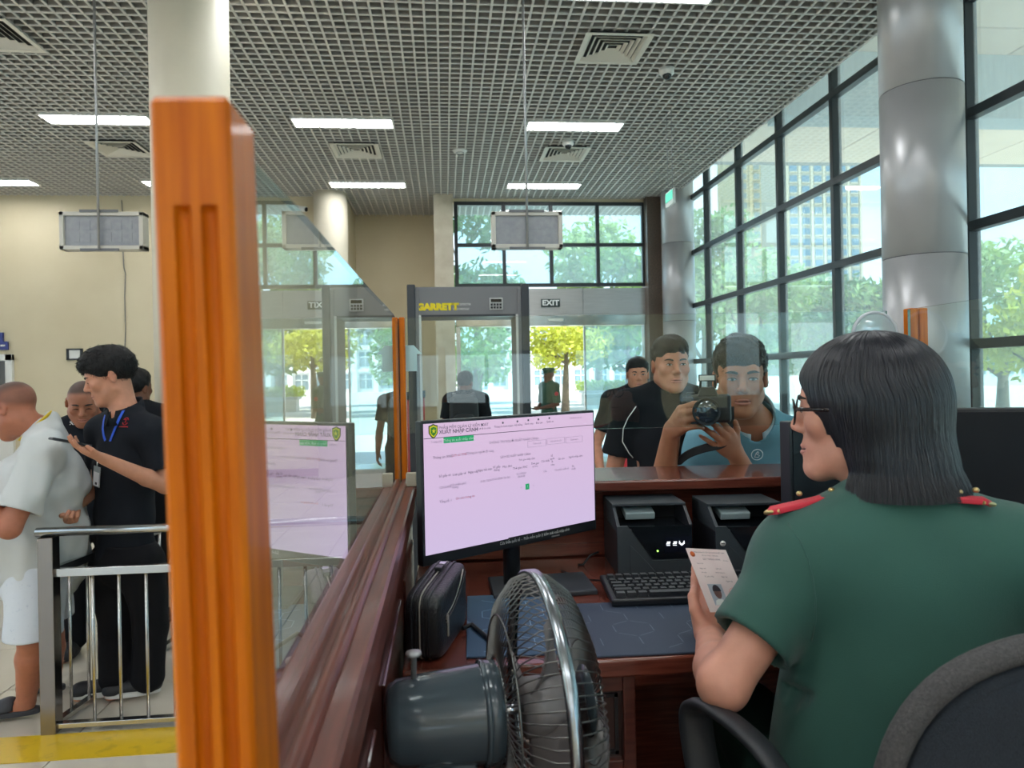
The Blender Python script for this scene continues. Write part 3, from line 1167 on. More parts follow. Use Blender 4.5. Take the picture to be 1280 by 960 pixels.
_r.color_ramp.elements[1].color = (.76, .54, .76, 1)
_t.links.new(_r.outputs[0], _b.inputs['Emission Color'])
_b.inputs['Emission Strength'].default_value = .42
scr.data.materials.clear()
scr.data.materials.append(m_scr)
ux = Vector((math.cos(mang), math.sin(mang), 0))
nrm = Vector((math.sin(mang), -math.cos(mang), 0))


def onscr(px, py):
    d_ = P(px, py, 1) - CAMP
    t_ = (mc - CAMP).dot(nrm) / d_.dot(nrm)
    q_ = CAMP + d_ * t_ - Vector((mc.x, mc.y, ZD))
    return q_.dot(ux), q_.z


def Z1(x, y):           # zoomed crop coordinates -> photo pixels
    return 500 + x / 4.571, 500 + y / 4.571


INK = mat('screen_ink', (.05, .045, .08), .6)
INKG = mat('screen_ink_grey', (.25, .2, .3), .6)
INKR = mat('screen_ink_red', (.45, .05, .08), .6)
INKW = mat('screen_white_text', (.8, .8, .8), .6)
GRN = emis('screen_green', (.02, .36, .14), .42)


def stx(body, x, y, size, m=INK, ax='CENTER', sx=1, bold=0, dy=0):
    lx_, lz_ = onscr(*Z1(x, y))
    o = txt(body, size, m, scr, (lx_, -.0022, lz_), ax=ax, sx=sx, bold=bold)
    return o


stx('PHẦN MỀM QUẢN LÝ KIỂM SOÁT', 218, 160, .0085, INK, 'LEFT', 1.0)
stx('XUẤT NHẬP CẢNH', 220, 185, .0112, INK, 'LEFT', 1.0, .0002)
for (x, y), s in zip(((467, 142), (585, 130), (668, 122), (730, 115), (788, 110), (850, 103)), ('Hồ sơ & tra cứu', 'Thông tin hành khách', 'Hệ thống', 'Danh mục', 'Báo cáo', 'Quản trị')):
    lx_, lz_ = onscr(*Z1(x, y))
    MB().bb((lx_ - .002, -.002, lz_ - .002), (lx_ + .002, -.0015, lz_ + .002)).obj('icon', INK, scr)
    stx(s, x + 4, y + 20, .0062, INK)
stx('Tài khoản cán bộ', 1000, 101, .0056, INKG)
for (xa, ya), (xb, yb_) in (((117, 224), (1075, 128)),):
    p0, p1 = onscr(*Z1(xa, ya)), onscr(*Z1(xb, yb_))
    MB().bb((-MW / 2 + SS, -.002, p0[1] - .0006), (MW / 2 - SS, -.0015, p0[1] + .0006)).obj('header_line', INK, scr)
p0, p1 = onscr(*Z1(247, 246)), onscr(*Z1(418, 204))
MB().bb((p0[0], -.002, p0[1] - .0005), (p1[0], -.0015, p1[1] + .0015)).obj('green_tab', GRN, scr)
lx_, lz_ = (p0[0] + p1[0]) / 2, (p0[1] + p1[1]) / 2
txt('Thông tin xuất nhập cảnh', .0075, INKW, scr, (lx_, -.0026, lz_))
stx('Trang chủ', 205, 238, .0065, INKG)
stx('THÔNG TIN NGƯỜI XUẤT NHẬP CẢNH', 650, 232, .0078, INKG)
for x, y, s in ((780, 248, 'Thêm mới'), (888, 233, 'Lịch sử tra cứu'), (992, 225, 'Danh sách')):
    stx(s, x, y, .006, INKG)
    lx_, lz_ = onscr(*Z1(x, y))
    f = MB()
    for lo, hi in (((-.028, -.002, -.007), (.028, -.0016, -.0066)), ((-.028, -.002, .0066), (.028, -.0016, .007)), ((-.028, -.002, -.007), (-.0276, -.0016, .007)), ((.0276, -.002, -.007), (.028, -.0016, .007))):
        f.bb(lo, hi)
    f.obj('button_frame', INKG, scr, loc=(lx_, 0, lz_))
for x, y, s, m_, z_ in ((243, 325, 'Thông tin XNC', INK, .0078), (338, 312, 'Lịch sử XNC', INKR, .0075), (455, 297, 'Thông tin người đi cùng', INKG, .0075),
                        (658, 317, 'LỊCH SỬ XUẤT NHẬP CẢNH', INK, .0068), (722, 338, 'Thời gian nhập cảnh', INK, .0058),
                        (253, 432, 'Số giấy tờ', INK, .007), (336, 422, 'Loại giấy tờ', INK, .007), (415, 410, 'Ngày cấp', INK, .007), (482, 398, 'Ngày hết hạn', INK, .007),
                        (549, 382, 'Số giấy', INK, .007), (549, 399, 'thông', INK, .007), (610, 379, 'Mục đích', INK, .007), (684, 386, 'Thời gian XNC', INK, .007),
                        (768, 362, 'Thời gian', INK, .0065), (768, 378, 'cư trú', INK, .0065), (828, 348, 'Cửa khẩu', INK, .0065), (864, 318, 'Số', INK, .0062), (866, 335, 'người', INK, .0062), (866, 352, 'đi', INK, .0062), (868, 368, 'cùng', INK, .0062),
                        (918, 335, 'Ghi chú', INK, .0065), (1000, 322, 'Người nhập cảnh', INK, .0065),
                        (256, 497, 'C0123456', INKG, .007), (330, 480, 'Hộ chiếu phổ', INKG, .007), (312, 497, 'thông', INKG, .007), (488, 462, '01/01/2024', INKG, .0065), (553, 450, '01/01/2034', INKG, .0065), (608, 442, 'Du lịch', INKG, .0065),
                        (690, 420, '01/10/2024', INKG, .0062), (690, 436, '08:30:00', INKG, .0062), (826, 407, 'Cầu', INKG, .0062), (920, 395, 'Cửa khẩu quốc tế', INKG, .0062), (985, 378, 'Đã', INKG, .0062), (988, 392, 'duyệt', INKG, .006),
                        (258, 577, 'Tổng số: 1', INK, .007), (370, 555, 'Ghi chú thông tin', INKR, .007), (690, 500, '<', INKG, .007), (760, 488, '>', INKG, .007)):
    stx(s, x, y, z_, m_)
lx_, lz_ = onscr(*Z1(725, 494))
MB().bb((lx_ - .0055, -.002, lz_ - .0065), (lx_ + .0055, -.0015, lz_ + .0065)).obj('page_button', GRN, scr)
txt('1', .008, INKW, scr, (lx_, -.0026, lz_))
# shield emblem
lx_, lz_ = onscr(*Z1(187, 178))
sh_ = [(-.011, .011), (-.005, .0125), (0, .015), (.005, .0125), (.011, .011), (.011, -.004), (.006, -.011), (0, -.0155), (-.006, -.011), (-.011, -.004)]
em = MB().prism(sh_, .0008, Matrix.Translation((lx_, -.0023, lz_))).obj('emblem', emis('emblem_dark', (.01, .06, .02), .2), scr)
MB().prism([(x * .82, z * .82) for x, z in sh_], .0006, Matrix.Translation((lx_, -.0029, lz_))).obj('emblem_border', emis('emblem_yellow', (.55, .52, .02), .4), scr)
MB().prism([(x * .62, z * .62) for x, z in sh_], .0006, Matrix.Translation((lx_, -.0035, lz_))).obj('emblem_field', emis('emblem_green', (.03, .22, .03), .3), scr)
st_ = []
for k in range(10):
    r_ = .0052 if k % 2 == 0 else .0022
    st_.append((r_ * math.sin(math.pi * k / 5), r_ * math.cos(math.pi * k / 5)))
MB().prism(st_, .0005, Matrix.Translation((lx_, -.0041, lz_ + .0005))).obj('emblem_star', emis('emblem_yellow', (.55, .52, .02), .4), scr)
# white caption strip at the lower bezel
lx0, lz0 = onscr(*Z1(510, 860))
cap_ = MB().bb((-MW * .06, -.0016, zb + SB), (MW / 2 - SS, -.0012, zb + SB + .002)).obj('taskbar_edge', M_BLACK, mon)
txt('Cửa khẩu quốc tế  -  Phần mềm quản lý kiểm soát xuất nhập cảnh', .0095, INKW, mon, (-.055, -.0025, zb + SB - .007), ax='LEFT', sx=.80)
MB().bb((.10, -.0012, zb + .005), (.125, -.0005, zb + .008)).obj('badge', M_GREYMET, mon)
MB().tube([(.02, .05, .012), (.02, .05, zb + .12)], .02, 14).obj('stand_neck', M_BLACK, mon)
MB().bb((-.06, -.03, 0), (.172, .12, .012)).obj('stand_base', M_CHAR, mon, bevel=.003, rot=(0, 0, -mang * .95))

# dark monitors on the officer's right
def dark_mon(a, b, ztop, zbot, lb):
    c = (a + b) / 2
    d_ = b - a
    ang = math.atan2(d_.y, d_.x)
    W_ = math.hypot(d_.x, d_.y)
    t = thing('switched_off_monitor', lb, 'monitor', (c.x, c.y, ZD), ang)
    MB().bb((-W_ / 2, 0, zbot - ZD), (W_ / 2, .03, ztop - ZD)).obj('case', M_BLACK, t, bevel=.003)
    MB().bb((-W_ / 2 + .008, -.002, zbot - ZD + .02), (W_ / 2 - .008, .004, ztop - ZD - .008)).obj('screen', mat('matte_dark_screen', (.006, .008, .012), .55, spec=.25), t)
    MB().bb((-.03, .02, .01), (.03, .05, (ztop - ZD) * .6)).obj('stand_neck', M_BLACK, t)
    MB().bb((-.09, -.05, 0), (.09, .1, .012)).obj('stand_base', M_BLACK, t, bevel=.003)
    return t


p0, p1 = P(987, 528, 1.62), P(1118, 519, 1.80)
dark_mon(p0, p1, P(987, 527, 1.62).z, ZD + .08, 'switched-off monitor whose edge shows just beyond the officer\'s face')
p0, p1 = P(1128, 508, 1.50), P(1335, 512, 1.42)
dark_mon(p0, p1, P(1230, 510, 1.46).z, ZD + .06, 'large switched-off monitor to the right behind the officer\'s shoulder')

# ------------------------------------------------------------------ passport readers
M_RDG = mat('reader_slate_plastic', (.036, .046, .054), .5)


def reader(loc, rz, lb, icons):
    t = thing('passport_reader', lb, 'reader', loc, rz, 'pair of passport readers')
    W_, D_, H0, H1 = .185, .185, .122, .163
    MB().bb((0, 0, 0), (W_, D_, H0 - .012)).obj('body', M_BLACK, t, bevel=.003)
    fr = MB()
    fr.prism([(0, 0), (W_, 0), (W_, .038), (.085, .038), (.026, H0), (0, H0)], .006, Matrix.Translation((0, -.006, 0)))
    fr.obj('front_panel', M_RDG, t, bevel=.001)
    MB().prism([(.030, .002), (.098, .002), (.072, .034), (.030, .078)], .003, Matrix.Translation((0, -.0085, 0))).obj('front_relief', M_RDG, t, bevel=.001)
    MB().prism([(.030, H0 - .002), (W_ - .002, H0 - .002), (W_ - .002, .042), (.088, .042)], .003, Matrix.Translation((0, -.0035, 0))).obj('display_window', M_BLACKG, t)
    dp = MB().bb((.115, -.0045, .055), (W_ - .006, -.0032, .093)).obj('display', mat('display_navy', (.008, .010, .02), .15), t)
    if icons:
        Wm = emis('display_icon_white', (.85, .9, .95), 1.0)
        for k, x in enumerate((.124, .140)):
            b = MB()
            b.bb((x - .005, -.0052, .076), (x + .004, -.0046, .0775))
            b.bb((x - .003, -.0052, .079), (x + .005, -.0046, .082))
            b.bb((x - .0045, -.0052, .0725), (x + .0045, -.0046, .0735))
            b.obj('icon', Wm, dp)
        b = MB()
        for s in (-1, 1):
            b.prism([(.157, .0715), (.157 + s * .007, .077), (.157 + s * .006, .084), (.157 + s * .0035, .079), (.157, .0755)], .0006, Matrix.Translation((0, -.0052, 0)))
        b.obj('icon', Wm, dp)
        MB().lathe([(0, 0), (.0022, 0), (.0022, .001), (0, .001)], 12, Matrix.Translation((.098, -.0032, .060)) @ Matrix.Rotation(math.pi / 2, 4, 'X')).obj('status_led', emis('led_green', (.3, .9, .1), 2.0), t)
    else:
        d_ = MB().lathe([(0, 0), (.0068, 0), (.0068, .0012), (0, .0012)], 20, Matrix.Translation((.016, -.006, .082)) @ Matrix.Rotation(math.pi / 2, 4, 'X')).obj('round_sticker', M_WHITE, t)
        MB().bb((.012, -.0078, .081), (.020, -.0072, .0828)).obj('sticker_print', M_BLACK, d_)
    for x0_ in (0, W_ - .008):
        s_ = MB()
        vs = [(0, H0 - .012), (D_, H0 - .012), (D_, H1), (.062, H1), (.0, H0)]
        n_ = len(vs)
        pts = [(x0_, y, z) for y, z in vs] + [(x0_ + .008, y, z) for y, z in vs]
        s_.add(pts, [tuple(range(n_)), tuple(range(2 * n_ - 1, n_ - 1, -1))] + [(i, (i + 1) % n_, n_ + (i + 1) % n_, n_ + i) for i in range(n_)])
        s_.obj('side_cheek', M_BLACK if x0_ else M_RDG, t, bevel=.001)
    MB().bb((0, .055, H1 - .004), (W_, D_, H1 + .002)).obj('hood', M_RDG, t, bevel=.001)
    MB().bb((0, .13, H0 - .012), (W_, D_, H1 - .004)).obj('back_block', M_BLACK, t)
    MB().bb((.012, .02, H0 - .012), (W_ - .012, .13, H0 - .006)).obj('scan_glass', M_BLACKG, t)
    MB().box((.070, .085, H0 + .018), (.075, .06, .018), Euler((math.radians(14), 0, 0)).to_matrix()).obj('feed_roller_cover', mat('pale_teal_plastic', (.30, .38, .39), .3), t, bevel=.003)
    return t


p = at(772, 721, Z=ZD)
reader((p.x, p.y, ZD + .0005), math.radians(-3), 'black passport reader with lit icons beside the lit monitor', True)
p = at(895, 722, Z=ZD)
reader((p.x, p.y, ZD + .0005), math.radians(-3), 'black passport reader with a round white sticker, beyond the held document', False)

# ------------------------------------------------------------------ keyboard
p = at(765, 762, Z=ZD)
kb = thing('keyboard', 'black full-size keyboard in front of the passport readers', 'keyboard', (p.x, p.y, ZD + .0005), 0, rot=(math.radians(4.5), 0, math.radians(-2.5)))
MB().bb((0, 0, .0045), (.44, .15, .020)).obj('case', M_BLACK, kb, bevel=.004)
for x_ in (.03, .41):
    MB().bb((x_ - .02, .12, -.006), (x_ + .02, .13, .006)).obj('foot', M_BLACK, kb)
M_KEY = mat('key_black', (.018, .021, .026), .42)
kmesh = {}


def key(x, y, w, d=.0165):
    if (w, d) not in kmesh:
        b = MB()
        b.box((0, 0, 0), (w - .0022, d - .0018, .010), taper=1 - .0045 / w)
        kmesh[(w, d)] = b.mesh('keycap', M_KEY)
    share('key', kmesh[(w, d)], kb, (x + w / 2, y, .0245))


u = .0188
rows = [[1.25, 1.25, 1.25, 6.25, 1.25, 1.25, 1.25, 1.25], [2.25] + [1] * 10 + [2.75], [1.75] + [1] * 11 + [2.25], [1.5] + [1] * 12 + [1.5], [1] * 13 + [2], [1.0] * 13 + [2]]
for r, ks in enumerate(rows):
    x = .010
    y = .018 + r * .0187 + (.010 if r == 5 else 0)
    for k in ks:
        key(x, y, round(k * u, 5))
        x += k * u
    for c in range(3):
        if r in (0, 3, 4, 5) or (r == 1 and c == 1):
            key(.302 + c * u, y, u)
    for c in range(4):
        if r < 5:
            key(.364 + c * u * .95, y, u * .95)
MB().tube([(.03, .153, .012), (.02, .19, .004), (-.03, .22, .002), (-.07, .30, .002)], .002, 6).obj('cable', M_BLACK, kb, rot=(math.radians(-4.5), 0, 0))
# loose black cable at the pad and one by the reader
cbp = [P(578, 776, 1.36), P(590, 768, 1.38), P(603, 778, 1.33), P(618, 792, 1.28), P(640, 800, 1.27)]
cbp = [Vector((q.x, q.y, ZD + .010)) for q in cbp]
o = MB().tube([q - cbp[0] for q in cbp], .0042, 8).obj('loose_cable', M_BLACK, loc=cbp[0])
tag(o, 'loose black cable lying on the blue pad behind the fan', 'cable')
c2 = [at(x, y, Y=1.80) for x, y in ((748, 690), (738, 694), (729, 706), (723, 722))]
c2[-1].z = ZD + .003
o = MB().tube([q - c2[0] for q in c2], .003, 8).obj('reader_cable', M_BLACK, loc=c2[0])
tag(o, 'thin black cable curving down between the monitor and the reader', 'cable')
# ------------------------------------------------------------------ fan
FC = P(674, 882, .95)
al = math.radians(12)
fx_ = (RT * math.cos(al) + FW * math.sin(al)).normalized()      # the way the fan blows
fan = thing('pedestal_fan', 'grey pedestal fan with chrome wire guard beside the desk', 'fan', (FC.x, FC.y, ZF))
R0 = Matrix(((fx_.x, -fx_.y, 0), (fx_.y, fx_.x, 0), (0, 0, 1)))       # local x = blow direction
# head parts are written with local x forward, y sideways, z up about the ring centre
HM = R0.to_4x4()
HM.translation = Vector((0, 0, FC.z - ZF))
M_MOTOR = mat('slate_fan_plastic', (.055, .078, .095), .22, coat=.35)
M_WIRE = mat('guard_wire_metal', (.20, .195, .19), .3, 1)
M_BLADEF = mat('grey_fan_blade', (.20, .18, .18), .35)


def hobj(b, name, m, parent=fan, **k):
    o = b.obj(name, m, parent, **k)
    o.data.transform(HM)
    return o


RX = Matrix.Rotation(math.pi / 2, 4, 'Y')      # lathe z axis -> +x
RF = .172
prof = [(0, -.205), (.028, -.204), (.046, -.198), (.052, -.186), (.0555, -.15), (.0605, -.082), (.0605, -.078), (.064, -.076), (.064, -.058), (.05, -.052), (0, -.052)]
hobj(MB().lathe(prof, 48, RX), 'motor_housing', M_MOTOR)
hobj(MB().lathe([(.0615, -.080), (.0655, -.079), (.0655, -.074), (.0615, -.073)], 48, RX), 'motor_collar', M_MOTOR)
kb_ = MB().lathe([(0, .026), (.010, .026), (.0105, .022), (.004, .019), (.0035, -.01), (0, -.01)], 16, Matrix.Translation((-.165, 0, .062)))
hobj(kb_, 'oscillation_knob', M_GREYMET)
# rim band
b = MB()
pts = []
for k in range(64):
    a = 2 * math.pi * k / 64
    pts.append((0, RF * math.cos(a), RF * math.sin(a)))
nb = len(pts)
vs = []
for p in pts:
    n_ = Vector(p).normalized()
    for xx, rr in ((-.008, 0), (.008, 0), (.007, .0045), (-.007, .0045)):
        vs.append((xx, n_.y * (RF + rr), n_.z * (RF + rr)))
fs = []
for k in range(nb):
    j = (k + 1) % nb
    for q in range(4):
        fs.append((k * 4 + q, k * 4 + (q + 1) % 4, j * 4 + (q + 1) % 4, j * 4 + q))
b.add(vs, fs, True)
hobj(b, 'rim_band', mat('satin_rim', (.36, .39, .42), .22, 1))
# guard wires: one wire mesh per side shared by all copies
front = [(.0, RF), (.020, RF - .004), (.042, RF - .022), (.056, RF - .055), (.064, RF - .095), (.066, .044)]
rear = [(.0, RF), (-.022, RF - .006), (-.044, RF - .032), (-.054, RF - .075), (-.056, .066)]
mfw = MB().tube([(x, 0, r) for x, r in front], .00095, 5, caps=False).mesh('front_wire', M_WIRE)
mrw = MB().tube([(x, 0, r) for x, r in rear], .00095, 5, caps=False).mesh('rear_wire', M_WIRE)
NWF = 80
qm = R0.to_euler()
for k in range(NWF):
    for me in (mfw, mrw):
        o = share('guard_wire', me, fan)
        o.matrix_local = HM @ Matrix.Rotation(2 * math.pi * k / NWF, 4, 'X')
for x, r in ((.0645, .078), (.066, .045), (-.050, RF - .052), (-.056, .067)):
    b = MB().tube([(x, r * math.cos(2 * math.pi * k / 48), r * math.sin(2 * math.pi * k / 48)) for k in range(48)], .0013, 6, closed=True)
    hobj(b, 'guard_ring', M_WIRE)
hobj(MB().lathe([(0, .074), (.03, .073), (.045, .068), (.046, .064), (0, .064)], 32, RX), 'guard_badge', M_MOTOR)
# blades at rest
hobj(MB().lathe([(0, .048), (.02, .047), (.034, .038), (.038, .0), (.038, -.022), (0, -.022)], 32, RX), 'spinner', M_BLADEF)
for kk in range(3):
    a0 = math.radians(100 + 120 * kk)

    def bl(u, v, a0=a0):
        r = .032 + u * .120
        wdt = .62 + .28 * math.sin(math.pi * min(1, u * .95 + .1)) if u < 1 else .3
        a = a0 + (v - .5) * (1.25 * (1 - .25 * (2 * abs(v - .5)) ** 2 * u)) * wdt * 1.25 + .15 * u
        return ((v - .5) * -.05 * (1 - .3 * u) + .008, r * math.cos(a), r * math.sin(a))
    o = hobj(MB().grid(bl, 12, 10), 'blade', M_BLADEF, fix=False)
    sm = o.modifiers.new('solid', 'SOLIDIFY')
    sm.thickness = .0022
hobj(MB().tube([(-.06, 0, 0), (-.02, 0, 0)], .006, 10), 'shaft', M_CHROME)
# neck, pole and foot
hobj(MB().box((-.125, 0, -.075), (.075, .05, .045)), 'neck_bracket', mat('fan_bracket', (.075, .10, .12), .4), bevel=.006)
hd = HM @ Vector((-.125, 0, -.09))
MB().tube([(hd.x, hd.y, .02), (hd.x, hd.y, hd.z)], .013, 14).obj('pole', M_CHROME, fan)
MB().tube([(hd.x, hd.y, .02), (hd.x, hd.y, .36)], .018, 14).obj('outer_tube', M_MOTOR, fan)
MB().lathe([(0, .035), (.02, .035), (.05, .028), (.15, .016), (.165, .006), (.165, 0), (0, 0)], 40, Matrix.Translation((hd.x, hd.y, 0))).obj('foot', M_MOTOR, fan)

# ------------------------------------------------------------------ black pouch
BL = Vector((-.083, 1.240, ZD + .0005))
bag = thing('leather_pouch', 'black leather pouch with metal zippers against the wood partition', 'pouch', BL, math.radians(-15))
M_LEA = mat('black_leather', (.014, .015, .018), .34, bump=.5, bscale=260, spec=.6)
M_ZIP = mat('zipper_metal', (.50, .46, .40), .35, .35)


def rbox(cx_, cy_, cz_, sx_, sy_, sz_, r, seg=5, bulge=0):
    """Cushion-like block: a superellipsoid grid squeezed towards a box."""
    vs, fs = [], []
    n, h = 36, 18
    for i in range(h + 1):
        ph = -math.pi / 2 + math.pi * i / h
        for k in range(n):
            an = 2 * math.pi * k / n
            e = r
            f = lambda c: math.copysign(abs(c) ** e, c)
            vs.append((cx_ + sx_ / 2 * f(math.cos(ph)) * f(math.cos(an)), cy_ + sy_ / 2 * f(math.cos(ph)) * f(math.sin(an)), cz_ + sz_ / 2 * f(math.sin(ph))))
    for i in range(h):
        for k in range(n):
            fs.append((i * n + k, i * n + (k + 1) % n, (i + 1) * n + (k + 1) % n, (i + 1) * n + k))
    return vs, fs


TW, TL, TH_ = .072, .205, .126
b = MB()
vs, fs = rbox(TW / 2, TL / 2, TH_ / 2, TW, TL, TH_, .30)
vs = [(x, y, z * (.90 + .12 * y / TL) + .0) for x, y, z in vs]
b.add(vs, fs, True)
b.obj('body', M_LEA, bag)


def loop(xk, off, n=60, e=.30):
    out = []
    for k in range(n):
        an = 2 * math.pi * k / n
        f = lambda c: math.copysign(abs(c) ** e, c)
        y = TL / 2 + (TL / 2 + off) * f(math.cos(an))
        z = TH_ / 2 + (TH_ / 2 + off) * f(math.sin(an))
        out.append((xk, y, max(.0025, z * (.90 + .12 * y / TL))))
    return out


for xk in (.018, .048):
    MB().tube(loop(xk, .0008), .0022, 6, closed=True).obj('piping', M_LEA, bag)
zl = [q for q in loop(.033, .0010, 160)]
MB().tube(zl, .0017, 6, closed=True, flat=.8).obj('main_zipper', M_ZIP, bag)
for xk in (.027, .039):
    MB().tube(loop(xk, .0006), .0015, 6, closed=True).obj('zipper_welt', M_LEA, bag)
pz = [(TW + .0005 - .0016, .035 + .13 * k / 8, .072 + .045 * k / 8 - .012 * math.sin(math.pi * k / 8)) for k in range(9)]
zp = MB().tube(pz, .0017, 6).obj('pocket_zipper', M_ZIP, bag)
b = MB()
b.box((TW + .001, .036, .066), (.003, .010, .012))
b.box((TW + .001, .040, .048), (.0025, .006, .028))
b.obj('zip_pull', M_ZIP, zp, bevel=.0006)
MB().tube([(TW + .0003, .03 + .15 * k / 8, .064 + .045 * k / 8 - .012 * math.sin(math.pi * k / 8)) for k in range(9)], .0012, 6).obj('pocket_seam', M_LEA, bag)
MB().bb((.026, .12, TH_ - .002), (.040, .145, TH_ + .006)).obj('strap_tab', M_LEA, bag, bevel=.002)
MB().box((.033, .155, TH_ + .004), (.012, .016, .005)).obj('slider', M_CHROME, bag, bevel=.001)

# ------------------------------------------------------------------ office chair
M_MESH = mat('chair_mesh_fabric', (.030, .040, .055), .75, bump=.9, bscale=700, c2=(.018, .024, .034), vscale=420)
M_RIMF = mat('chair_rim_fabric', (.105, .10, .10), .9, bump=.8, bscale=500, c2=(.06, .058, .06), vscale=300)
CC = P(1320, 1054, .83)
chf = (FW * .97 - RT * .24).normalized()
chr_ = Vector((chf.y, -chf.x, 0))
ch = thing('office_chair', 'grey rimmed office chair with dark mesh back behind the officer', 'chair', (CC.x + chf.x * .20, CC.y + chf.y * .20, ZF))
org = Vector(ch.location)


def cw(x, y, z):        # chair frame: x right, y forward from the back plane, z world height
    return Vector((CC.x, CC.y, 0)) + chr_ * x + chf * y + Vector((0, 0, z)) - org


BWd, BHt = .245, .27


def bk(u, v, g=0.0, s=1.0):
    an = 2 * math.pi * u
    e = .62
    f = lambda c: math.copysign(abs(c) ** e, c)
    r = v * s
    x, z = BWd * r * f(math.cos(an)), BHt * r * f(math.sin(an))
    y = -.05 + .9 * x * x + g + .10 * (z / BHt) * -.25
    return cw(x, y, CC.z + z)


b = MB()
b.grid(lambda u, v: bk(u, v, 0, .95), 48, 8)
o = b.obj('mesh_back', M_MESH, ch, fix=False)
sm = o.modifiers.new('solid', 'SOLIDIFY')
sm.thickness = .012
rimp = [bk(k / 64, 1.0, 0) for k in range(64)]
MB().tube(rimp, .0145, 10, closed=True).obj('back_rim', M_RIMF, ch)
MB().tube([bk(k / 64, .92, -.008) for k in range(64)], .005, 8, closed=True).obj('back_piping', M_MESH, ch)
SZ = ZF + .44
vs, fs = rbox(0, 0, 0, .48, .46, .08, .45)
M4 = Matrix.Translation(cw(0, .25, SZ)) @ Matrix(((chr_.x, chf.x, 0, 0), (chr_.y, chf.y, 0, 0), (0, 0, 1, 0), (0, 0, 0, 1)))
MB().add(vs, fs, True, 0, M4).obj('seat', M_MESH, ch)
MB().tube([cw(0, -.02, CC.z - .30), cw(0, -.045, CC.z - .2)] + [cw(0, .02, SZ - .05), cw(0, .15, SZ - .05)][::1], .02, 8, flat=.5).obj('back_bar', M_BLACK, ch)
MB().cyl(cw(0, .25, ZF + .09), cw(0, .25, SZ - .03), .028, n=16).obj('gas_lift', M_BLACK, ch)
for k in range(5):
    a = 2 * math.pi * k / 5 + .3
    q = cw(.26 * math.cos(a), .25 + .26 * math.sin(a), ZF + .065)
    lg = MB().tube([cw(0, .25, ZF + .10), q], [.026, .016], 8).obj('leg', M_BLACK, ch)
    MB().tube([q + chr_ * .012 + Vector((0, 0, -.037)), q - chr_ * .012 + Vector((0, 0, -.037))], .028, 14).obj('caster', M_BLACK, lg)
# arm loops
M_ARM = mat('armrest_black', (.022, .024, .028), .5)


def armloop(pts, name='armrest'):
    pts = [p - org for p in pts]
    # smooth the polyline
    for _ in range(3):
        q = [pts[0]]
        for a_, b_ in zip(pts[:-1], pts[1:]):
            q += [a_ * .75 + b_ * .25, a_ * .25 + b_ * .75]
        q.append(pts[-1])
        pts = q
    MB().tube(pts, .027, 10, flat=.42, upv=(0, 0, 1)).obj(name, M_ARM, ch)


armloop([P(905, 1150, 1.00), P(888, 1010, 1.07), P(868, 905, 1.10), P(872, 878, 1.09), P(905, 892, 1.03), P(960, 940, .95), P(1000, 1010, .92), P(1060, 1120, .92)])
armloop([cw(.30, .35, SZ) + org, cw(.30, .35, ZF + .60) + org, cw(.30, .32, ZF + .66) + org, cw(.30, .1, ZF + .66) + org, cw(.27, 0, ZF + .5) + org, cw(.22, .1, SZ - .02) + org])

# ------------------------------------------------------------------ steel barrier in the hall
ra = at(66, 915, Z=0)
rb = Vector((-.30, ra.y, 0))
bar = thing('steel_barrier', 'stainless steel queue barrier with thin bars and a thick corner post', 'barrier', (ra.x, ra.y, 0))
pA = at(60, 665, Y=ra.y)
zt2 = pA.z
LB = rb.x - ra.x
M_STD = mat('worn_stainless', (.30, .27, .25), .22, 1)
wP = at(77, 800, Y=ra.y).x - at(58, 800, Y=ra.y).x
MB().bb((-wP * .55, -wP / 2, 0), (wP * .45, wP / 2, zt2 - .02)).obj('corner_post', M_STD, bar, bevel=.003)
hr_ = MB()
hr_.tube([(-wP * .8, 0, zt2), (LB, 0, zt2)], .021, 14)
hr_.obj('handrail', M_STEEL, bar)
z2 = at(150, 712, Y=ra.y).z
z3 = at(150, 905, Y=ra.y).z
MB().bb((0, -.014, z2 - .018), (LB, .014, z2 + .018)).obj('middle_rail', M_STEEL, bar, bevel=.002)
MB().bb((0, -.018, max(.02, z3 - .02)), (LB, .018, z3 + .025)).obj('bottom_rail', M_STEEL, bar, bevel=.002)
mb_ = MB().tube([(0, 0, z3), (0, 0, z2)], .0075, 8).mesh('baluster', M_STEEL)
for x in (117, 150, 184):
    share('baluster', mb_, bar, (at(x, 800, Y=ra.y).x - ra.x, 0, 0))
xs_ = (184 - 150)
stepb = at(184, 800, Y=ra.y).x - at(150, 800, Y=ra.y).x
xx = at(184, 800, Y=ra.y).x - ra.x + stepb
while xx < LB - .05:
    share('baluster', mb_, bar, (xx, 0, 0))
    xx += stepb
MB().bb((LB - .03, -.03, 0), (LB + .03, .03, zt2)).obj('end_post', M_STEEL, bar)
# the return run going away from the corner
far = at(106, 862, Z=0)
dv_ = Vector((.15, 1.0, 0)).normalized() * 1.6
rb2 = MB()
ang2 = math.atan2(dv_.y, dv_.x)
Rz = Matrix.Rotation(ang2, 4, 'Z')
o = MB().bb((0, -.014, z2 - .018), (1.6, .014, z2 + .018)).obj('middle_rail', M_STEEL, bar)
o.data.transform(Rz)
o = MB().bb((0, -.018, max(.02, z3 - .02)), (1.6, .018, z3 + .025)).obj('bottom_rail', M_STEEL, bar)
o.data.transform(Rz)
for k in range(1, 13):
    share('baluster', mb_, bar, (dv_.x * k / 12.6, dv_.y * k / 12.6, 0))
o = MB().bb((1.57, -.03, 0), (1.63, .03, zt2)).obj('end_post', M_STEEL, bar)
o.data.transform(Rz)

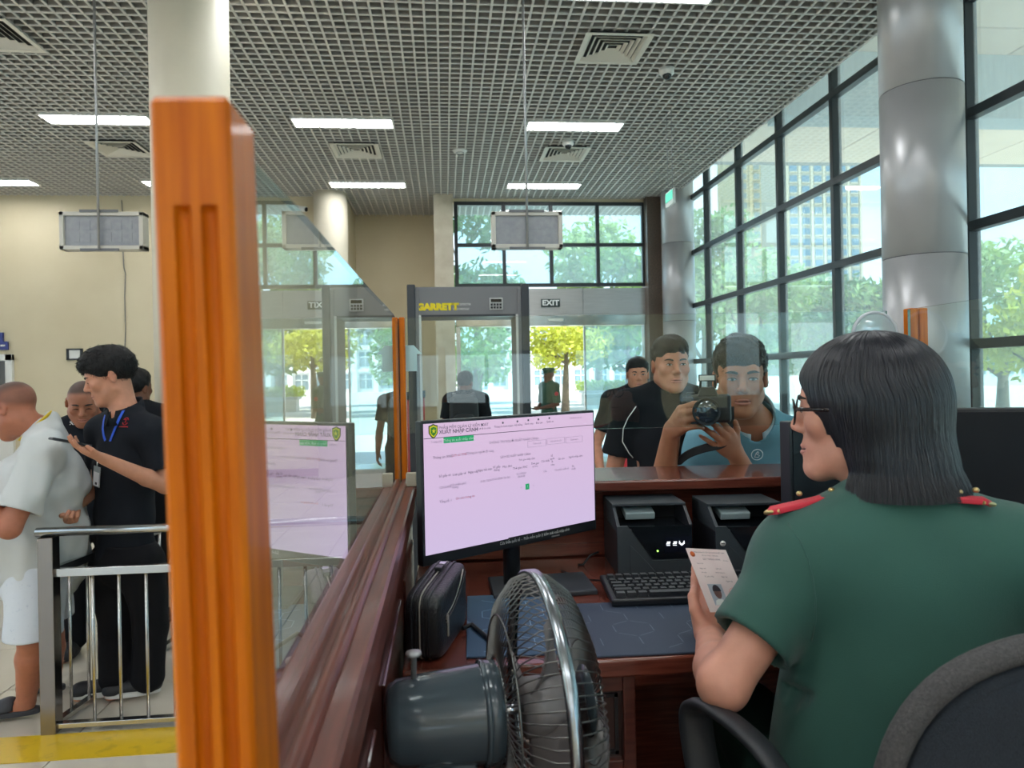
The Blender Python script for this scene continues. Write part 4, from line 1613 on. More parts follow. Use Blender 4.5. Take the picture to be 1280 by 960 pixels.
# ------------------------------------------------------------------ walk-through metal detector
pl_, pr2 = P(511, 362, 5.56), P(657, 362, 5.56)
det = thing('metal_detector', 'grey walk-through metal detector gate with yellow lettering before the entrance', 'detector', ((pl_.x + pr2.x) / 2, 5.30, 0))
DW = (pr2.x - pl_.x)
DT = pl_.z
zc0 = P(580, 396, 5.5).z
M_DG = mat('detector_grey', (.185, .185, .195), .45)
M_DE = mat('detector_edge', (.025, .030, .038), .4)
M_DI = mat('detector_inner', (.55, .56, .55), .35)
for s in (-1, 1):
    pn = MB().bb((s * (DW / 2 - .085), .02, .02), (s * (DW / 2 - .012), .58, DT - .03)).obj('side_panel', M_DG, det, bevel=.004)
    MB().bb((s * (DW / 2 - .06), 0, 0), (s * DW / 2, .035, DT)).obj('edge_strip', M_DE, det, bevel=.008)
    MB().bb((s * (DW / 2 - .06), .565, 0), (s * DW / 2, .60, DT)).obj('edge_strip', M_DE, det, bevel=.008)
    MB().bb((s * (DW / 2 - .10), .02, .02), (s * (DW / 2 - .084), .05, zc0)).obj('light_strip', M_DI, det)
    MB().bb((s * (DW / 2 - .12), .0, 0), (s * (DW / 2 + .03), .60, .03)).obj('foot', M_DE, det)
MB().bb((-DW / 2 + .06, .04, zc0), (DW / 2 - .06, .56, DT - .015)).obj('crosspiece', M_DG, det, bevel=.004)
MB().bb((-DW / 2 + .03, .035, zc0 - .012), (DW / 2 - .07, .05, zc0 + .002)).obj('lower_lip', M_DE, det)
x1 = at(547, 384, Y=5.34).x - det.location.x
z1 = at(545, 384, Y=5.34).z
txt('GARRETT', .066, mat('detector_yellow', (.85, .68, .01), .5), det, (x1, .036, z1), sx=1.08, bold=.005)
x2 = at(572, 384, Y=5.34).x - det.location.x
txt('METAL DETECTOR', .022, M_WHITE, det, (x2 + .03, .036, z1 + .018), sx=.75)
txt('WALK-THROUGH', .020, M_WHITE, det, (x2 + .025, .036, z1 - .016), sx=.75)
x3 = at(620, 378, Y=5.34).x - det.location.x
z3_ = at(620, 380, Y=5.34).z
cp = MB().bb((x3 - .05, .022, z3_ - .045), (x3 + .05, .045, z3_ + .045)).obj('control_unit', mat('control_grey', (.50, .50, .48), .4), det, bevel=.003)
MB().bb((x3 - .04, .018, z3_ + .012), (x3 + .04, .024, z3_ + .036)).obj('display', M_BLACKG, cp)
for i in range(4):
    for j in range(2):
        MB().bb((x3 - .042 + i * .022, .018, z3_ - .036 + j * .022), (x3 - .026 + i * .022, .023, z3_ - .020 + j * .022)).obj('button', M_BLACK, cp)

# red queue posts glimpsed left of the detector
for i, (px, d_, lb) in enumerate(((528, 7.2, 'slim red queue post seen inside the left edge of the metal detector'), (511, 6.6, 'slim red queue post seen just right of the small orange post'))):
    p = P(px, 490, d_)
    t = thing('queue_post', lb, 'post', (p.x, p.y, 0), 0, 'red queue posts')
    MB().tube([(0, 0, .02), (0, 0, 1.35)], .022, 14).obj('tube', mat('queue_red', (.32, .02, .02), .4), t)
    MB().lathe([(0, .03), (.05, .028), (.15, .012), (.15, 0), (0, 0)], 24).obj('base', M_BLACK, t)
    MB().tube([(0, 0, 1.35), (0, 0, 1.42)], .03, 14).obj('head', M_BLACK, t)
# ------------------------------------------------------------------ people: one smooth implicit surface per figure
V = Vector


class SDF:
    def __init__(s, lo, hi, h):
        s.h = h
        s.lo = np.array(lo, dtype=np.float32)
        n = [int(math.ceil((b - a) / h)) + 1 for a, b in zip(lo, hi)]
        s.n = n
        s.F = np.full(n, .5, dtype=np.float32)
        s.ax = [s.lo[i] + h * np.arange(n[i], dtype=np.float32) for i in range(3)]

    def win(s, lo, hi):
        sl, cs = [], []
        for i in range(3):
            a = max(0, int((lo[i] - s.lo[i]) / s.h))
            b = min(s.n[i], int((hi[i] - s.lo[i]) / s.h) + 2)
            if b <= a:
                return None, None
            sl.append(slice(a, b))
            sh_ = [1, 1, 1]
            sh_[i] = b - a
            cs.append(s.ax[i][a:b].reshape(sh_))
        return tuple(sl), cs

    def comb(s, sl, d, k, op):
        A = s.F[sl]
        if op == 's':
            d = -d
        if op == 'u':
            r = np.minimum(A, d)
            if k > 0:
                hh = np.maximum(k - np.abs(A - d), 0) / k
                r = r - hh * hh * k * .25
        else:
            r = np.maximum(A, d)
            if k > 0:
                hh = np.maximum(k - np.abs(A - d), 0) / k
                r = r + hh * hh * k * .25
        s.F[sl] = r

    def cap(s, a, b, ra, rb=None, k=.01, op='u'):
        rb = ra if rb is None else rb
        m = max(ra, rb) + k + 2 * s.h
        lo = [min(a[i], b[i]) - m for i in range(3)]
        hi = [max(a[i], b[i]) + m for i in range(3)]
        sl, c = s.win(lo, hi)
        if sl is None:
            return s
        ab = [float(b[i] - a[i]) for i in range(3)]
        L2 = sum(v * v for v in ab) + 1e-9
        p = [c[i] - float(a[i]) for i in range(3)]
        t = np.clip((p[0] * ab[0] + p[1] * ab[1] + p[2] * ab[2]) / L2, 0, 1)
        d = np.sqrt((p[0] - t * ab[0]) ** 2 + (p[1] - t * ab[1]) ** 2 + (p[2] - t * ab[2]) ** 2) - (ra + (rb - ra) * t)
        s.comb(sl, d, k, op)
        return s

    def ell(s, c0, r, R=None, k=.01, op='u'):
        m = max(r) + k + 2 * s.h
        sl, c = s.win([v - m for v in c0], [v + m for v in c0])
        if sl is None:
            return s
        p = [c[i] - float(c0[i]) for i in range(3)]
        if R is not None:
            p = [p[0] * R[0][j] + p[1] * R[1][j] + p[2] * R[2][j] for j in range(3)]
        q = [p[j] / r[j] for j in range(3)]
        k0 = np.sqrt(q[0] ** 2 + q[1] ** 2 + q[2] ** 2)
        k1 = np.sqrt((q[0] / r[0]) ** 2 + (q[1] / r[1]) ** 2 + (q[2] / r[2]) ** 2) + 1e-9
        s.comb(sl, k0 * (k0 - 1) / k1, k, op)
        return s

    def plane(s, o, n, k=.004):
        """keep the side the normal points away from"""
        n = V(n).normalized()
        d = (s.ax[0].reshape(-1, 1, 1) - o[0]) * n[0] + (s.ax[1].reshape(1, -1, 1) - o[1]) * n[1] + (s.ax[2].reshape(1, 1, -1) - o[2]) * n[2]
        hh = np.maximum(k - np.abs(s.F - d), 0) / k
        s.F = np.maximum(s.F, d) + hh * hh * k * .25
        return s

    def ripple(s, amp, f, seed=0, z0=None):
        r_ = random.Random(seed)
        X, Y, Z = s.ax[0].reshape(-1, 1, 1), s.ax[1].reshape(1, -1, 1), s.ax[2].reshape(1, 1, -1)
        for _ in range(5):
            w_ = [r_.uniform(-1, 1) * f for _ in range(2)] + [r_.uniform(-.6, .6) * f]
            ph = r_.uniform(0, 6.28)
            s.F = s.F + amp * np.sin(X * w_[0] + Y * w_[1] + Z * w_[2] + ph + 1.5 * np.sin(Z * f * .35 + ph * 2)).astype(np.float32) / 2.2
        return s

    def surface(s, smooth=1):
        F = s.F
        ins = F < 0
        cs = np.zeros([d - 1 for d in F.shape], dtype=np.int8)
        off = [(i, j, k) for i in (0, 1) for j in (0, 1) for k in (0, 1)]
        nx, ny, nz = F.shape
        for i, j, k in off:
            cs += ins[i:nx - 1 + i, j:ny - 1 + j, k:nz - 1 + k]
        act = np.argwhere((cs > 0) & (cs < 8))
        del cs
        n = len(act)
        idv = np.full((nx - 1, ny - 1, nz - 1), -1, dtype=np.int32)
        idv[act[:, 0], act[:, 1], act[:, 2]] = np.arange(n)
        pos = np.zeros((n, 3))
        cnt = np.zeros(n)
        val = {o: F[act[:, 0] + o[0], act[:, 1] + o[1], act[:, 2] + o[2]].astype(np.float64) for o in off}
        for a in off:
            for ax in range(3):
                if a[ax] == 0:
                    b = list(a)
                    b[ax] = 1
                    va, vb = val[a], val[tuple(b)]
                    m = (va < 0) != (vb < 0)
                    t = va[m] / (va[m] - vb[m])
                    q = np.tile(np.array(a, dtype=float), (m.sum(), 1))
                    q[:, ax] += t
                    pos[m] += q
                    cnt[m] += 1
        pos = (act + pos / cnt[:, None]) * s.h + s.lo
        quads = []
        for ax in range(3):
            sl0 = [slice(None)] * 3
            sl1 = [slice(None)] * 3
            sl0[ax] = slice(0, F.shape[ax] - 1)
            sl1[ax] = slice(1, F.shape[ax])
            a_, b_ = ins[tuple(sl0)], ins[tuple(sl1)]
            e = np.argwhere(a_ != b_)
            o1, o2 = [(1, 2), (2, 0), (0, 1)][ax]
            ok = (e[:, o1] > 0) & (e[:, o2] > 0) & (e[:, o1] < F.shape[o1] - 1) & (e[:, o2] < F.shape[o2] - 1)
            e = e[ok]
            up_ = a_[e[:, 0], e[:, 1], e[:, 2]]

            def g(d1, d2):
                q = e.copy()
                q[:, o1] += d1
                q[:, o2] += d2
                return idv[q[:, 0], q[:, 1], q[:, 2]]
            q = np.stack([g(-1, -1), g(0, -1), g(0, 0), g(-1, 0)], 1)
            q[~up_] = q[~up_][:, ::-1]
            quads.append(q)
        quads = np.concatenate(quads)
        quads = quads[(quads >= 0).all(1)]
        for _ in range(smooth):
            acc = np.zeros_like(pos)
            c2 = np.zeros(len(pos))
            for i in range(4):
                a_, b_ = quads[:, i], quads[:, (i + 1) % 4]
                for d in range(3):
                    acc[:, d] += np.bincount(a_, pos[b_, d], len(pos)) + np.bincount(b_, pos[a_, d], len(pos))
                c2 += np.bincount(a_, minlength=len(pos)) + np.bincount(b_, minlength=len(pos))
            pos = pos * .5 + .5 * acc / np.maximum(c2, 1)[:, None]
        return pos, quads


def npmesh(name, pos, quads, mats, parent, rel, color=None, loc=None):
    me = bpy.data.meshes.new(name)
    me.vertices.add(len(pos))
    p = (pos - np.array(rel)).astype(np.float32)
    me.vertices.foreach_set('co', p.ravel())
    me.loops.add(quads.size)
    me.loops.foreach_set('vertex_index', quads.ravel().astype(np.int32))
    me.polygons.add(len(quads))
    me.polygons.foreach_set('loop_start', np.arange(0, quads.size, 4, dtype=np.int32))
    me.polygons.foreach_set('use_smooth', np.ones(len(quads), dtype=bool))
    me.update(calc_edges=True)
    for m in (mats if isinstance(mats, (list, tuple)) else [mats]):
        me.materials.append(m)
    if color is not None:
        at_ = me.color_attributes.new('Col', 'FLOAT_COLOR', 'POINT')
        c = np.ones((len(pos), 4), dtype=np.float32)
        c[:, :3] = color
        at_.data.foreach_set('color', c.ravel())
    o = bpy.data.objects.new(name, me)
    COL.objects.link(o)
    o.parent = parent
    if loc is not None:
        o.location = loc
    return o


def rot3(x, y, z):
    return ((x[0], y[0], z[0]), (x[1], y[1], z[1]), (x[2], y[2], z[2]))


def head_frame(face, tilt=0.0):
    """Columns right / face / up for a face direction, head rolled by tilt."""
    y = V(face).normalized()
    x = y.cross(V((0, 0, 1))).normalized()
    z = x.cross(y)
    if tilt:
        x, z = x * math.cos(tilt) + z * math.sin(tilt), z * math.cos(tilt) - x * math.sin(tilt)
    return x, y, z


def add_head(S, C, fr, s=1.0, jaw=1.0, nose=1.0, ears=True, fine=True, cheek=1.0):
    x, y, z = fr
    R = rot3(x, y, z)
    L = lambda a, b, c: C + x * (a * s) + y * (b * s) + z * (c * s)
    e = lambda c, r, k, op='u': S.ell(L(*c), [v * s for v in r], R, k * s, op)
    c_ = lambda a, b, ra, rb, k, op='u': S.cap(L(*a), L(*b), ra * s, rb * s, k * s, op)
    e((0, -.014, .032), (.074, .094, .083), .01)
    e((0, .030, .045), (.062, .058, .055), .03)
    e((0, .024, -.040), (.059 * jaw, .066, .074), .03)
    for q in (-1, 1):
        c_((q * .050 * jaw, .002, -.055), (q * .018, .068, -.100), .022, .018, .03)
        e((q * .040 * cheek, .062, -.018), (.025, .024, .024), .02)
    e((0, .074, -.100), (.024 * jaw, .020, .018), .02)
    c_((-.036, .078, .024), (.036, .078, .024), .013, .013, .016)
    e((0, .074, -.064), (.030, .022, .023), .016)
    if fine:
        for q in (-1, 1):
            e((q * .031, .099, .004), (.018, .014, .011), .012, 's')
            e((q * .031, .078, .003), (.017, .0125, .0115), .006)
        c_((0, .086, .016), (0, .107 + .004 * (nose - 1), -.026), .0065, .0125 * nose, .010)
        for q in (-1, 1):
            e((q * .0125 * nose, .096, -.032), (.0085, .010, .0075), .006)
            e((q * .007, .100, -.040), (.0035, .005, .0032), .003, 's')
        c_((-.021, .090, -.066), (.021, .090, -.066), .003, .003, .004, 's')
        c_((-.014, .091, -.060), (.014, .091, -.060), .005, .005, .005)
        c_((-.013, .089, -.073), (.013, .089, -.073), .0065, .0065, .005)
    if ears:
        for q in (-1, 1):
            Re = rot3(x * math.cos(.35) + y * (q * -math.sin(.35)), y * math.cos(.35) + x * (q * math.sin(.35)), z)
            S.ell(L(q * .079, -.012, -.004), [.008 * s, .019 * s, .031 * s], Re, .006 * s)
            S.ell(L(q * .087, -.008, -.002), [.006 * s, .010 * s, .017 * s], Re, .004 * s, 's')


def add_hand(S, W, yv, xv, side, curls, thumb=None, s=1.0, spread=1.0):
    """W wrist, yv towards the fingers, xv towards the thumb."""
    y = V(yv).normalized()
    x = V(xv)
    x = (x - y * x.dot(y)).normalized()
    z = x.cross(y) if side == 'l' else y.cross(x)       # back of the hand
    L = lambda p: W + (x * p[0] + y * p[1] + z * p[2]) * s
    base = [(.030, .086, 0), (.010, .092, .003), (-.010, .087, .001), (-.029, .077, -.004)]
    for i, b in enumerate(base):
        a = (b[0] * .45, .008, -.001)
        S.cap(L(a), L(b), .0165 * s, .0120 * s, .010 * s)
    S.ell(L((0, .045, -.004)), [.034 * s, .045 * s, .014 * s], rot3(x, y, z), .012 * s)
    lens = [(.041, .025, .019), (.046, .029, .020), (.042, .027, .020), (.032, .020, .018)]
    rad = [(.0092, .0080, .0070)] * 3 + [(.0080, .0070, .0062)]
    spr = [7, 1.5, -4, -10]
    tips = []
    for i in range(4):
        p = V(base[i])
        sa = math.radians(spr[i] * spread)
        fx0 = V((math.sin(sa), math.cos(sa), 0))
        an = 0
        prev = .0105 if i < 3 else .0092
        for j in range(3):
            an += math.radians(curls[i][j])
            dr = fx0 * math.cos(an) + V((0, 0, -1)) * math.sin(an)
            q = p + dr * lens[i][j]
            S.cap(L(p), L(q), prev * s, rad[i][j] * s, .003 * s)
            prev = rad[i][j]
            p = q
        tips.append(L(p))
    th_ = thumb or [(.016, .022, -.008), (.040, .052, -.020), (.052, .080, -.028), (.055, .103, -.034)]
    tr_ = [.0150, .0122, .0102, .0078]
    for j in range(3):
        S.cap(L(th_[j]), L(th_[j + 1]), tr_[j] * s, tr_[j + 1] * s, (.010 if j == 0 else .003) * s)
    return tips, L


REST = [(18, 25, 15), (22, 28, 18), (26, 30, 20), (30, 32, 20)]
FIST = [(70, 85, 50), (74, 88, 50), (76, 88, 50), (78, 88, 50)]


def stand(base, face, H=1.70, w=1.0, lean=0.0):
    """Joint positions of a standing figure: base on the ground, face a horizontal direction."""
    f = V((face[0], face[1], 0)).normalized()
    r = V((f.y, -f.x, 0))
    b = V((base[0], base[1], base[2] if len(base) > 2 else 0))
    u = V((0, 0, 1))
    J = dict(f=f, r=r, H=H)
    for s_, q in (('l', -1), ('r', 1)):
        J['h' + s_] = b + r * (q * .088 * w) + u * (.505 * H)
        J['k' + s_] = b + r * (q * .095 * w) + u * (.275 * H) + f * .02
        J['a' + s_] = b + r * (q * .10 * w) + u * (.052 * H) - f * .02
        J['t' + s_] = b + r * (q * .125 * w) + f * .14 + u * .03
        J['s' + s_] = b + r * (q * .112 * H * w) + u * (.812 * H) + f * lean
        J['e' + s_] = b + r * (q * .150 * H * w) + u * (.625 * H) - f * .02 + f * lean
        J['w' + s_] = b + r * (q * .155 * H * w) + u * (.485 * H) + f * .05 + f * lean
    J['nk'] = b + u * (.845 * H) + f * (lean - .01)
    J['C'] = b + u * (.932 * H) + f * (lean * 1.15 + .02)
    return J


def torso_prims(J, B):
    hm, sm_ = (J['hl'] + J['hr']) / 2, (J['sl'] + J['sr']) / 2
    u = (sm_ - hm)
    L = u.length
    u = u.normalized()
    r = (J['sr'] - J['sl'])
    r = (r - u * r.dot(u)).normalized()
    f = u.cross(r)
    J['tu'], J['tr'], J['tf'], J['tL'], J['hm'], J['sm'] = u, r, f, L, hm, sm_
    R = rot3(r, f, u)
    cw_, cd_, ww, wd, pw_, pd_ = B
    sw = (J['sr'] - J['sl']).length / 2
    out = [('e', hm + u * (L * .72) + f * .008, (cw_, cd_, .17), R, .03),
           ('e', hm + u * (L * .36) + f * .012, (ww, wd, .17), R, .05),
           ('e', hm + u * (L * .02), (pw_, pd_, .13), R, .05),
           ('c', J['sl'], J['sr'], .058, .058, .05)]
    for q in ('sl', 'sr'):
        out.append(('c', J['nk'] + u * .02, J[q] + (J['nk'] - J[q]) * .15 + u * .012, .046, .046, .04))
    return out


def put(S, prims, g=0.0, kx=0.0):
    for p in prims:
        if p[0] == 'e':
            S.ell(p[1], [v + g for v in p[2]], p[3], p[4] + kx)
        else:
            S.cap(p[1], p[2], p[3] + g, p[4] + g, p[5] + kx)


def bounds(pts, m):
    return [min(p[i] for p in pts) - m for i in range(3)], [max(p[i] for p in pts) + m for i in range(3)]


BUILD = (.155, .110, .140, .105, .158, .115)
M_SKIN = {}


def skin(name, c):
    if name not in M_SKIN:
        M_SKIN[name] = mat(name, c, .52, attr=True, sss=.12, var=.06, vscale=40, bump=.06, bscale=350)
        M_SKIN[name].node_tree.nodes['Principled BSDF'].inputs['Base Color'].default_value = (*c, 1)
    return M_SKIN[name]


def skin_color(pos, C, fr, s, base, buzz=None):
    x, y, z = [np.array(v) for v in fr]
    p = (pos - np.array(C)) / s
    l = np.stack([p @ x, p @ y, p @ z], 1)
    c = np.tile(np.array(base, dtype=float), (len(pos), 1))
    g = lambda cx_, cy_, cz_, rx_, ry_, rz_: np.exp(-(((l[:, 0] - cx_) / rx_) ** 2 + ((l[:, 1] - cy_) / ry_) ** 2 + ((l[:, 2] - cz_) / rz_) ** 2))
    lip = np.clip(g(0, .093, -.0665, .022, .02, .0085) * 1.5, 0, 1)[:, None]
    c = c * (1 - lip * .8) + np.array(base) * np.array((.82, .50, .50)) * lip * .8
    ck = (g(.042, .07, -.025, .022, .03, .022) + g(-.042, .07, -.025, .022, .03, .022) + g(0, .11, -.03, .014, .02, .014) + g(.085, -.01, 0, .02, .03, .04) + g(-.085, -.01, 0, .02, .03, .04))[:, None] * .5
    c = c * (1 - ck) + c * np.array((1.08, .88, .86)) * ck
    if buzz:         # cropped stubble over the scalp
        line, slope, amt = buzz
        v = np.clip((l[:, 2] - line - slope * l[:, 1]) / .030, 0, 1) * (np.abs(pos - np.array(C)).max(1) < .2)
        tp = np.clip((l[:, 2] - .055) / .03, 0, 1) * .35
        v = (v * v * (3 - 2 * v) * (amt + tp))[:, None]
        v = np.clip(v, 0, .93)
        c = c * (1 - v) + np.array((.035, .030, .030)) * v
    return c


def face_parts(o_body, root, rel, C, fr, s, down=False, lipc=(.5, .3, .2), brow=(.012, .010, .009), wide=1.0):
    """Eyes (lid line, white, iris) and eyebrows laid on the finished face."""
    me = o_body.data
    bv = BVHTree.FromPolygons([V(v.co) + V(rel) for v in me.vertices], [tuple(p.vertices) for p in me.polygons])
    x, y, z = fr

    def hit(a, c):
        o = C + x * (a * s) + y * (.2 * s) + z * (c * s)
        r = bv.ray_cast(o, -y)
        return r[0] if r[0] is not None else C + x * (a * s) + y * (.085 * s) + z * (c * s)
    Rm = Matrix(rot3(x, y, z))
    Mi, Mb = mat('iris_dark', (.012, .008, .006), .1), mat('brow_hair_%d' % int(brow[0] * 1000), brow, .7)
    Mw = mat('eye_white', (.50, .45, .41), .25)
    for q in (-1, 1):
        p = hit(q * .031, .003) - y * (.0015 * s)
        b = MB()
        if not down:
            b.ball(p, (.0125 * s * wide, .0042 * s, .0040 * s * wide), 14, 0, Rm)
            b.ball(p + y * (.0016 * s), (.0058 * s, .0036 * s, .0048 * s), 12, 1, Rm)
        pts = [p + x * (t * .0150 * s * wide) + z * ((.0048 - .0052 * t * t - (.006 if down else 0)) * s) + y * ((.0030 - .003 * t * t) * s) for t in (-1, -.6, -.2, .2, .6, 1)]
        b.tube(pts, [.0008 * s, .0016 * s, .0019 * s, .0019 * s, .0016 * s, .0008 * s], 6, mi=1)
        b.obj('eye', [Mw, Mi], root, rel=rel)
        pts = []
        for t in (0, .25, .5, .75, 1):
            a = q * (.014 + .036 * t)
            pts.append(hit(a, .0215 + .006 * math.sin(math.pi * t * .8) - .002 * t) + y * (.0008 * s))
        MB().tube(pts, [.0030 * s, .0042 * s, .0040 * s, .0032 * s, .0014 * s], 8, flat=1.0).obj('eyebrow', Mb, root, rel=rel)
    ml, md_ = mat('lip_%s' % o_body.data.materials[0].name, tuple(v * k for v, k in zip(lipc, (.80, .50, .48))), .5), mat('mouth_line', (.05, .02, .018), .6)
    for zc_, rr_, dz_ in ((-.0605, .0042, -.002), (-.0725, .0052, .003)):
        pts = [hit(.0235 * t, zc_ + dz_ * t * t) - y * (.0022 * s) for t in (-1, -.6, -.2, .2, .6, 1)]
        MB().tube(pts, [rr_ * s * q for q in (.35, .8, 1, 1, .8, .35)], 8).obj('lips', ml, root, rel=rel)
    pts = [hit(.0245 * t, -.0665 + .0015 * t * t) - y * (.0004 * s) for t in (-1, -.5, 0, .5, 1)]
    MB().tube(pts, [.0008 * s, .0014 * s, .0015 * s, .0014 * s, .0008 * s], 6).obj('mouth_line', md_, root, rel=rel)
    return bv


def short_hair(C, fr, s, rel, root, m, thick=.014, line=(-.03, .55), top=.0, h=.004, rip=.0025, name='hair', fringe=0.0, strands=900, up=.0, slen=.012):
    """Cap of hair that sinks into the scalp along the hairline, with short loose strands."""
    x, y, z = fr
    R = rot3(x, y, z)
    L = lambda a, b, c: C + x * (a * s) + y * (b * s) + z * (c * s)
    lo, hi = bounds([C], .19 * s)
    S = SDF(lo, hi, h)
    e = lambda c, r, k=.0, op='u': S.ell(L(*c), [v * s for v in r], R, k * s, op)
    e((0, -.026, .046 + up), (.0745 + thick * .42, .094 + thick * .5, .078 + thick * .75))
    e((0, .010, .062 + up), (.066 + thick * .3, .070 + thick * .55, .050 + thick * .9), .03)
    if top:
        e((0, .022, .088), (.056, .066, .034 + top), .03)
    if fringe:
        e((.0, .066, .080), (.052, .030 + fringe * .4, .020 + fringe * .5), .02)
    S.ripple(rip, 150, 5)
    n = (z - y * line[1]).normalized()
    S.plane(L(0, 0, line[0]), -n, .010)
    for q in (-1, 1):
        e((q * .088, .004, -.014), (.022, .026, .034), .008, 's')
    p, qd = S.surface(1)
    o = npmesh(name, p, qd, m, root, rel)
    if strands:
        P4 = p[qd]
        c = P4.mean(1)
        nn = np.cross(P4[:, 2] - P4[:, 0], P4[:, 3] - P4[:, 1])
        ar = np.linalg.norm(nn, axis=1)
        nn /= ar[:, None] + 1e-9
        l = (c - np.array(C)) @ np.stack([np.array(x), np.array(y), np.array(z)], 1) / s
        ok = (l[:, 2] > -.05) & (((l / np.array([.07, .09, .08]) - np.array([0, -.15, .4])) ** 2).sum(1) > .7)
        c, nn, ar, l = c[ok], nn[ok], ar[ok], l[ok]
        pick = rng.choice(len(c), strands, p=ar / ar.sum())
        flow = np.array(y)[None] * .9 - np.array(z)[None] * .35
        pts = []
        for i in pick:
            d1 = nn[i] * .55 + flow[0] * (.7 if l[i, 2] > .08 else .1) - np.array(z) * (.6 if l[i, 2] <= .08 else 0) + rng.normal(size=3) * .28
            d1 /= np.linalg.norm(d1)
            b0 = c[i] - nn[i] * .002
            ln = slen * rng.uniform(.5, 1.2)
            for t in (0, .33, .66, 1.0):
                pts.append(b0 + d1 * (ln * t) - nn[i] * (.35 * ln * t * t))
        hc = bpy.data.hair_curves.new('hair_strands')
        hc.add_curves([4] * strands)
        hc.attributes['position'].data.foreach_set('vector', (np.array(pts) - np.array(rel)).astype(np.float32).ravel())
        ra = hc.attributes.get('radius') or hc.attributes.new('radius', 'FLOAT', 'POINT')
        ra.data.foreach_set('value', np.tile(np.array([.0011, .0010, .0007, .0003], dtype=np.float32), strands))
        hc.materials.append(m)
        so_ = bpy.data.objects.new('hair_strands', hc)
        COL.objects.link(so_)
        so_.parent = root
        so_['kind'] = 'stuff'
    return o


def build(name, label, J, B=BUILD, hs=1.0, face=(0, 1, 0), tilt=0, h=.007, skinc=(.56, .36, .26), skn='skin_tan', hands=None, legs=True,
          top=None, bottom=None, shoes=None, group=None, eyes=True, down=False, arms=(.048, .038, .026), headkw=None, cat='person', smooth=1, legfat=1.0, buzz=None):
    fr = head_frame(face, tilt)
    C = J['C']
    rel = V(((J['hl'] + J['hr']) / 2).to_tuple())
    rel.z = min(J['al'].z, J['ar'].z) - .07
    root = thing(name, label, cat, rel, 0, group)
    T = torso_prims(J, B)
    lo, hi = bounds([C, J['sl'], J['sr'], J['el'], J['er'], J['wl'], J['wr'], J['hl'], J['hr']] + ([J['kl'], J['kr'], J['al'], J['ar'], J['tl'], J['tr_']] if False else [J['kl'], J['kr'], J['al'], J['ar'], J['tl'], J['tr2']]), .22)
    S = SDF(lo, hi, h)
    put(S, T)
    add_head(S, C, fr, hs, **(headkw or {}))
    x, y, z = fr
    S.cap(C - z * (.055 * hs) - y * (.022 * hs), J['nk'] - J['tu'] * .02, .054 * hs, .060 * hs, .03)
    for q in ('l', 'r'):
        S.cap(J['s' + q], J['e' + q], arms[0], arms[1], .03)
        m_ = J['e' + q] + (J['w' + q] - J['e' + q]) * .3
        S.cap(J['e' + q], m_, arms[1], arms[1] * 1.04, .015)
        S.cap(m_, J['w' + q], arms[1] * 1.04, arms[2], .012)
        S.cap(J['h' + q], J['k' + q], .082 * legfat, .056 * legfat, .04)
        m_ = J['k' + q] + (J['a' + q] - J['k' + q]) * .3
        S.cap(J['k' + q], m_, .052 * legfat, .056 * legfat, .02)
        S.cap(m_, J['a' + q], .056 * legfat, .036 * legfat, .02)
        tq = J['tl'] if q == 'l' else J['tr2']
        S.cap(J['a' + q] - V((0, 0, .03)), tq, .036, .028, .02)
    info = {}
    for q in ('l', 'r'):
        hd_ = (hands or {}).get(q)
        if hd_ is None:
            yv = (J['w' + q] - J['e' + q])
            xv = J['f'] + J['r'] * (.3 if q == 'l' else -.3)
            hd_ = dict(y=yv, x=xv, curls=REST)
        info[q] = add_hand(S, J['w' + q], hd_['y'], hd_['x'], q, hd_['curls'], hd_.get('thumb'), hd_.get('s', 1.0), hd_.get('spread', 1.0))
    p, qd = S.surface(smooth)
    body = npmesh('body', p, qd, skin(skn, skinc), root, rel, skin_color(p, C, fr, hs, skinc, buzz))
    if eyes:
        info['bv'] = face_parts(body, root, rel, C, fr, hs, down, lipc=skinc)
    info.update(root=root, rel=rel, fr=fr, C=C, body=body)
    if top:
        info['shirt'] = shirt(J, T, root, rel, **top)
    if bottom:
        info['legs'] = trousers(J, T, root, rel, legfat=legfat, **bottom)
    if shoes:
        for q in ('l', 'r'):
            shoe(J, q, root, rel, **shoes)
    return info


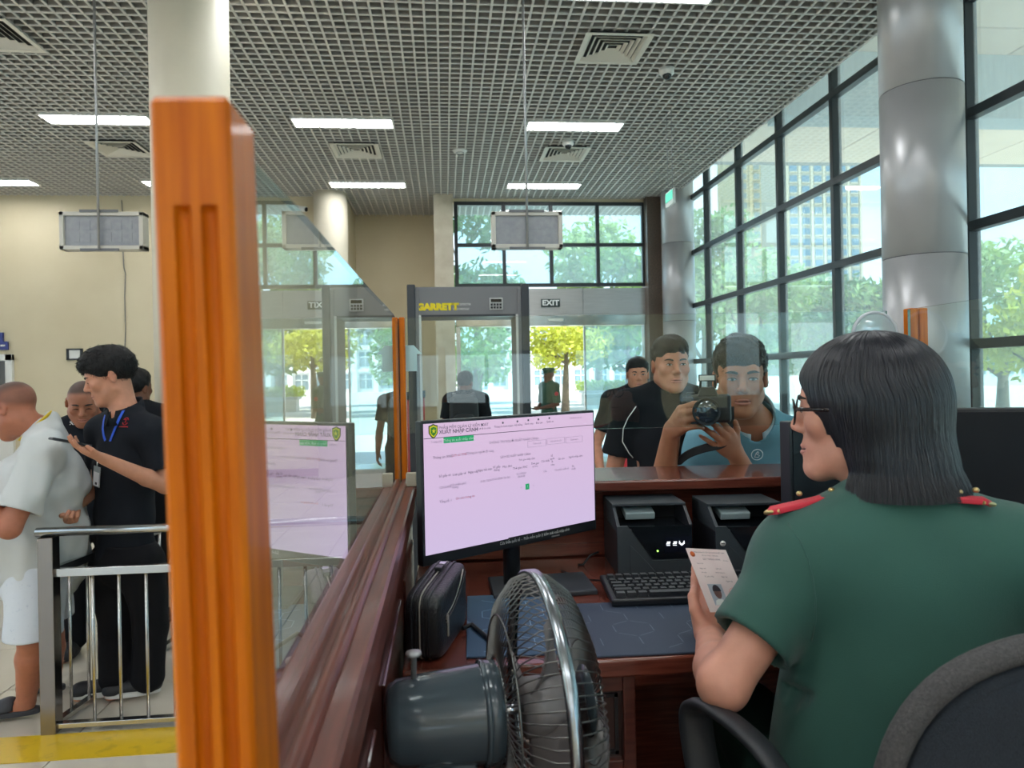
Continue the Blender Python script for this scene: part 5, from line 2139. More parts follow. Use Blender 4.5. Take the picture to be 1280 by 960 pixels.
def shirt(J, T, root, rel, m=None, g=.014, sleeve=.62, sg=.021, hem=-.10, h=.007, rip=.003, rf=38, neck=.066, name='shirt', flare=.0, arms=.050, open_=True, ew=1.0, tohead=False):
    lo, hi = bounds([J['sl'], J['sr'], J['el'], J['er'], J['hl'], J['hr'], J['nk']], .24)
    S = SDF(lo, hi, h)
    put(S, T, g, .02)
    u = J['tu']
    if flare:
        Rr = rot3(J['tr'], J['tf'], u)
        S.ell(J['hm'] + u * (J['tL'] * .18), [T[2][2][0] + flare, T[2][2][1] + flare * 1.2, .26], Rr, .06)
    for q in ('l', 'r'):
        a, b = J['s' + q], J['e' + q]
        S.cap(a, a + (b - a) * (sleeve + .08), arms + sg, (arms + sg) * ew, .035)
    S.ripple(rip, rf, len(root.name))
    S.plane(J['hm'] + u * hem, -u, .004)
    for q in ('l', 'r'):
        a, b = J['s' + q], J['e' + q]
        ax = (b - a).normalized()
        # sleeve end: cut square and hollow so the arm comes out of an open cuff
        cut = a + (b - a) * sleeve
        m_ = .16
        sl, c = S.win([min(cut[i], b[i]) - m_ for i in range(3)], [max(cut[i], b[i]) + m_ for i in range(3)])
        if sl is not None:
            d = (c[0] - cut[0]) * ax[0] + (c[1] - cut[1]) * ax[1] + (c[2] - cut[2]) * ax[2]
            # only near the arm axis
            p_ = [c[i] - a[i] for i in range(3)]
            t_ = p_[0] * ax[0] + p_[1] * ax[1] + p_[2] * ax[2]
            rr = np.sqrt(np.maximum((p_[0] - t_ * ax[0]) ** 2 + (p_[1] - t_ * ax[1]) ** 2 + (p_[2] - t_ * ax[2]) ** 2, 0))
            d = np.where(rr < (arms + sg) * 1.7, d, -.5).astype(np.float32)
            S.F[sl] = np.maximum(S.F[sl], d)
        S.cap(cut - ax * .05, b, (arms + sg) * ew - .014, (arms + sg) * ew - .014, .002, 's')
    if tohead:
        dn = (J['C'] - J['nk']).normalized()
        S.cap(J['nk'] + dn * .030, J['nk'] + dn * .22, neck, neck * 1.1, .010, 's')
    else:
        S.cap(J['nk'] + u * .022 + J['tf'] * .012, J['nk'] + u * .17 + J['tf'] * .03, neck, neck, .008, 's')
    p, qd = S.surface(1)
    return npmesh(name, p, qd, m, root, rel)


def trousers(J, T, root, rel, m=None, end=.96, h=.009, g=.016, legfat=1.0, rip=.003, name='trousers', short=False, w=1.0):
    lo, hi = bounds([J['hl'], J['hr'], J['kl'], J['kr'], J['al'], J['ar']], .24)
    S = SDF(lo, hi, h)
    put(S, T[1:3], g - .002)
    for q in ('l', 'r'):
        S.cap(J['h' + q], J['k' + q], .082 * legfat + g, (.058 * legfat + g) * w, .03)
        if not short:
            e = J['k' + q] + (J['a' + q] - J['k' + q]) * end
            S.cap(J['k' + q], e, .060 * legfat + g * .8, .056 + g, .02)
    S.ripple(rip, 34, 3)
    S.plane(J['hm'] + J['tu'] * .10, J['tu'], .004)
    if short:
        for q in ('l', 'r'):
            ax = (J['k' + q] - J['h' + q]).normalized()
            S.cap(J['k' + q] - ax * .01, J['k' + q] + ax * .14, .062 * legfat + g * .7, .062 * legfat + g * .7, .002, 's')
        S.plane((J['kl'] + J['kr']) / 2 + V((0, 0, .055)), V((0, 0, -1)), .003)
    p, qd = S.surface(1)
    return npmesh(name, p, qd, m, root, rel)


def shoe(J, q, root, rel, m=None, sole=None, h=.006, slide=False):
    a = J['a' + q]
    t = J['tl'] if q == 'l' else J['tr2']
    f = (t - a)
    f.z = 0
    f.normalize()
    r = V((f.y, -f.x, 0))
    z0 = rel.z
    hl_ = V((a.x, a.y, z0)) - f * .045
    tt = V((t.x, t.y, z0)) + f * .015
    lo, hi = bounds([hl_, tt, a], .10)
    S = SDF(lo, hi, h)
    R = rot3(r, f, V((0, 0, 1)))
    u = V((0, 0, 1))
    if slide:
        S.cap(a + (tt - hl_) * .35 + u * -.035, a + (tt - hl_) * .62 - u * .05, .050, .045, .01)
        S.plane(V((0, 0, z0 + .028)), V((0, 0, -1)), .003)
        S.plane(hl_ + (tt - hl_) * .40, -f, .003)
        S.cap(a - u * .03, t, .037, .030, .002, 's')
    else:
        S.ell(hl_ + f * .03 + u * .045, (.040, .048, .045), R, 0)
        S.cap(hl_ + f * .03 + u * .045, tt - f * .03 + u * .036, .042, .036, .02)
        S.ell(tt - f * .03 + u * .034, (.046, .052, .036), R, .02)
        S.cap(a - u * .02 + f * .0, a + u * .02, .044, .046, .02)
        S.plane(a + u * .035, u, .004)
        S.plane(V((0, 0, z0 + .016)), -u, .002)
    p, qd = S.surface(1)
    o = npmesh('slide_strap' if slide else 'shoe', p, qd, m, root, rel)
    b = MB()
    n = 28
    pr = []
    Lf = (tt - hl_).length + (.02 if not slide else .03)
    c0 = (hl_ + tt) / 2
    for k in range(n):
        an = 2 * math.pi * k / n
        w_ = .043 + .006 * math.sin(an)
        pr.append(c0 + f * (Lf / 2 * math.sin(an)) + r * (math.copysign(abs(math.cos(an)) ** .7, math.cos(an)) * w_))
    vs = [(p_.x, p_.y, z0 + .001) for p_ in pr] + [(p_.x, p_.y, z0 + .026) for p_ in pr]
    b.add(vs, [tuple(range(n))[::-1], tuple(range(n, 2 * n))] + [(i, (i + 1) % n, n + (i + 1) % n, n + i) for i in range(n)])
    b.obj('sole', sole or m, root, rel=rel, bevel=.004)
    return o


def polo_collar(J, root, rel, m, C, fr, s=1.0, r=.062, tilt=.35, gap=.5, fwd=None):
    """Folded collar: a sloping band open at the throat."""
    u, f, rr_ = J['tu'], fwd or J['tf'], J['tr']
    f = (f - u * f.dot(u)).normalized()
    rr_ = f.cross(u)
    ax = (u - f * -.25).normalized()
    o = J['nk'] + u * .030
    vs, fs = [], []
    n = 40
    for k in range(n + 1):
        an = gap * .5 + (2 * math.pi - gap) * k / n
        d = f * math.cos(an) + rr_ * math.sin(an)
        lowr = (.030 + .022 * max(0, math.cos(an)))
        b_ = o + d * (r * s) + u * (-.035 * math.cos(an) + .012)
        vs += [b_ + u * .020, b_ + d * .007 + u * .024, b_ + d * (.022 + .008 * max(0, math.cos(an))) - u * lowr, b_ + d * .010 - u * lowr]
    for k in range(n):
        for q in range(4):
            fs.append((k * 4 + q, k * 4 + (q + 1) % 4, (k + 1) * 4 + (q + 1) % 4, (k + 1) * 4 + q))
    fs += [(0, 1, 2, 3), (n * 4 + 3, n * 4 + 2, n * 4 + 1, n * 4)]
    return MB().add([tuple(v) for v in vs], fs, True).obj('collar', m, root, rel=rel)


def bvh_of(o, rel):
    me = o.data
    return BVHTree.FromPolygons([V(v.co) + V(rel) for v in me.vertices], [tuple(p.vertices) for p in me.polygons])


def on_surf(bv, px, py, d0=.3):
    dr = (P(px, py, 1) - CAMP).normalized()
    h_ = bv.ray_cast(CAMP + dr * d0, dr)
    return (h_[0], h_[1]) if h_[0] is not None else (None, None)
M_BLKSHIRT = mat('black_cotton', (.010, .011, .014), .85, spec=.15, bump=.25, bscale=500)
M_BLKPOLO = mat('black_pique', (.010, .012, .017), .8, spec=.15, bump=.35, bscale=700)
M_BLKTROU = mat('black_trouser_cloth', (.007, .007, .009), .8, spec=.15)
M_HAIR = mat('black_hair', (.009, .008, .008), .5, spec=.25, bump=.5, bscale=260)
M_BUZZ = mat('cropped_hair', (.055, .045, .042), .75, c2=(.085, .068, .06), vscale=300, bump=.3, bscale=500)
M_SHOE = mat('dark_trainer', (.02, .02, .023), .6)
M_SOLE = mat('white_sole', (.62, .62, .60), .6)


def fix(J):
    J.setdefault('tr2', J['tr'])
    J['tr2'] = J['tr']
    return J


def std(base, face, H, **k):
    J = stand(base, face, H, **k)
    J['tr2'] = J['tr']
    return J


toc = lambda k, side=0.0, dn=0.0: (-FW * math.cos(math.radians(k)) - RT * math.sin(math.radians(k)) + V((0, 0, -dn)))   # face turned k degrees to picture left of the viewer

# ---- officer ---------------------------------------------------------------
J = {}
J['f'] = FW.copy()
J['r'] = RT.copy()
J['C'] = P(1076, 512, 1.16)
J['nk'] = P(1120, 655, 1.12)
J['sl'], J['sr'] = P(1003, 706, 1.13), P(1262, 706, 1.07)
J['el'], J['wl'] = P(904, 856, 1.06), P(887, 797, 1.28)
J['er'], J['wr'] = P(1330, 880, 1.07), P(1262, 900, 1.30)
J['hl'], J['hr'] = P(1045, 1050, 1.11), P(1205, 1050, 1.06)
fwd = (FW + RT * .05).normalized()
for q, dx in (('l', -.03), ('r', .03)):
    J['k' + q] = J['h' + q] + fwd * .40 + RT * dx + V((0, 0, .0))
    J['a' + q] = V((J['k' + q].x, J['k' + q].y, ZF + .085)) - fwd * .02
    J['t' + q] = V((J['a' + q].x, J['a' + q].y, ZF + .03)) + fwd * .15
J['tr2'] = J['tr']
M_GREEN = mat('green_uniform_cloth', (.024, .100, .076), .75, c2=(.020, .084, .064), vscale=6, bump=.35, bscale=900, sheen=.15)
oface = -RT * math.sin(math.radians(60)) + FW * math.cos(math.radians(60)) + V((0, 0, -.03))
RTv, UPv = RT, V((0, 0, 1))
off = build('officer', 'seated woman with dark bob and glasses in green uniform shirt holding a pink document', J,
            B=(.150, .108, .140, .102, .165, .12), hs=.955, face=oface, h=.0042, skinc=(.80, .55, .46), skn='skin_fair', arms=(.042, .036, .024),
            hands={'l': dict(y=(P(888, 722, 1.375) - P(887, 797, 1.28)), x=(-RT * .95 - UPv * .1), curls=[(6, 10, 6), (8, 10, 6), (8, 10, 6), (8, 10, 6)],
                             thumb=[(.012, .016, -.012), (.030, .040, -.026), (.036, .072, -.022), (.032, .100, -.010)], s=.92, spread=.3),
                   'r': dict(y=FW - RT * .3, x=-RT, curls=REST, s=.93)},
            top=dict(m=M_GREEN, g=.020, sleeve=.66, sg=.022, hem=-.08, h=.005, rip=.0034, rf=24, neck=.054, arms=.044, name='uniform_shirt', flare=.012, ew=1.0),
            bottom=dict(m=mat('dark_green_trousers', (.012, .045, .032), .8)), shoes=dict(m=M_SHOE), headkw=dict(nose=.78, jaw=.95))
orel, oroot = off['rel'], off['root']
x, y, z = off['fr']
OC, OS = off['C'], .955
L = lambda a, b, c: OC + x * (a * OS) + y * (b * OS) + z * (c * OS)
R = rot3(x, y, z)
# bob: solid inner mass plus combed strands
lo, hi = bounds([OC], .25)
S = SDF(lo, hi, .0045)
S.ell(L(0, -.016, .036), [v * OS for v in (.092, .112, .094)], R, 0)
S.ell(L(0, -.040, -.045), [v * OS for v in (.097, .088, .125)], R, .05)
S.ell(L(0, -.062, -.115), [v * OS for v in (.100, .070, .06)], R, .05)
S.ell(L(0, .152, -.060), [v * OS for v in (.130, .098, .138)], R, .012, 's')
S.ell(L(0, .02, -.09), [v * OS for v in (.062, .062, .07)], R, .01, 's')
S.plane(L(0, 0, -.138), (-z + y * -.12), .006)
p, qd = S.surface(2)
hair = npmesh('hair', p, qd, mat('bob_hair', (.016, .017, .024), .36, bump=.7, bscale=1.0), oroot, orel)
mh = MATS['bob_hair']
for nd in mh.node_tree.nodes:
    if nd.type == 'TEX_NOISE':
        nd.inputs['Scale'].default_value = 60
    if nd.type == 'MAPPING':
        nd.inputs['Scale'].default_value = (6, 6, .35)
hb = bvh_of(hair, orel)
ST = [('p', math.radians(d_)) for d_ in (4, 16, 29, 43, 58, 74)] + [('z', z_) for z_ in (.022, .002, -.018, -.038, -.058, -.078, -.098, -.115, -.128, -.139, -.149)]
NS = len(ST)
strands = []
for k in range(6500):
    az = random.uniform(0, 2 * math.pi)
    lift = random.uniform(-.0025, .0024)
    wob, ph = random.uniform(-.10, .10), random.uniform(0, 6.28)
    end = NS - random.choice((0, 0, 0, 1, 1, 2))
    beg = random.choice((0, 0, 0, 1, 2, 3, 4))
    pts = []
    for i in range(beg, end):
        t = i / (NS - 1)
        a = az + wob * t + .016 * math.sin(7 * t + ph)
        hd = x * math.cos(a) + y * math.sin(a)
        kind_, v_ = ST[i]
        if kind_ == 'p':
            o_, dr = L(0, -.022, .022), (hd * math.sin(v_) + z * math.cos(v_)).normalized()
        else:
            o_, dr = L(0, -.030, v_), hd.normalized()
        if kind_ == 'z' and v_ < -.105:
            if len(pts) > 2:
                pts.append(pts[-1] + (-z * .0105 + hd.normalized() * (.0035 + .010 * max(0, wob))) * OS)
                continue
            break
        h_ = hb.ray_cast(o_ + dr * .3, -dr, .3)
        if h_[0] is None or (h_[0] - o_).length < .045 or (pts and (h_[0] - pts[-1]).length > .055):
            if pts:
                break
            continue
        pts.append(h_[0] + dr * (lift + .0015))
    if len(pts) >= 4:
        strands.append(pts)
hc = bpy.data.hair_curves.new('hair_strands')
hc.add_curves([len(s_) for s_ in strands])
allp = np.array([tuple(q - orel) for s_ in strands for q in s_], dtype=np.float32)
hc.attributes['position'].data.foreach_set('vector', allp.ravel())
ra_ = hc.attributes.get('radius') or hc.attributes.new('radius', 'FLOAT', 'POINT')
ra_.data.foreach_set('value', np.concatenate([np.linspace(.0007, .00025, len(s_)) for s_ in strands]).astype(np.float32))
hc.materials.append(mat('hair_strand', (.013, .014, .020), .3, spec=.6))
ho = bpy.data.objects.new('hair_strands', hc)
COL.objects.link(ho)
ho.parent = oroot
ho['kind'] = 'stuff'
# glasses: two rims, bridge and temples
g_ = MB()
for q in (-1, 1):
    c0 = L(q * .033, .104, .000)
    g_.tube([c0 + (x * (math.cos(2 * math.pi * k / 28) * .0245) + z * (math.sin(2 * math.pi * k / 28) * .0215) + y * (-.006 * (math.cos(2 * math.pi * k / 28) * q > 0) * abs(math.cos(2 * math.pi * k / 28)))) * OS for k in range(28)], .0016, 8, closed=True)
    g_.tube([L(q * .057, .098, .006), L(q * .071, .085, .006), L(q * .0835, .03, .004), L(q * .085, -.02, .0)], .0031, 8, flat=.6, upv=x)
g_.tube([L(-.0095, .106, .006), L(0, .108, .008), L(.0095, .106, .006)], .0016, 8)
go = g_.obj('glasses_frame', mat('dark_tortoise_plastic', (.030, .014, .012), .2, c2=(.010, .008, .008), vscale=60), oroot, rel=orel)
for q in (-1, 1):
    c0 = L(q * .033, .103, .000)
    n = 24
    vs = [c0 + (x * (math.cos(2 * math.pi * k / n) * .0235) + z * (math.sin(2 * math.pi * k / n) * .0205)) * OS for k in range(n)]
    MB().add([tuple(v) for v in vs], [tuple(range(n))]).obj('lens', M_BGLASS, go, rel=orel)
# collar and shoulder boards
sb = bvh_of(off['shirt'], orel)
M_BOARD = mat('red_shoulder_board', (.60, .022, .045), .6)
M_GOLD = mat('gold_trim', (.62, .46, .20), .35, .8)
for pin, pout in (((1052, 617), (962, 642)), ((1192, 622), (1236, 632))):
    a, na = on_surf(sb, pin[0], pin[1] + 8, .6)
    b_, nb_ = on_surf(sb, pout[0], pout[1] + 8, .6)
    a = P(pin[0], pin[1], 1.125 if pin[0] < 1100 else 1.045)
    b_ = P(pout[0], pout[1], 1.12 if pin[0] < 1100 else 1.03)
    d_ = (b_ - a)
    ln = d_.length
    d_.normalize()
    sd_ = V((0, 0, 1)).cross(d_).normalized()
    up_ = d_.cross(sd_)
    if up_.z < 0:
        up_ = -up_
    bd = MB()
    pr = [(0, -.012), (ln - .006, -.014), (ln + .004, 0), (ln - .006, .014), (0, .012)]
    n = len(pr)
    rings = []
    for t_, ins in ((-.006, 0), (.0, 0), (.003, .003)):
        rings.append([tuple(a + d_ * (u_ * (1 - ins * 4) + .0) + sd_ * (v_ * (1 - ins * 30)) + up_ * t_ + up_ * (.012 * math.sin(math.pi * min(1, u_ / ln) * .9))) for u_, v_ in pr])
    vs = [q for r_ in rings for q in r_]
    fs = [tuple(range(n))[::-1], tuple(range(2 * n, 3 * n))] + [(i * n + k, i * n + (k + 1) % n, (i + 1) * n + (k + 1) % n, (i + 1) * n + k) for i in range(2) for k in range(n)]
    o = bd.add(vs, fs).obj('shoulder_board', M_BOARD, oroot, rel=orel, bevel=.0015)
    tip = MB()
    tip.tube([a + d_ * (ln - .012) - sd_ * .0135 + up_ * .004, a + d_ * (ln + .006) + up_ * .003, a + d_ * (ln - .012) + sd_ * .0135 + up_ * .004], .0032, 8)
    tip.obj('gold_edge', M_GOLD, o, rel=None)
    o.children[0].data.transform(Matrix.Translation(-orel))
    for f_ in (.12, .55):
        q_ = MB().ball(a + d_ * (ln * f_) + up_ * (.006 + .012 * math.sin(math.pi * f_ * .9)), (.005, .005, .004), 10).obj('gold_button', M_GOLD, o)
        q_.data.transform(Matrix.Translation(-orel))
seam = []
for px, py in ((985, 655), (1000, 676), (1010, 700), (1016, 725), (1019, 750), (1019, 775), (1014, 800)):
    q_, nq = on_surf(sb, px, py, .6)
    if q_ is not None:
        seam.append(q_ + nq * .0006)
if len(seam) > 2:
    MB().tube(seam, .0013, 6).obj('armhole_seam', M_GREEN, oroot, rel=orel)
# ---- the document in her hand ------------------------------------------------
TLp, TRp, BLp = P(857, 685, 1.330), P(922, 688, 1.385), P(886, 752, 1.265)
dx_, dy_ = (TRp - TLp), (BLp - TLp)
PWd, PHt = .098, .125
dx_.normalize()
dy_ = (dy_ - dx_ * dy_.dot(dx_)).normalized()
nz_ = dx_.cross(-dy_)
if nz_.dot(FW) > 0:
    nz_ = -nz_
doc = thing('travel_document', 'pale pink identity document with a portrait photo held in the officer\'s left hand', 'document', TLp)
Md = Matrix(((dx_.x, -dy_.x, nz_.x, 0), (dx_.y, -dy_.y, nz_.y, 0), (dx_.z, -dy_.z, nz_.z, 0), (0, 0, 0, 1)))
doc.matrix_world = Matrix.Translation(TLp) @ Md


def dbox(x0_, x1_, y0_, y1_, z0_, z1_, nm, m_):
    return MB().bb((x0_, -y1_, z0_), (x1_, -y0_, z1_)).obj(nm, m_, doc)


dbox(0, PWd, 0, PHt, -.0006, 0, 'sheet', mat('pink_paper', (.80, .62, .60), .7, c2=(.84, .70, .67), vscale=25))
MB().lathe([(0, 0), (.0055, 0), (.0055, .0003), (0, .0003)], 20, Matrix.Translation((.011, -.012, 0))).obj('emblem', mat('orange_print', (.62, .12, .02), .6), doc)
MPR = mat('document_ink', (.20, .12, .14), .7)
for tx, xx_, yy_2, sz in (('CỘNG HÒA XÃ HỘI CHỦ NGHĨA VIỆT NAM', .052, .008, .0040), ('Độc lập - Tự do - Hạnh phúc', .052, .014, .0034), ('GIẤY THÔNG HÀNH', .052, .022, .0048), ('Số / No', .085, .024, .0036),
                          ('Họ và tên', .020, .031, .0040), ('Ngày sinh', .022, .041, .0040), ('Giới tính', .060, .041, .0040), ('Nơi cấp', .021, .049, .0038), ('Nơi thường trú', .060, .049, .0038), ('Có giá trị đến', .030, .057, .0040), ('Ngày cấp', .066, .057, .0040), ('Người cấp', .074, .066, .0038)):
    txt(tx, sz, MPR, doc, (xx_, -yy_2, .0003), (0, 0, 0), sx=.95)
ph_ = dbox(.018, .050, .072, .112, 0, .0004, 'portrait', mat('photo_grey', (.42, .44, .50), .5))
pm = MB()
pm.prism([(.021, -.112), (.047, -.112), (.044, -.104), (.038, -.100), (.030, -.100), (.024, -.104)], .0003, Matrix.Rotation(0, 4, 'X'))
b = MB()
sh2 = [(.020, -.1118), (.048, -.1118), (.045, -.104), (.038, -.101), (.030, -.101), (.023, -.104)]
b.add([(u_, v_, .0006) for u_, v_ in sh2], [tuple(range(6))])
b.obj('portrait_shirt', M_WHITE, ph_, fix=False)
b = MB()
b.add([(.034 + .0085 * math.cos(2 * math.pi * k / 20), -.088 + .0125 * math.sin(2 * math.pi * k / 20), .0008) for k in range(20)], [tuple(range(20))])
b.obj('portrait_face', mat('photo_face', (.20, .10, .09), .6), ph_, fix=False)
b = MB()
b.add([(.034 + .0095 * math.cos(math.pi * k / 12), -.086 + .0125 * math.sin(math.pi * k / 12), .001) for k in range(13)], [tuple(range(13))])
b.obj('portrait_hair', mat('photo_hair', (.03, .02, .03), .6), ph_, fix=False)
b = MB()
for k in range(28):
    a0, a1 = 2 * math.pi * k / 28, 2 * math.pi * (k + 1) / 28
    b.add([(.075 + r_ * math.cos(a), -.092 + r_ * math.sin(a), .0004) for a, r_ in ((a0, .0125), (a0, .0135), (a1, .0135), (a1, .0125))], [(3, 2, 1, 0)])
b.add([(.075 + .0095 * math.cos(2 * math.pi * k / 20), -.092 + .0095 * math.sin(2 * math.pi * k / 20), .0003) for k in range(20)], [tuple(range(20))])
b.obj('red_stamp', mat('stamp_red', (.78, .33, .32), .7), doc, fix=False)

# ---- photographer beyond the glass --------------------------------------------
J = {}
J['C'] = P(925, 473, 2.28)
J['nk'] = P(940, 531, 2.40)
J['sl'], J['sr'] = P(1018, 557, 2.42), P(864, 570, 2.46)
J['el'], J['wl'] = P(960, 650, 2.32), P(919, 566, 2.195)
J['er'], J['wr'] = P(822, 640, 2.33), P(840, 537, 2.155)
hp = P(940, 660, 2.84)
for q, s_ in (('l', 1), ('r', -1)):
    b0 = V((hp.x, hp.y, 0)) + RT * (.09 * s_)
    J['h' + q] = b0 + V((0, 0, .86))
    J['k' + q] = b0 + V((0, 0, .46)) - FW * .05
    J['a' + q] = b0 + V((0, 0, .085))
    J['t' + q] = b0 + V((0, 0, .03)) - FW * .16 + RT * (.03 * s_)
J['tr2'] = J['tr']
J['f'], J['r'] = -FW, -RT
M_BLUE = mat('steel_blue_pique', (.13, .31, .39), .8, c2=(.115, .28, .36), vscale=5, bump=.35, bscale=700)
ft = P(885, 508, 2.13)                    # camera body centre
pho = build('photographer', 'man in a steel blue polo shirt aiming a black camera over the counter', J, B=(.165, .115, .150, .115, .16, .115), hs=1.0,
            face=toc(13, 0, .06), h=.0048, skinc=(.64, .41, .30), skn='skin_brown', arms=(.047, .040, .027),
            hands={'r': dict(y=-FW * .8 + UPv * .42 + RT * .16, x=UPv, curls=[(48, 32, 14), (58, 40, 20), (62, 44, 22), (66, 46, 22)], spread=.5,
                             thumb=[(.014, .020, -.010), (.032, .045, -.026), (.036, .070, -.040), (.030, .090, -.055)]),
                   'l': dict(y=(P(893, 534, 2.095) - P(919, 566, 2.195)), x=RT * .6 + UPv * .75, curls=[(25, 30, 20), (28, 34, 20), (30, 36, 22), (32, 36, 22)],
                             thumb=[(.014, .020, -.006), (.034, .044, -.004), (.052, .066, -.004), (.064, .088, -.010)])},
            top=dict(m=M_BLUE, g=.016, sleeve=.62, sg=.020, hem=-.10, rip=.0028, h=.006, name='polo_shirt'),
            bottom=dict(m=M_BLKTROU), shoes=dict(m=M_SHOE))
rel, root = pho['rel'], pho['root']
short_hair(pho['C'], pho['fr'], 1.0, rel, root, M_HAIR, .020, (-.02, .60), .010, fringe=.012, strands=1500)
polo_collar(J, root, rel, mat('pale_blue_collar', (.36, .50, .56), .8), pho['C'], pho['fr'], 1.0, .066, gap=.55)
pb_ = bvh_of(pho['shirt'], rel)
q_, nq = on_surf(pb_, 946, 568, 1.9)
if q_ is not None:
    xx_ = V((0, 0, 1)).cross(nq).normalized()
    zz_ = nq.cross(xx_)
    b = MB()
    fr_ = lambda a_, r_: q_ + nq * .003 + (xx_ * math.cos(a_) + zz_ * math.sin(a_)) * r_
    b.tube([fr_(2 * math.pi * k / 28, .0185) for k in range(28)], .0014, 6, closed=True)
    b.tube([q_ + nq * .003 + xx_ * u_ + zz_ * v_ for u_, v_ in ((-.008, -.010), (-.004, .004), (.002, .011), (.006, .006), (-.002, .001), (.008, -.003), (.004, -.010), (-.006, -.008))], .0013, 6)
    b.obj('chest_badge', mat('pale_thread', (.62, .72, .76), .8), root, rel=rel)

# camera in his hands
cz_ = (CAMP - ft)
cz_ = (V((cz_.x, cz_.y, cz_.z * .3)) - RT * .10).normalized()          # lens points to us
cxx_ = V((0, 0, 1)).cross(cz_).normalized()
cyy_ = cz_.cross(cxx_)
cmr = thing('slr_camera', 'black camera with a big lens and raised flash in the photographer\'s hands', 'camera', ft)
cmr.matrix_world = Matrix(((cxx_.x, cyy_.x, cz_.x, ft.x), (cxx_.y, cyy_.y, cz_.y, ft.y), (cxx_.z, cyy_.z, cz_.z, ft.z), (0, 0, 0, 1)))
MB().bb((-.066, -.048, -.035), (.066, .036, .012)).obj('body', M_BLACK, cmr, bevel=.010, seg=3)
MB().bb((-.074, -.046, -.030), (-.040, .030, .030)).obj('grip', mat('grip_rubber', (.016, .016, .018), .7), cmr, bevel=.010, seg=3)
MB().prism([(-.030, .03), (.030, .03), (.020, .058), (-.020, .058)], .05, Matrix.Rotation(math.pi / 2, 4, 'X') @ Matrix.Scale(-1, 4, (0, 1, 0)) if False else Matrix(((1, 0, 0, 0), (0, 0, 1, 0), (0, 1, 0, -.035), (0, 0, 0, 1)))).obj('prism_hump', M_BLACK, cmr, bevel=.004)
b = MB()
b.box((0, .085, .012), (.050, .020, .030))
b.tube([(-.022, .055, -.01), (-.020, .082, .004)], .004, 8)
b.tube([(.022, .055, -.01), (.020, .082, .004)], .004, 8)
b.obj('raised_flash', M_BLACK, cmr, bevel=.002)
MB().box((0, .085, .0275), (.042, .014, .003)).obj('flash_window', M_WHITE, cmr)
lens_ = [(0, .01), (.032, .01), (.033, .03), (.0355, .034), (.0355, .062), (.034, .064), (.034, .070), (.039, .074), (.040, .098), (.0375, .098), (.034, .084), (0, .078)]
MB().lathe(lens_, 40, Matrix.Translation((0, -.012, 0))).obj('lens_barrel', M_BLACK, cmr)
MB().lathe([(.0358, .044), (.0372, .045), (.0372, .060), (.0358, .061)], 40, Matrix.Translation((0, -.012, 0))).obj('zoom_ring', mat('grip_rubber', (.016, .016, .018), .7), cmr)
MB().lathe([(.0342, .0655), (.0350, .066), (.0350, .068), (.0342, .0685)], 40, Matrix.Translation((0, -.012, 0))).obj('red_ring', mat('lens_red_ring', (.35, .02, .02), .4), cmr)
MB().lathe([(0, .090), (.012, .0892), (.024, .0868), (.035, .083)], 36, Matrix.Translation((0, -.012, 0))).obj('front_glass', mat('coated_lens_glass', (.02, .025, .04), .04, spec=1.0), cmr)
MB().tube([(-.05, .036, -.005), (-.05, .043, -.005)], .012, 16).obj('mode_dial', M_BLACK, cmr)
# hanging strap
stp_ = [P(853, 538, 2.20), P(846, 560, 2.21), P(846, 580, 2.22), P(858, 568, 2.18), P(880, 560, 2.15), P(898, 557, 2.14), P(906, 553, 2.14), P(912, 530, 2.16), P(912, 508, 2.17)]
for _ in range(2):
    qq = [stp_[0]]
    for a_, b_ in zip(stp_[:-1], stp_[1:]):
        qq += [a_ * .75 + b_ * .25, a_ * .25 + b_ * .75]
    qq.append(stp_[-1])
    stp_ = qq
inv = cmr.matrix_world.inverted()
MB().tube([inv @ q for q in stp_], .013, 8, flat=.12, upv=(0, .3, 1)).obj('neck_strap', mat('strap_webbing', (.018, .018, .020), .8), cmr)

# ---- man in black tee, full face -----------------------------------------------
c = P(838, 457, 3.22)
J = std((c.x, c.y + .03, 0), -FW, c.z + .128, w=1.02)
J['C'] = c
J['wr'] = J['wr'] + FW * -.06
man = build('visitor', 'round-faced man in a black T-shirt looking over the photographer\'s shoulder', J, B=(.172, .122, .16, .125, .168, .12), hs=1.0, face=toc(-4, 0, .0),
            h=.0056, skinc=(.70, .46, .355), skn='skin_warm', top=dict(m=M_BLKSHIRT, g=.016, sleeve=.66, sg=.020), bottom=dict(m=M_BLKTROU), shoes=dict(m=M_SHOE, sole=M_SOLE), headkw=dict(jaw=1.12, cheek=1.08))
short_hair(man['C'], man['fr'], 1.0, man['rel'], man['root'], M_HAIR, .014, (-.015, .58), .008, up=.004, strands=1200)
# thin white cord across the tee
mb2 = bvh_of(man['shirt'], man['rel'])
pts = []
for px, py in ((795, 508), (785, 522), (779, 536), (778, 552), (786, 566), (792, 572)):
    q_, nq = on_surf(mb2, px, py, 2.5)
    if q_ is not None:
        pts.append(q_ + nq * .004)
if len(pts) > 2:
    MB().tube(pts, .0022, 6).obj('white_piping', M_WHITE, man['root'], rel=man['rel'])

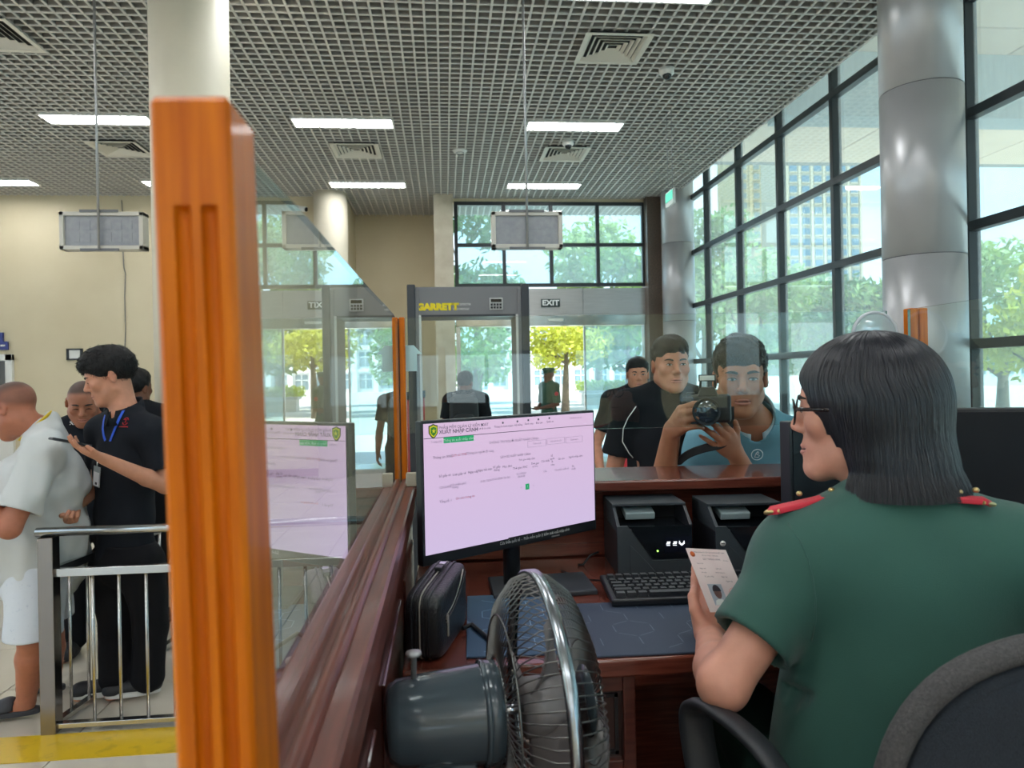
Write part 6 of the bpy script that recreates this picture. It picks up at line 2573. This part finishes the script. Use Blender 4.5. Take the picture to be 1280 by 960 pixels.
# ---- second man in black further back --------------------------------------------
c = P(797, 469, 5.1)
J = std((c.x, c.y + .03, 0), -FW, c.z + .122, w=1.0)
J['C'] = c
J['er'] = J['er'] - RT * .05
J['wr'] = J['wr'] + V((0, 0, .06)) - FW * .10 - RT * .03
m2 = build('visitor', 'man in black with short hair standing behind the round-faced man', J, hs=.96, face=toc(4), h=.008, skinc=(.74, .50, .39), skn='skin_warm2',
           top=dict(m=M_BLKSHIRT, g=.016, sleeve=.66, sg=.02), bottom=dict(m=M_BLKTROU), shoes=dict(m=M_SHOE, sole=M_SOLE))
short_hair(m2['C'], m2['fr'], .96, m2['rel'], m2['root'], M_HAIR, .016, (-.015, .58), .006, h=.005, up=.002, strands=500)
# red bag hanging from his side
p = P(775, 566, 4.82)
t = thing('red_bag', 'small red bag hanging beside the man in black at the back', 'bag', (p.x, p.y, p.z - .07))
vs, fs = rbox(0, 0, 0, .09, .05, .22, .45)
MB().add(vs, fs, True).obj('pouch', mat('red_nylon', (.55, .02, .03), .6), t)
MB().tube([(-.03, 0, .10), (-.02, .02, .22), (.02, .04, .30), (.04, .03, .10)], .006, 6).obj('strap', mat('red_nylon', (.55, .02, .03), .6), t)

# ---- guard outside the entrance ----------------------------------------------------
c = P(686, 470, 12.7)
J = std((c.x, c.y, 0), toc(55), c.z + .115)
J['C'] = c
fg = toc(55)
fg.z = 0
fg.normalize()
rg_ = V((fg.y, -fg.x, 0))
for q, s_ in (('l', -1), ('r', 1)):
    J['e' + q] = J['s' + q] + V((0, 0, -.30)) + rg_ * (.05 * s_)
    J['w' + q] = J['hm'] if 'hm' in J else (J['hl'] + J['hr']) / 2 + V((0, 0, .14)) + fg * .24 + rg_ * (.05 * s_)
M_GUARD = mat('guard_green_cloth', (.035, .085, .050), .8)
gd = build('guard', 'guard in dark green uniform and cap standing in the open entrance', J, hs=.98, face=toc(62), h=.011, skinc=(.42, .26, .18), skn='skin_guard',
           top=dict(m=M_GUARD, g=.016, sleeve=.95, sg=.018, h=.011), bottom=dict(m=M_GUARD, h=.011), shoes=dict(m=M_SHOE, h=.009))
x, y, z = gd['fr']
C_ = gd['C']
cp_ = MB()
Rc = Matrix((x, y, z)).transposed().to_4x4()
Rc.translation = C_
cp_.lathe([(0, .15), (.09, .145), (.118, .13), (.120, .115), (.098, .09), (.096, .06), (0, .06)], 24, Rc)
cp_.add([tuple(C_ + x * (a * .08) + y * (.085 + .06 * (1 - a * a)) + z * (.055 - .01 * b_)) for a in (-1, -.5, 0, .5, 1) for b_ in (0, 1)] + [tuple(C_ + x * (a * .09) + y * .06 + z * (.06 - .01 * b_)) for a in (-1, -.5, 0, .5, 1) for b_ in (0, 1)],
        [(i * 2, i * 2 + 2, 10 + i * 2 + 2, 10 + i * 2) for i in range(4)] + [(i * 2 + 1, 10 + i * 2 + 1, 10 + i * 2 + 3, i * 2 + 3) for i in range(4)] + [(i * 2, i * 2 + 1, i * 2 + 3, i * 2 + 2) for i in range(4)])
cp_.obj('cap', M_GUARD, gd['root'], rel=gd['rel'])
q_ = J['sl'] + (J['el'] - J['sl']) * .4
MB().ball(q_ - FW * .062, (.035, .015, .04), 12).obj('sleeve_patch', M_BOARD, gd['root'], rel=gd['rel'])

# ---- person with black backpack beyond the detector ------------------------------------
c = P(582, 479, 7.6)
J = std((c.x, c.y, 0), FW + RT * .2, c.z + .118)
J['C'] = c
bp = build('visitor', 'person with a black backpack seen from behind through the metal detector', J, hs=.95, face=FW + RT * .3, h=.009, skinc=(.45, .28, .2), skn='skin_guard', eyes=False,
           top=dict(m=M_BLKSHIRT, g=.016, sleeve=.66, sg=.02, h=.009), bottom=dict(m=M_BLKTROU, h=.010), shoes=dict(m=M_SHOE, h=.008))
short_hair(bp['C'], bp['fr'], .95, bp['rel'], bp['root'], M_HAIR, .020, (-.05, .5), .006, h=.006, strands=300)
bb_ = thing('backpack', 'black backpack worn on the back of the person beyond the detector', 'backpack', P(580, 512, 7.35))
vs, fs = rbox(0, 0, -.06, .30, .16, .44, .5)
MB().add(vs, fs, True).obj('pack', mat('black_nylon', (.012, .012, .015), .55), bb_)
vs, fs = rbox(0, -.08, -.14, .22, .07, .2, .5)
MB().add(vs, fs, True).obj('front_pocket', mat('black_nylon', (.012, .012, .015), .55), bb_)
for s_ in (-1, 1):
    MB().tube([(s_ * .08, .06, .14), (s_ * .10, .16, .17), (s_ * .11, .24, .12), (s_ * .12, .25, -.08)], .02, 8, flat=.3).obj('strap', mat('black_nylon', (.012, .012, .015), .55), bb_)
MB().tube([(-.03, 0, .15), (0, 0, .19), (.03, 0, .15)], .006, 6).obj('loop', M_BLACK, bb_)

# ---- heavy man in grey tee, seen from his left side --------------------------------------
bx_ = P(38, 900, 3.42)
c = P(17, 511, 3.30)
fl_ = -RT
J = std((bx_.x, bx_.y, 0), fl_, 1.70, w=1.15)
J['C'] = c
J['nk'] = P(56, 541, 3.36)
J['sl'] = P(56, 566, 3.19)
J['sr'] = P(60, 563, 3.53)
J['el'] = P(12, 660, 3.05)
J['wl'] = P(-52, 612, 3.10)
J['er'] = P(10, 655, 3.6)
J['wr'] = P(-45, 600, 3.45)
J['hl'] = P(48, 715, 3.33)
J['hr'] = P(50, 708, 3.52)
J['kl'] = P(42, 800, 3.28)
J['kr'] = P(62, 795, 3.55)
J['al'] = P(33, 874, 3.33)
J['ar'] = P(66, 852, 3.58)
for q in ('al', 'ar'):
    J[q].z = .085
J['tl'] = J['al'] + fl_ * .15 - FW * .03
J['tl'].z = .03
J['tr'] = J['ar'] + fl_ * .15
J['tr'].z = .03
J['tr2'] = J['tr']
M_GREYT = mat('pale_grey_cotton', (.60, .62, .61), .85, bump=.3, bscale=500, c2=(.56, .58, .575), vscale=5)
gm = build('visitor', 'heavy man with cropped hair in pale grey T-shirt, white shorts and slides', J, B=(.190, .175, .195, .185, .185, .175), hs=1.06, face=fl_ + V((0, 0, -.42)) + FW * .10,
           h=.006, skinc=(.66, .40, .30), skn='skin_ruddy', buzz=(.012, .50, .50), arms=(.055, .046, .030), legfat=1.12, down=True,
           top=dict(m=M_GREYT, g=.022, sleeve=.78, sg=.034, hem=-.10, rip=.0075, rf=52, h=.006, flare=.02, neck=.068, tohead=True),
           bottom=dict(m=mat('speckled_white_shorts', (.66, .70, .76), .8, c2=(.55, .60, .68), vscale=60, ramp=(.28, .36)), short=True, g=.030, name='shorts', h=.007, w=1.25),
           shoes=dict(m=mat('slide_rubber', (.03, .032, .04), .6), slide=True), headkw=dict(jaw=1.12, cheek=1.08))
ny_ = gm['rel']
u_, f_, r_ = J['tu'], J['tf'], J['tr'] if False else (J['sr'] - J['sl']).normalized()
pts = []
for k in range(30):
    an = 2 * math.pi * k / 30
    dd = (J['C'] - J['nk']).normalized()
    e1 = dd.cross(V((0, 1, 0))).normalized()
    e2 = dd.cross(e1)
    pts.append(J['nk'] + dd * .048 + e1 * (.086 * math.cos(an)) + e2 * (.086 * math.sin(an)))
MB().tube(pts, .0105, 8, closed=True, flat=.5).obj('yellow_lanyard', mat('yellow_ribbon', (.70, .48, .02), .6), gm['root'], rel=ny_)

# ---- young man in black polo with a phone -------------------------------------------------
D0 = 3.52
bx_ = P(150, 880, D0)
fb = toc(48)
J = std((bx_.x, bx_.y, 0), fb, 1.76, w=1.04)
J['C'] = P(137, 471, D0)
J['nk'] = P(158, 521, D0 + .02)
J['sl'], J['sr'] = P(192, 545, D0 - .06), P(128, 540, D0 + .12)
J['el'], J['wl'] = P(207, 607, D0 - .10), P(128, 573, D0 - .32)
J['er'], J['wr'] = P(124, 604, D0 + .10), P(93, 636, D0 - .13)
J['hl'], J['hr'] = P(178, 702, D0 - .02), P(140, 702, D0 + .06)
J['kl'], J['kr'] = P(188, 785, D0), P(145, 785, D0 + .04)
J['al'], J['ar'] = P(186, 868, D0), P(146, 868, D0)
for q in ('al', 'ar'):
    J[q].z = .09
fsh = (-RT * .95 - FW * .25).normalized()
for q in ('l', 'r'):
    J['t' + q] = J['a' + q] + fsh * .17
    J['t' + q].z = .03
J['tr2'] = J['tr']
yh = (P(98, 560, D0 - .40) - P(128, 573, D0 - .32))
ym = build('visitor', 'young man in black polo with blue lanyard looking down at his phone', J, B=(.165, .112, .145, .108, .155, .115), hs=1.07, face=toc(62, 0, .34), h=.0056,
           skinc=(.74, .50, .39), skn='skin_light', arms=(.046, .038, .025), down=True,
           hands={'l': dict(y=yh, x=-FW * .9 + UPv * .25, curls=[(10, 14, 8), (10, 14, 8), (12, 16, 10), (14, 18, 12)], thumb=[(.014, .022, -.006), (.034, .050, -.014), (.042, .078, -.022), (.036, .102, -.026)]),
                  'r': dict(y=(P(83, 655, D0 - .22) - P(93, 636, D0 - .13)), x=-RT * .5 - FW * .6, curls=FIST)},
           top=dict(m=M_BLKPOLO, g=.018, sleeve=.72, sg=.022, hem=-.10, h=.006, rip=.003, name='polo_shirt'), bottom=dict(m=M_BLKTROU, h=.008, g=.022),
           shoes=dict(m=M_SHOE, sole=M_SOLE))
rel, root = ym['rel'], ym['root']
short_hair(ym['C'], ym['fr'], 1.07, rel, root, M_HAIR, .024, (-.015, .55), .020, rip=.0014, fringe=.020, strands=2600, slen=.020)
polo_collar(J, root, rel, M_BLKPOLO, ym['C'], ym['fr'], 1.0, .064, gap=.5)
yb = bvh_of(ym['shirt'], rel)


def ribbon(pix, nm, m, w_, bv_, d0, par, rl):
    vs, fs = [], []
    pp = []
    for px, py in pix:
        q, n_ = on_surf(bv_, px, py, d0)
        if q is not None:
            pp.append((q + n_ * .005, n_))
    for i, (q, n_) in enumerate(pp):
        t_ = (pp[min(i + 1, len(pp) - 1)][0] - pp[max(i - 1, 0)][0]).normalized()
        sd2 = t_.cross(n_).normalized() * w_ / 2
        vs += [tuple(q - sd2), tuple(q + sd2), tuple(q + sd2 + n_ * .002), tuple(q - sd2 + n_ * .002)]
    for i in range(len(pp) - 1):
        for k in range(4):
            fs.append((i * 4 + k, i * 4 + (k + 1) % 4, (i + 1) * 4 + (k + 1) % 4, (i + 1) * 4 + k))
    if len(pp) > 1:
        return MB().add(vs, fs).obj(nm, m, par, rel=rl)


M_LAN = mat('blue_lanyard', (.015, .09, .62), .55)
ribbon([(158, 508), (155, 514), (150, 524), (146, 534), (142, 544), (139, 552)], 'lanyard', M_LAN, .014, yb, 2.8, root, rel)
ribbon([(133, 519), (131, 527), (130, 536), (131, 545), (133, 551)], 'lanyard', M_LAN, .012, yb, 2.8, root, rel)
q_, nq = on_surf(yb, 124, 595, 2.8)
q2_, nq2 = on_surf(yb, 129, 577, 2.8)
if q_ is not None:
    q_ = q_ + nq * .012
    t = thing('name_badge', 'clear name badge hanging from the blue lanyard on black polo', 'badge', q_)
    xx_ = V((0, 0, 1)).cross(nq).normalized()
    zz_ = nq.cross(xx_)
    Mb_ = Matrix(((xx_.x, -nq.x, zz_.x, 0), (xx_.y, -nq.y, zz_.y, 0), (xx_.z, -nq.z, zz_.z, 0), (0, 0, 0, 1))) @ Matrix.Rotation(.2, 4, 'Y')
    t.matrix_world = Matrix.Translation(q_) @ Mb_
    MB().bb((-.024, -.002, -.05), (.024, .002, .05)).obj('holder', mat('badge_holder', (.35, .38, .40), .25), t, bevel=.001)
    MB().bb((-.020, -.0026, -.045), (.020, -.0018, .022)).obj('card', mat('badge_card', (.66, .66, .70), .5), t)
    MB().bb((-.006, -.0032, -.040), (.008, -.0025, -.028)).obj('print', M_BLACK, t)
    MB().tube([(0, 0, .05), (0, 0, .075)], .004, 8).obj('clip', M_CHROME, t)
    # chest emblem
q_, nq = on_surf(yb, 158, 527, 2.8)
if q_ is not None:
    M_RE = mat('red_thread', (.42, .015, .025), .8)
    xx_ = V((0, 0, 1)).cross(nq).normalized()
    zz_ = nq.cross(xx_)
    b = MB()
    for a0, a1 in ((.4, 2.7), (3.5, 5.9)):
        b.tube([q_ + nq * .004 + (xx_ * math.cos(a0 + (a1 - a0) * k / 8) + zz_ * math.sin(a0 + (a1 - a0) * k / 8)) * .018 for k in range(9)], .0025, 6)
    b.tube([q_ + nq * .004 - zz_ * .009, q_ + nq * .004 + zz_ * .009], .0025, 6)
    b.tube([q_ + nq * .004 + zz_ * .009 - xx_ * .007, q_ + nq * .004 + zz_ * .009 + xx_ * .007], .002, 6)
    b.tube([q_ + nq * .004 - xx_ * .030 - zz_ * .028, q_ + nq * .004 + xx_ * .030 - zz_ * .028], .0022, 6)
    b.obj('chest_emblem', M_RE, root, rel=rel)
# phone
pc1 = P(88, 555, D0 - .40)
phd = (P(70, 551, D0 - .44) - P(107, 558, D0 - .36)).normalized()
t = thing('phone', 'black phone held flat in the young man\'s hand', 'phone', pc1)
zz_ = (V((0, 0, 1)) + FW * .15 + RT * .1).normalized()
zz_ = (zz_ - phd * zz_.dot(phd)).normalized()
xx_ = phd.cross(zz_)
t.matrix_world = Matrix(((xx_.x, phd.x, zz_.x, pc1.x), (xx_.y, phd.y, zz_.y, pc1.y), (xx_.z, phd.z, zz_.z, pc1.z + .008), (0, 0, 0, 1)))
MB().box((0, 0, 0), (.075, .155, .010)).obj('case', M_BLACK, t, bevel=.003)
MB().box((0, 0, .0055), (.069, .148, .001)).obj('screen', M_BLACKG, t)

# ---- man with shaved head behind them --------------------------------------------------------
c = P(104, 503, 4.05)
J = std((c.x, c.y + .08, 0), toc(-22), c.z + .135, w=1.05)
J['C'] = c
J['sl'], J['sr'] = J['sl'] - V((0, 0, .03)), J['sr'] - V((0, 0, .03))
sm3 = build('visitor', 'shaven-headed man in black shirt looking down between the grey tee and the polo', J, B=(.17, .12, .155, .12, .165, .12), hs=1.03, face=toc(-28, 0, .42), h=.0065,
            skinc=(.60, .38, .285), skn='skin_deep', buzz=(.035, .45, .55), down=True, top=dict(m=M_BLKPOLO, g=.016, sleeve=.7, sg=.02, name='polo_shirt'), bottom=dict(m=M_BLKTROU), shoes=dict(m=M_SHOE), headkw=dict(jaw=1.1))
polo_collar(J, sm3['root'], sm3['rel'], M_BLKPOLO, sm3['C'], sm3['fr'], 1.0, .066, gap=.5)
b3 = bvh_of(sm3['shirt'], sm3['rel'])
for px, py, s_ in ((92, 529, .035), (104, 533, .045)):
    q_, nq = on_surf(b3, px, py, 3.2)
    if q_ is not None:
        xx_ = V((0, 0, 1)).cross(nq).normalized()
        zz_ = nq.cross(xx_)
        b = MB()
        for r0 in (-.008, .0, .008):
            b.tube([q_ + nq * .006 + xx_ * (s_ * (k / 6 - .5)) + zz_ * (r0 + .006 * math.sin(k * 2.1 + r0 * 300)) for k in range(7)], .0016, 5)
        b.obj('chest_print', M_WHITE, sm3['root'], rel=sm3['rel'])

# ---- fourth head behind the polo -----------------------------------------------------------------
c = P(171, 486, 4.5)
J = std((c.x, c.y, 0), FW, c.z + .118)
J['C'] = c
f4 = build('visitor', 'dark-haired person almost hidden behind the young man\'s neck', J, hs=.95, face=FW + RT * .2, h=.010, skinc=(.45, .28, .2), skn='skin_guard', eyes=False,
           top=dict(m=M_BLKSHIRT, g=.016, sleeve=.66, sg=.02, h=.010), bottom=dict(m=M_BLKTROU, h=.010), shoes=dict(m=M_SHOE, h=.008))
short_hair(f4['C'], f4['fr'], .95, f4['rel'], f4['root'], M_HAIR, .020, (-.05, .5), .01, h=.006, strands=600)
# ------------------------------------------------------------------ outside
gp = MB()
gp.bb((-70, 13.32, -.25), (260, 330, -.03))
gp.bb((XR + .12, -40, -.25), (260, 13.32, -.03))
struct(gp, 'ground_plaza', mat('pale_plaza_paving', (.62, .60, .55), .8, c2=(.56, .54, .50), vscale=.6, detail=6))
M_BARK = mat('bark', (.13, .10, .07), .9, c2=(.08, .06, .045), vscale=9)


def leaf_mat(n, c, tr=.35):
    if n in MATS:
        return MATS[n]
    m = mat(n, c, .6, var=.4, vscale=1.6)
    t = m.node_tree
    b = t.nodes['Principled BSDF']
    tl = t.nodes.new('ShaderNodeBsdfTranslucent')
    tl.inputs[0].default_value = (c[0] * 1.3, c[1] * 1.2, c[2] * .7, 1)
    mi = t.nodes.new('ShaderNodeMixShader')
    mi.inputs[0].default_value = tr
    t.links.new(b.outputs[0], mi.inputs[1])
    t.links.new(tl.outputs[0], mi.inputs[2])
    t.links.new(mi.outputs[0], t.nodes['Material Output'].inputs[0])
    return m


LEAFS = {'yellow': leaf_mat('yellow_green_leaf', (.42, .44, .05)), 'green': leaf_mat('mid_green_leaf', (.13, .26, .055)), 'dark': leaf_mat('deep_green_leaf', (.07, .17, .06)), 'pale': leaf_mat('pale_green_leaf', (.24, .36, .13))}


def leaves(centres, radii, n, size, m, parent, name='foliage', squash=.8):
    cs = np.array(centres)
    w_ = np.array([r ** 2 for r in radii])
    pick = rng.choice(len(cs), n, p=w_ / w_.sum())
    d = rng.normal(size=(n, 3))
    d /= np.linalg.norm(d, axis=1)[:, None]
    rr = np.array(radii)[pick][:, None] * (rng.random((n, 1)) ** .35)
    c = cs[pick] + d * rr * np.array([1, 1, squash])
    a = rng.normal(size=(n, 3))
    a /= np.linalg.norm(a, axis=1)[:, None]
    b = np.cross(a, rng.normal(size=(n, 3)))
    b /= np.linalg.norm(b, axis=1)[:, None]
    s = size * rng.uniform(.6, 1.3, (n, 1))
    vs = np.stack([c - a * s, c + b * s * .45, c + a * s, c - b * s * .45], 1).reshape(-1, 3)
    q = np.arange(n * 4).reshape(-1, 4)
    o = npmesh(name, vs, q, m, parent, (0, 0, 0))
    o.data.polygons.foreach_set('use_smooth', np.zeros(n, dtype=bool))
    o['kind'] = 'stuff'
    return o


def tree(px, d, top, base_frac, rad, kind, lb, n=2200, size=.20, lean=0):
    b = P(px, 480, d)
    H = P(px, top, d).z
    t = thing('tree', lb, 'tree', (b.x, b.y, -.03), 0, 'trees outside the hall')
    z0 = H * base_frac
    MB().tube([(0, 0, 0), (.05, .03, z0 * .6), (.1 + lean * .5, 0, z0 + (H - z0) * .45)], [.14 + .012 * H, .10 + .01 * H, .05], 8).obj('trunk', M_BARK, t)
    cs, rs = [], []
    for k in range(9):
        a = 2 * math.pi * k / 9 + random.random()
        zz_ = z0 + (H - z0) * (.15 + .7 * random.random())
        r_ = rad * (.75 - .45 * abs((zz_ - z0) / (H - z0) - .45)) * random.uniform(.5, 1)
        c = (r_ * math.cos(a) + lean, r_ * math.sin(a), zz_)
        cs.append(c)
        rs.append(rad * random.uniform(.35, .55))
        if k < 5:
            MB().tube([(.1, 0, z0 + .02), (c[0] * .6, c[1] * .6, (z0 + zz_) / 2 + .2), c], [.06, .035, .015], 6).obj('branch', M_BARK, t)
    cs.append((lean, 0, H - rad * .45))
    rs.append(rad * .45)
    leaves(cs, rs, n, size, LEAFS[kind], t)
    return t


tree(706, 30, 395, .50, 1.75, 'yellow', 'small bright yellow-green tree framed by the open entrance', 2400, .13)
tree(596, 34, 240, .35, 3.0, 'dark', 'tall dark tree behind the left part of the windows above the entrance', 2600, .22)
tree(592, 27, 402, .25, 1.7, 'green', 'low green tree seen through the metal detector', 1800, .14)
tree(748, 40, 262, .30, 3.4, 'pale', 'tall pale tree behind the right panes above the entrance', 2800, .24)
tree(785, 32, 292, .20, 2.6, 'green', 'broad green tree behind the right glass leaf of the entrance', 2600, .20)
tree(880, 34, 255, .20, 3.0, 'green', 'tall green tree outside beside the far metal column', 2800, .22)
tree(950, 30, 296, .18, 2.8, 'pale', 'pale tree outside below the tall building\'s left side', 2600, .20)
tree(1015, 32, 330, .18, 2.6, 'green', 'green tree outside in front of the tall building', 2600, .20)
tree(1085, 28, 342, .18, 2.3, 'dark', 'dark green tree outside just left of the near metal column', 2400, .18)
tree(1140, 26, 322, .18, 2.2, 'pale', 'pale green tree outside behind the near metal column', 2200, .18)
tree(1252, 20, 286, .22, 1.9, 'pale', 'pale leafy tree outside the window at the right edge', 2600, .14)
tree(1325, 17, 300, .22, 1.8, 'yellow', 'yellowish tree outside beyond the right picture edge', 2000, .14)
tree(520, 38, 250, .3, 3.2, 'green', 'green tree hidden behind the cream recess wall', 1500, .24)
# hedge and low planter seen through the door
b = P(762, 490, 38)
hg = thing('hedge', 'bright clipped hedge on a low pale planter beyond the entrance', 'hedge', (b.x, b.y, -.03))
MB().bb((-1.6, -1.1, 0), (3.4, -.3, .62)).obj('planter', mat('pale_planter', (.62, .60, .55), .8), hg)
MB().bb((-1.7, -1.2, .62), (3.5, -.2, .74)).obj('planter_coping', mat('grey_coping', (.40, .40, .38), .8), hg)
hc_ = [(x_, y_, .95) for x_ in np.linspace(-1.4, 3.2, 12) for y_ in (-.6, 0, .6)]
leaves(hc_, [.42] * len(hc_), 3200, .10, leaf_mat('hedge_leaf', (.36, .46, .04)), hg)

# white official building beyond the square
M_WB = mat('white_facade', (.78, .78, .76), .7)
M_WBW = mat('bluish_window', (.16, .24, .28), .15)
a, c = P(612, 480, 85), P(870, 480, 85)
wbd = thing('white_building', 'white three-storey building across the square behind the entrance', 'building', ((a.x + c.x) / 2, a.y, -.03))
BW_ = c.x - a.x
BH_ = P(700, 404, 85).z
MB().bb((-BW_ / 2, 0, 0), (BW_ / 2, 12, BH_)).obj('wall', M_WB, wbd)
MB().bb((-BW_ / 2 - .4, -.5, BH_), (BW_ / 2 + .4, 12.4, BH_ + .5)).obj('cornice', M_WB, wbd)
for k in range(2):
    MB().bb((-BW_ / 2, -.25, BH_ * (k + 1) / 3 - .15), (BW_ / 2, 0, BH_ * (k + 1) / 3 + .12)).obj('string_course', M_WB, wbd)
wm = MB().bb((-.7, -.08, -.85), (.7, .1, .85)).mesh('window', M_WBW)
fm = MB()
fm.bb((-.04, -.14, -.85), (.04, -.07, .85))
fm.bb((-.7, -.14, .2), (.7, -.07, .28))
fmm = fm.mesh('glazing_bar', M_WB)
nw = 10
for r in range(3):
    for k in range(nw):
        o = share('window', wm, wbd, (-BW_ / 2 + BW_ * (k + .5) / nw, 0, BH_ * (r + .5) / 3))
        share('glazing_bar', fmm, o)
for k in range(nw + 1):
    MB().bb((-BW_ / 2 + BW_ * k / nw - .25, -.35, 0), (-BW_ / 2 + BW_ * k / nw + .25, 0, BH_)).obj('pilaster', M_WB, wbd)


def tower(pxa, pxb, top, d, cols, rows, rowh, lb, m, mw, wfrac=.6, hfrac=.62):
    a, c = P(pxa, 470, d), P(pxb, 470, d)
    H = P((pxa + pxb) / 2, top, d).z
    W_ = c.x - a.x
    t = thing('tall_building', lb, 'building', ((a.x + c.x) / 2, (a.y + c.y) / 2, -.03))
    MB().bb((-W_ / 2, 0, 0), (W_ / 2, 18, H)).obj('wall', m, t)
    me = MB().bb((-W_ / cols * wfrac / 2, -.15, -rowh * hfrac / 2), (W_ / cols * wfrac / 2, .2, rowh * hfrac / 2)).mesh('window', mw)
    ml = MB().bb((-W_ / cols * wfrac / 2 - .1, -.4, -rowh * hfrac / 2 - .35), (W_ / cols * wfrac / 2 + .1, .0, -rowh * hfrac / 2)).mesh('sill', m)
    for r in range(rows):
        z = H - rowh * (r + .6)
        for k in range(cols):
            o = share('window', me, t, (-W_ / 2 + W_ * (k + .5) / cols, 0, z))
            share('sill', ml, o)
    for k in range(cols + 1):
        MB().bb((-W_ / 2 + W_ * k / cols - .35, -.3, 0), (-W_ / 2 + W_ * k / cols + .35, 0, H)).obj('rib', m, t)
    return t


tower(986, 1082, 150, 220, 6, 20, 3.25, 'tall cream office tower with a grid of blue windows outside', mat('cream_tower', (.40, .33, .23), .8), mat('tower_window', (.06, .14, .20), .15))
tower(925, 975, 165, 250, 3, 12, 3.4, 'warmer cream tower left of the tall office tower', mat('warm_tower', (.42, .31, .14), .8), mat('tower_window2', (.16, .20, .20), .2), .45)
# low buildings beyond the trees on the window side
a, c = P(1215, 480, 60), P(1330, 480, 60)
lb_ = thing('low_building', 'low pale building seen through the window at the right edge', 'building', ((a.x + c.x) / 2, (a.y + c.y) / 2, -.03))
Wl = c.x - a.x
Hl = P(1260, 440, 60).z
MB().bb((-Wl / 2, 0, 0), (Wl / 2, 8, Hl)).obj('wall', mat('pale_blue_wall', (.60, .66, .68), .8), lb_)
MB().prism([(-Wl / 2 - .5, Hl), (Wl / 2 + .5, Hl), (Wl / 2 - 1, Hl + 1.2), (-Wl / 2 + 1, Hl + 1.2)], 9, Matrix.Translation((0, -.5, 0))).obj('roof', mat('terracotta_roof', (.42, .17, .08), .8), lb_)
for k in range(6):
    MB().bb((-Wl / 2 + Wl * (k + .3) / 6, -.1, Hl * .35), (-Wl / 2 + Wl * (k + .7) / 6, .1, Hl * .78)).obj('window', M_WBW, lb_)
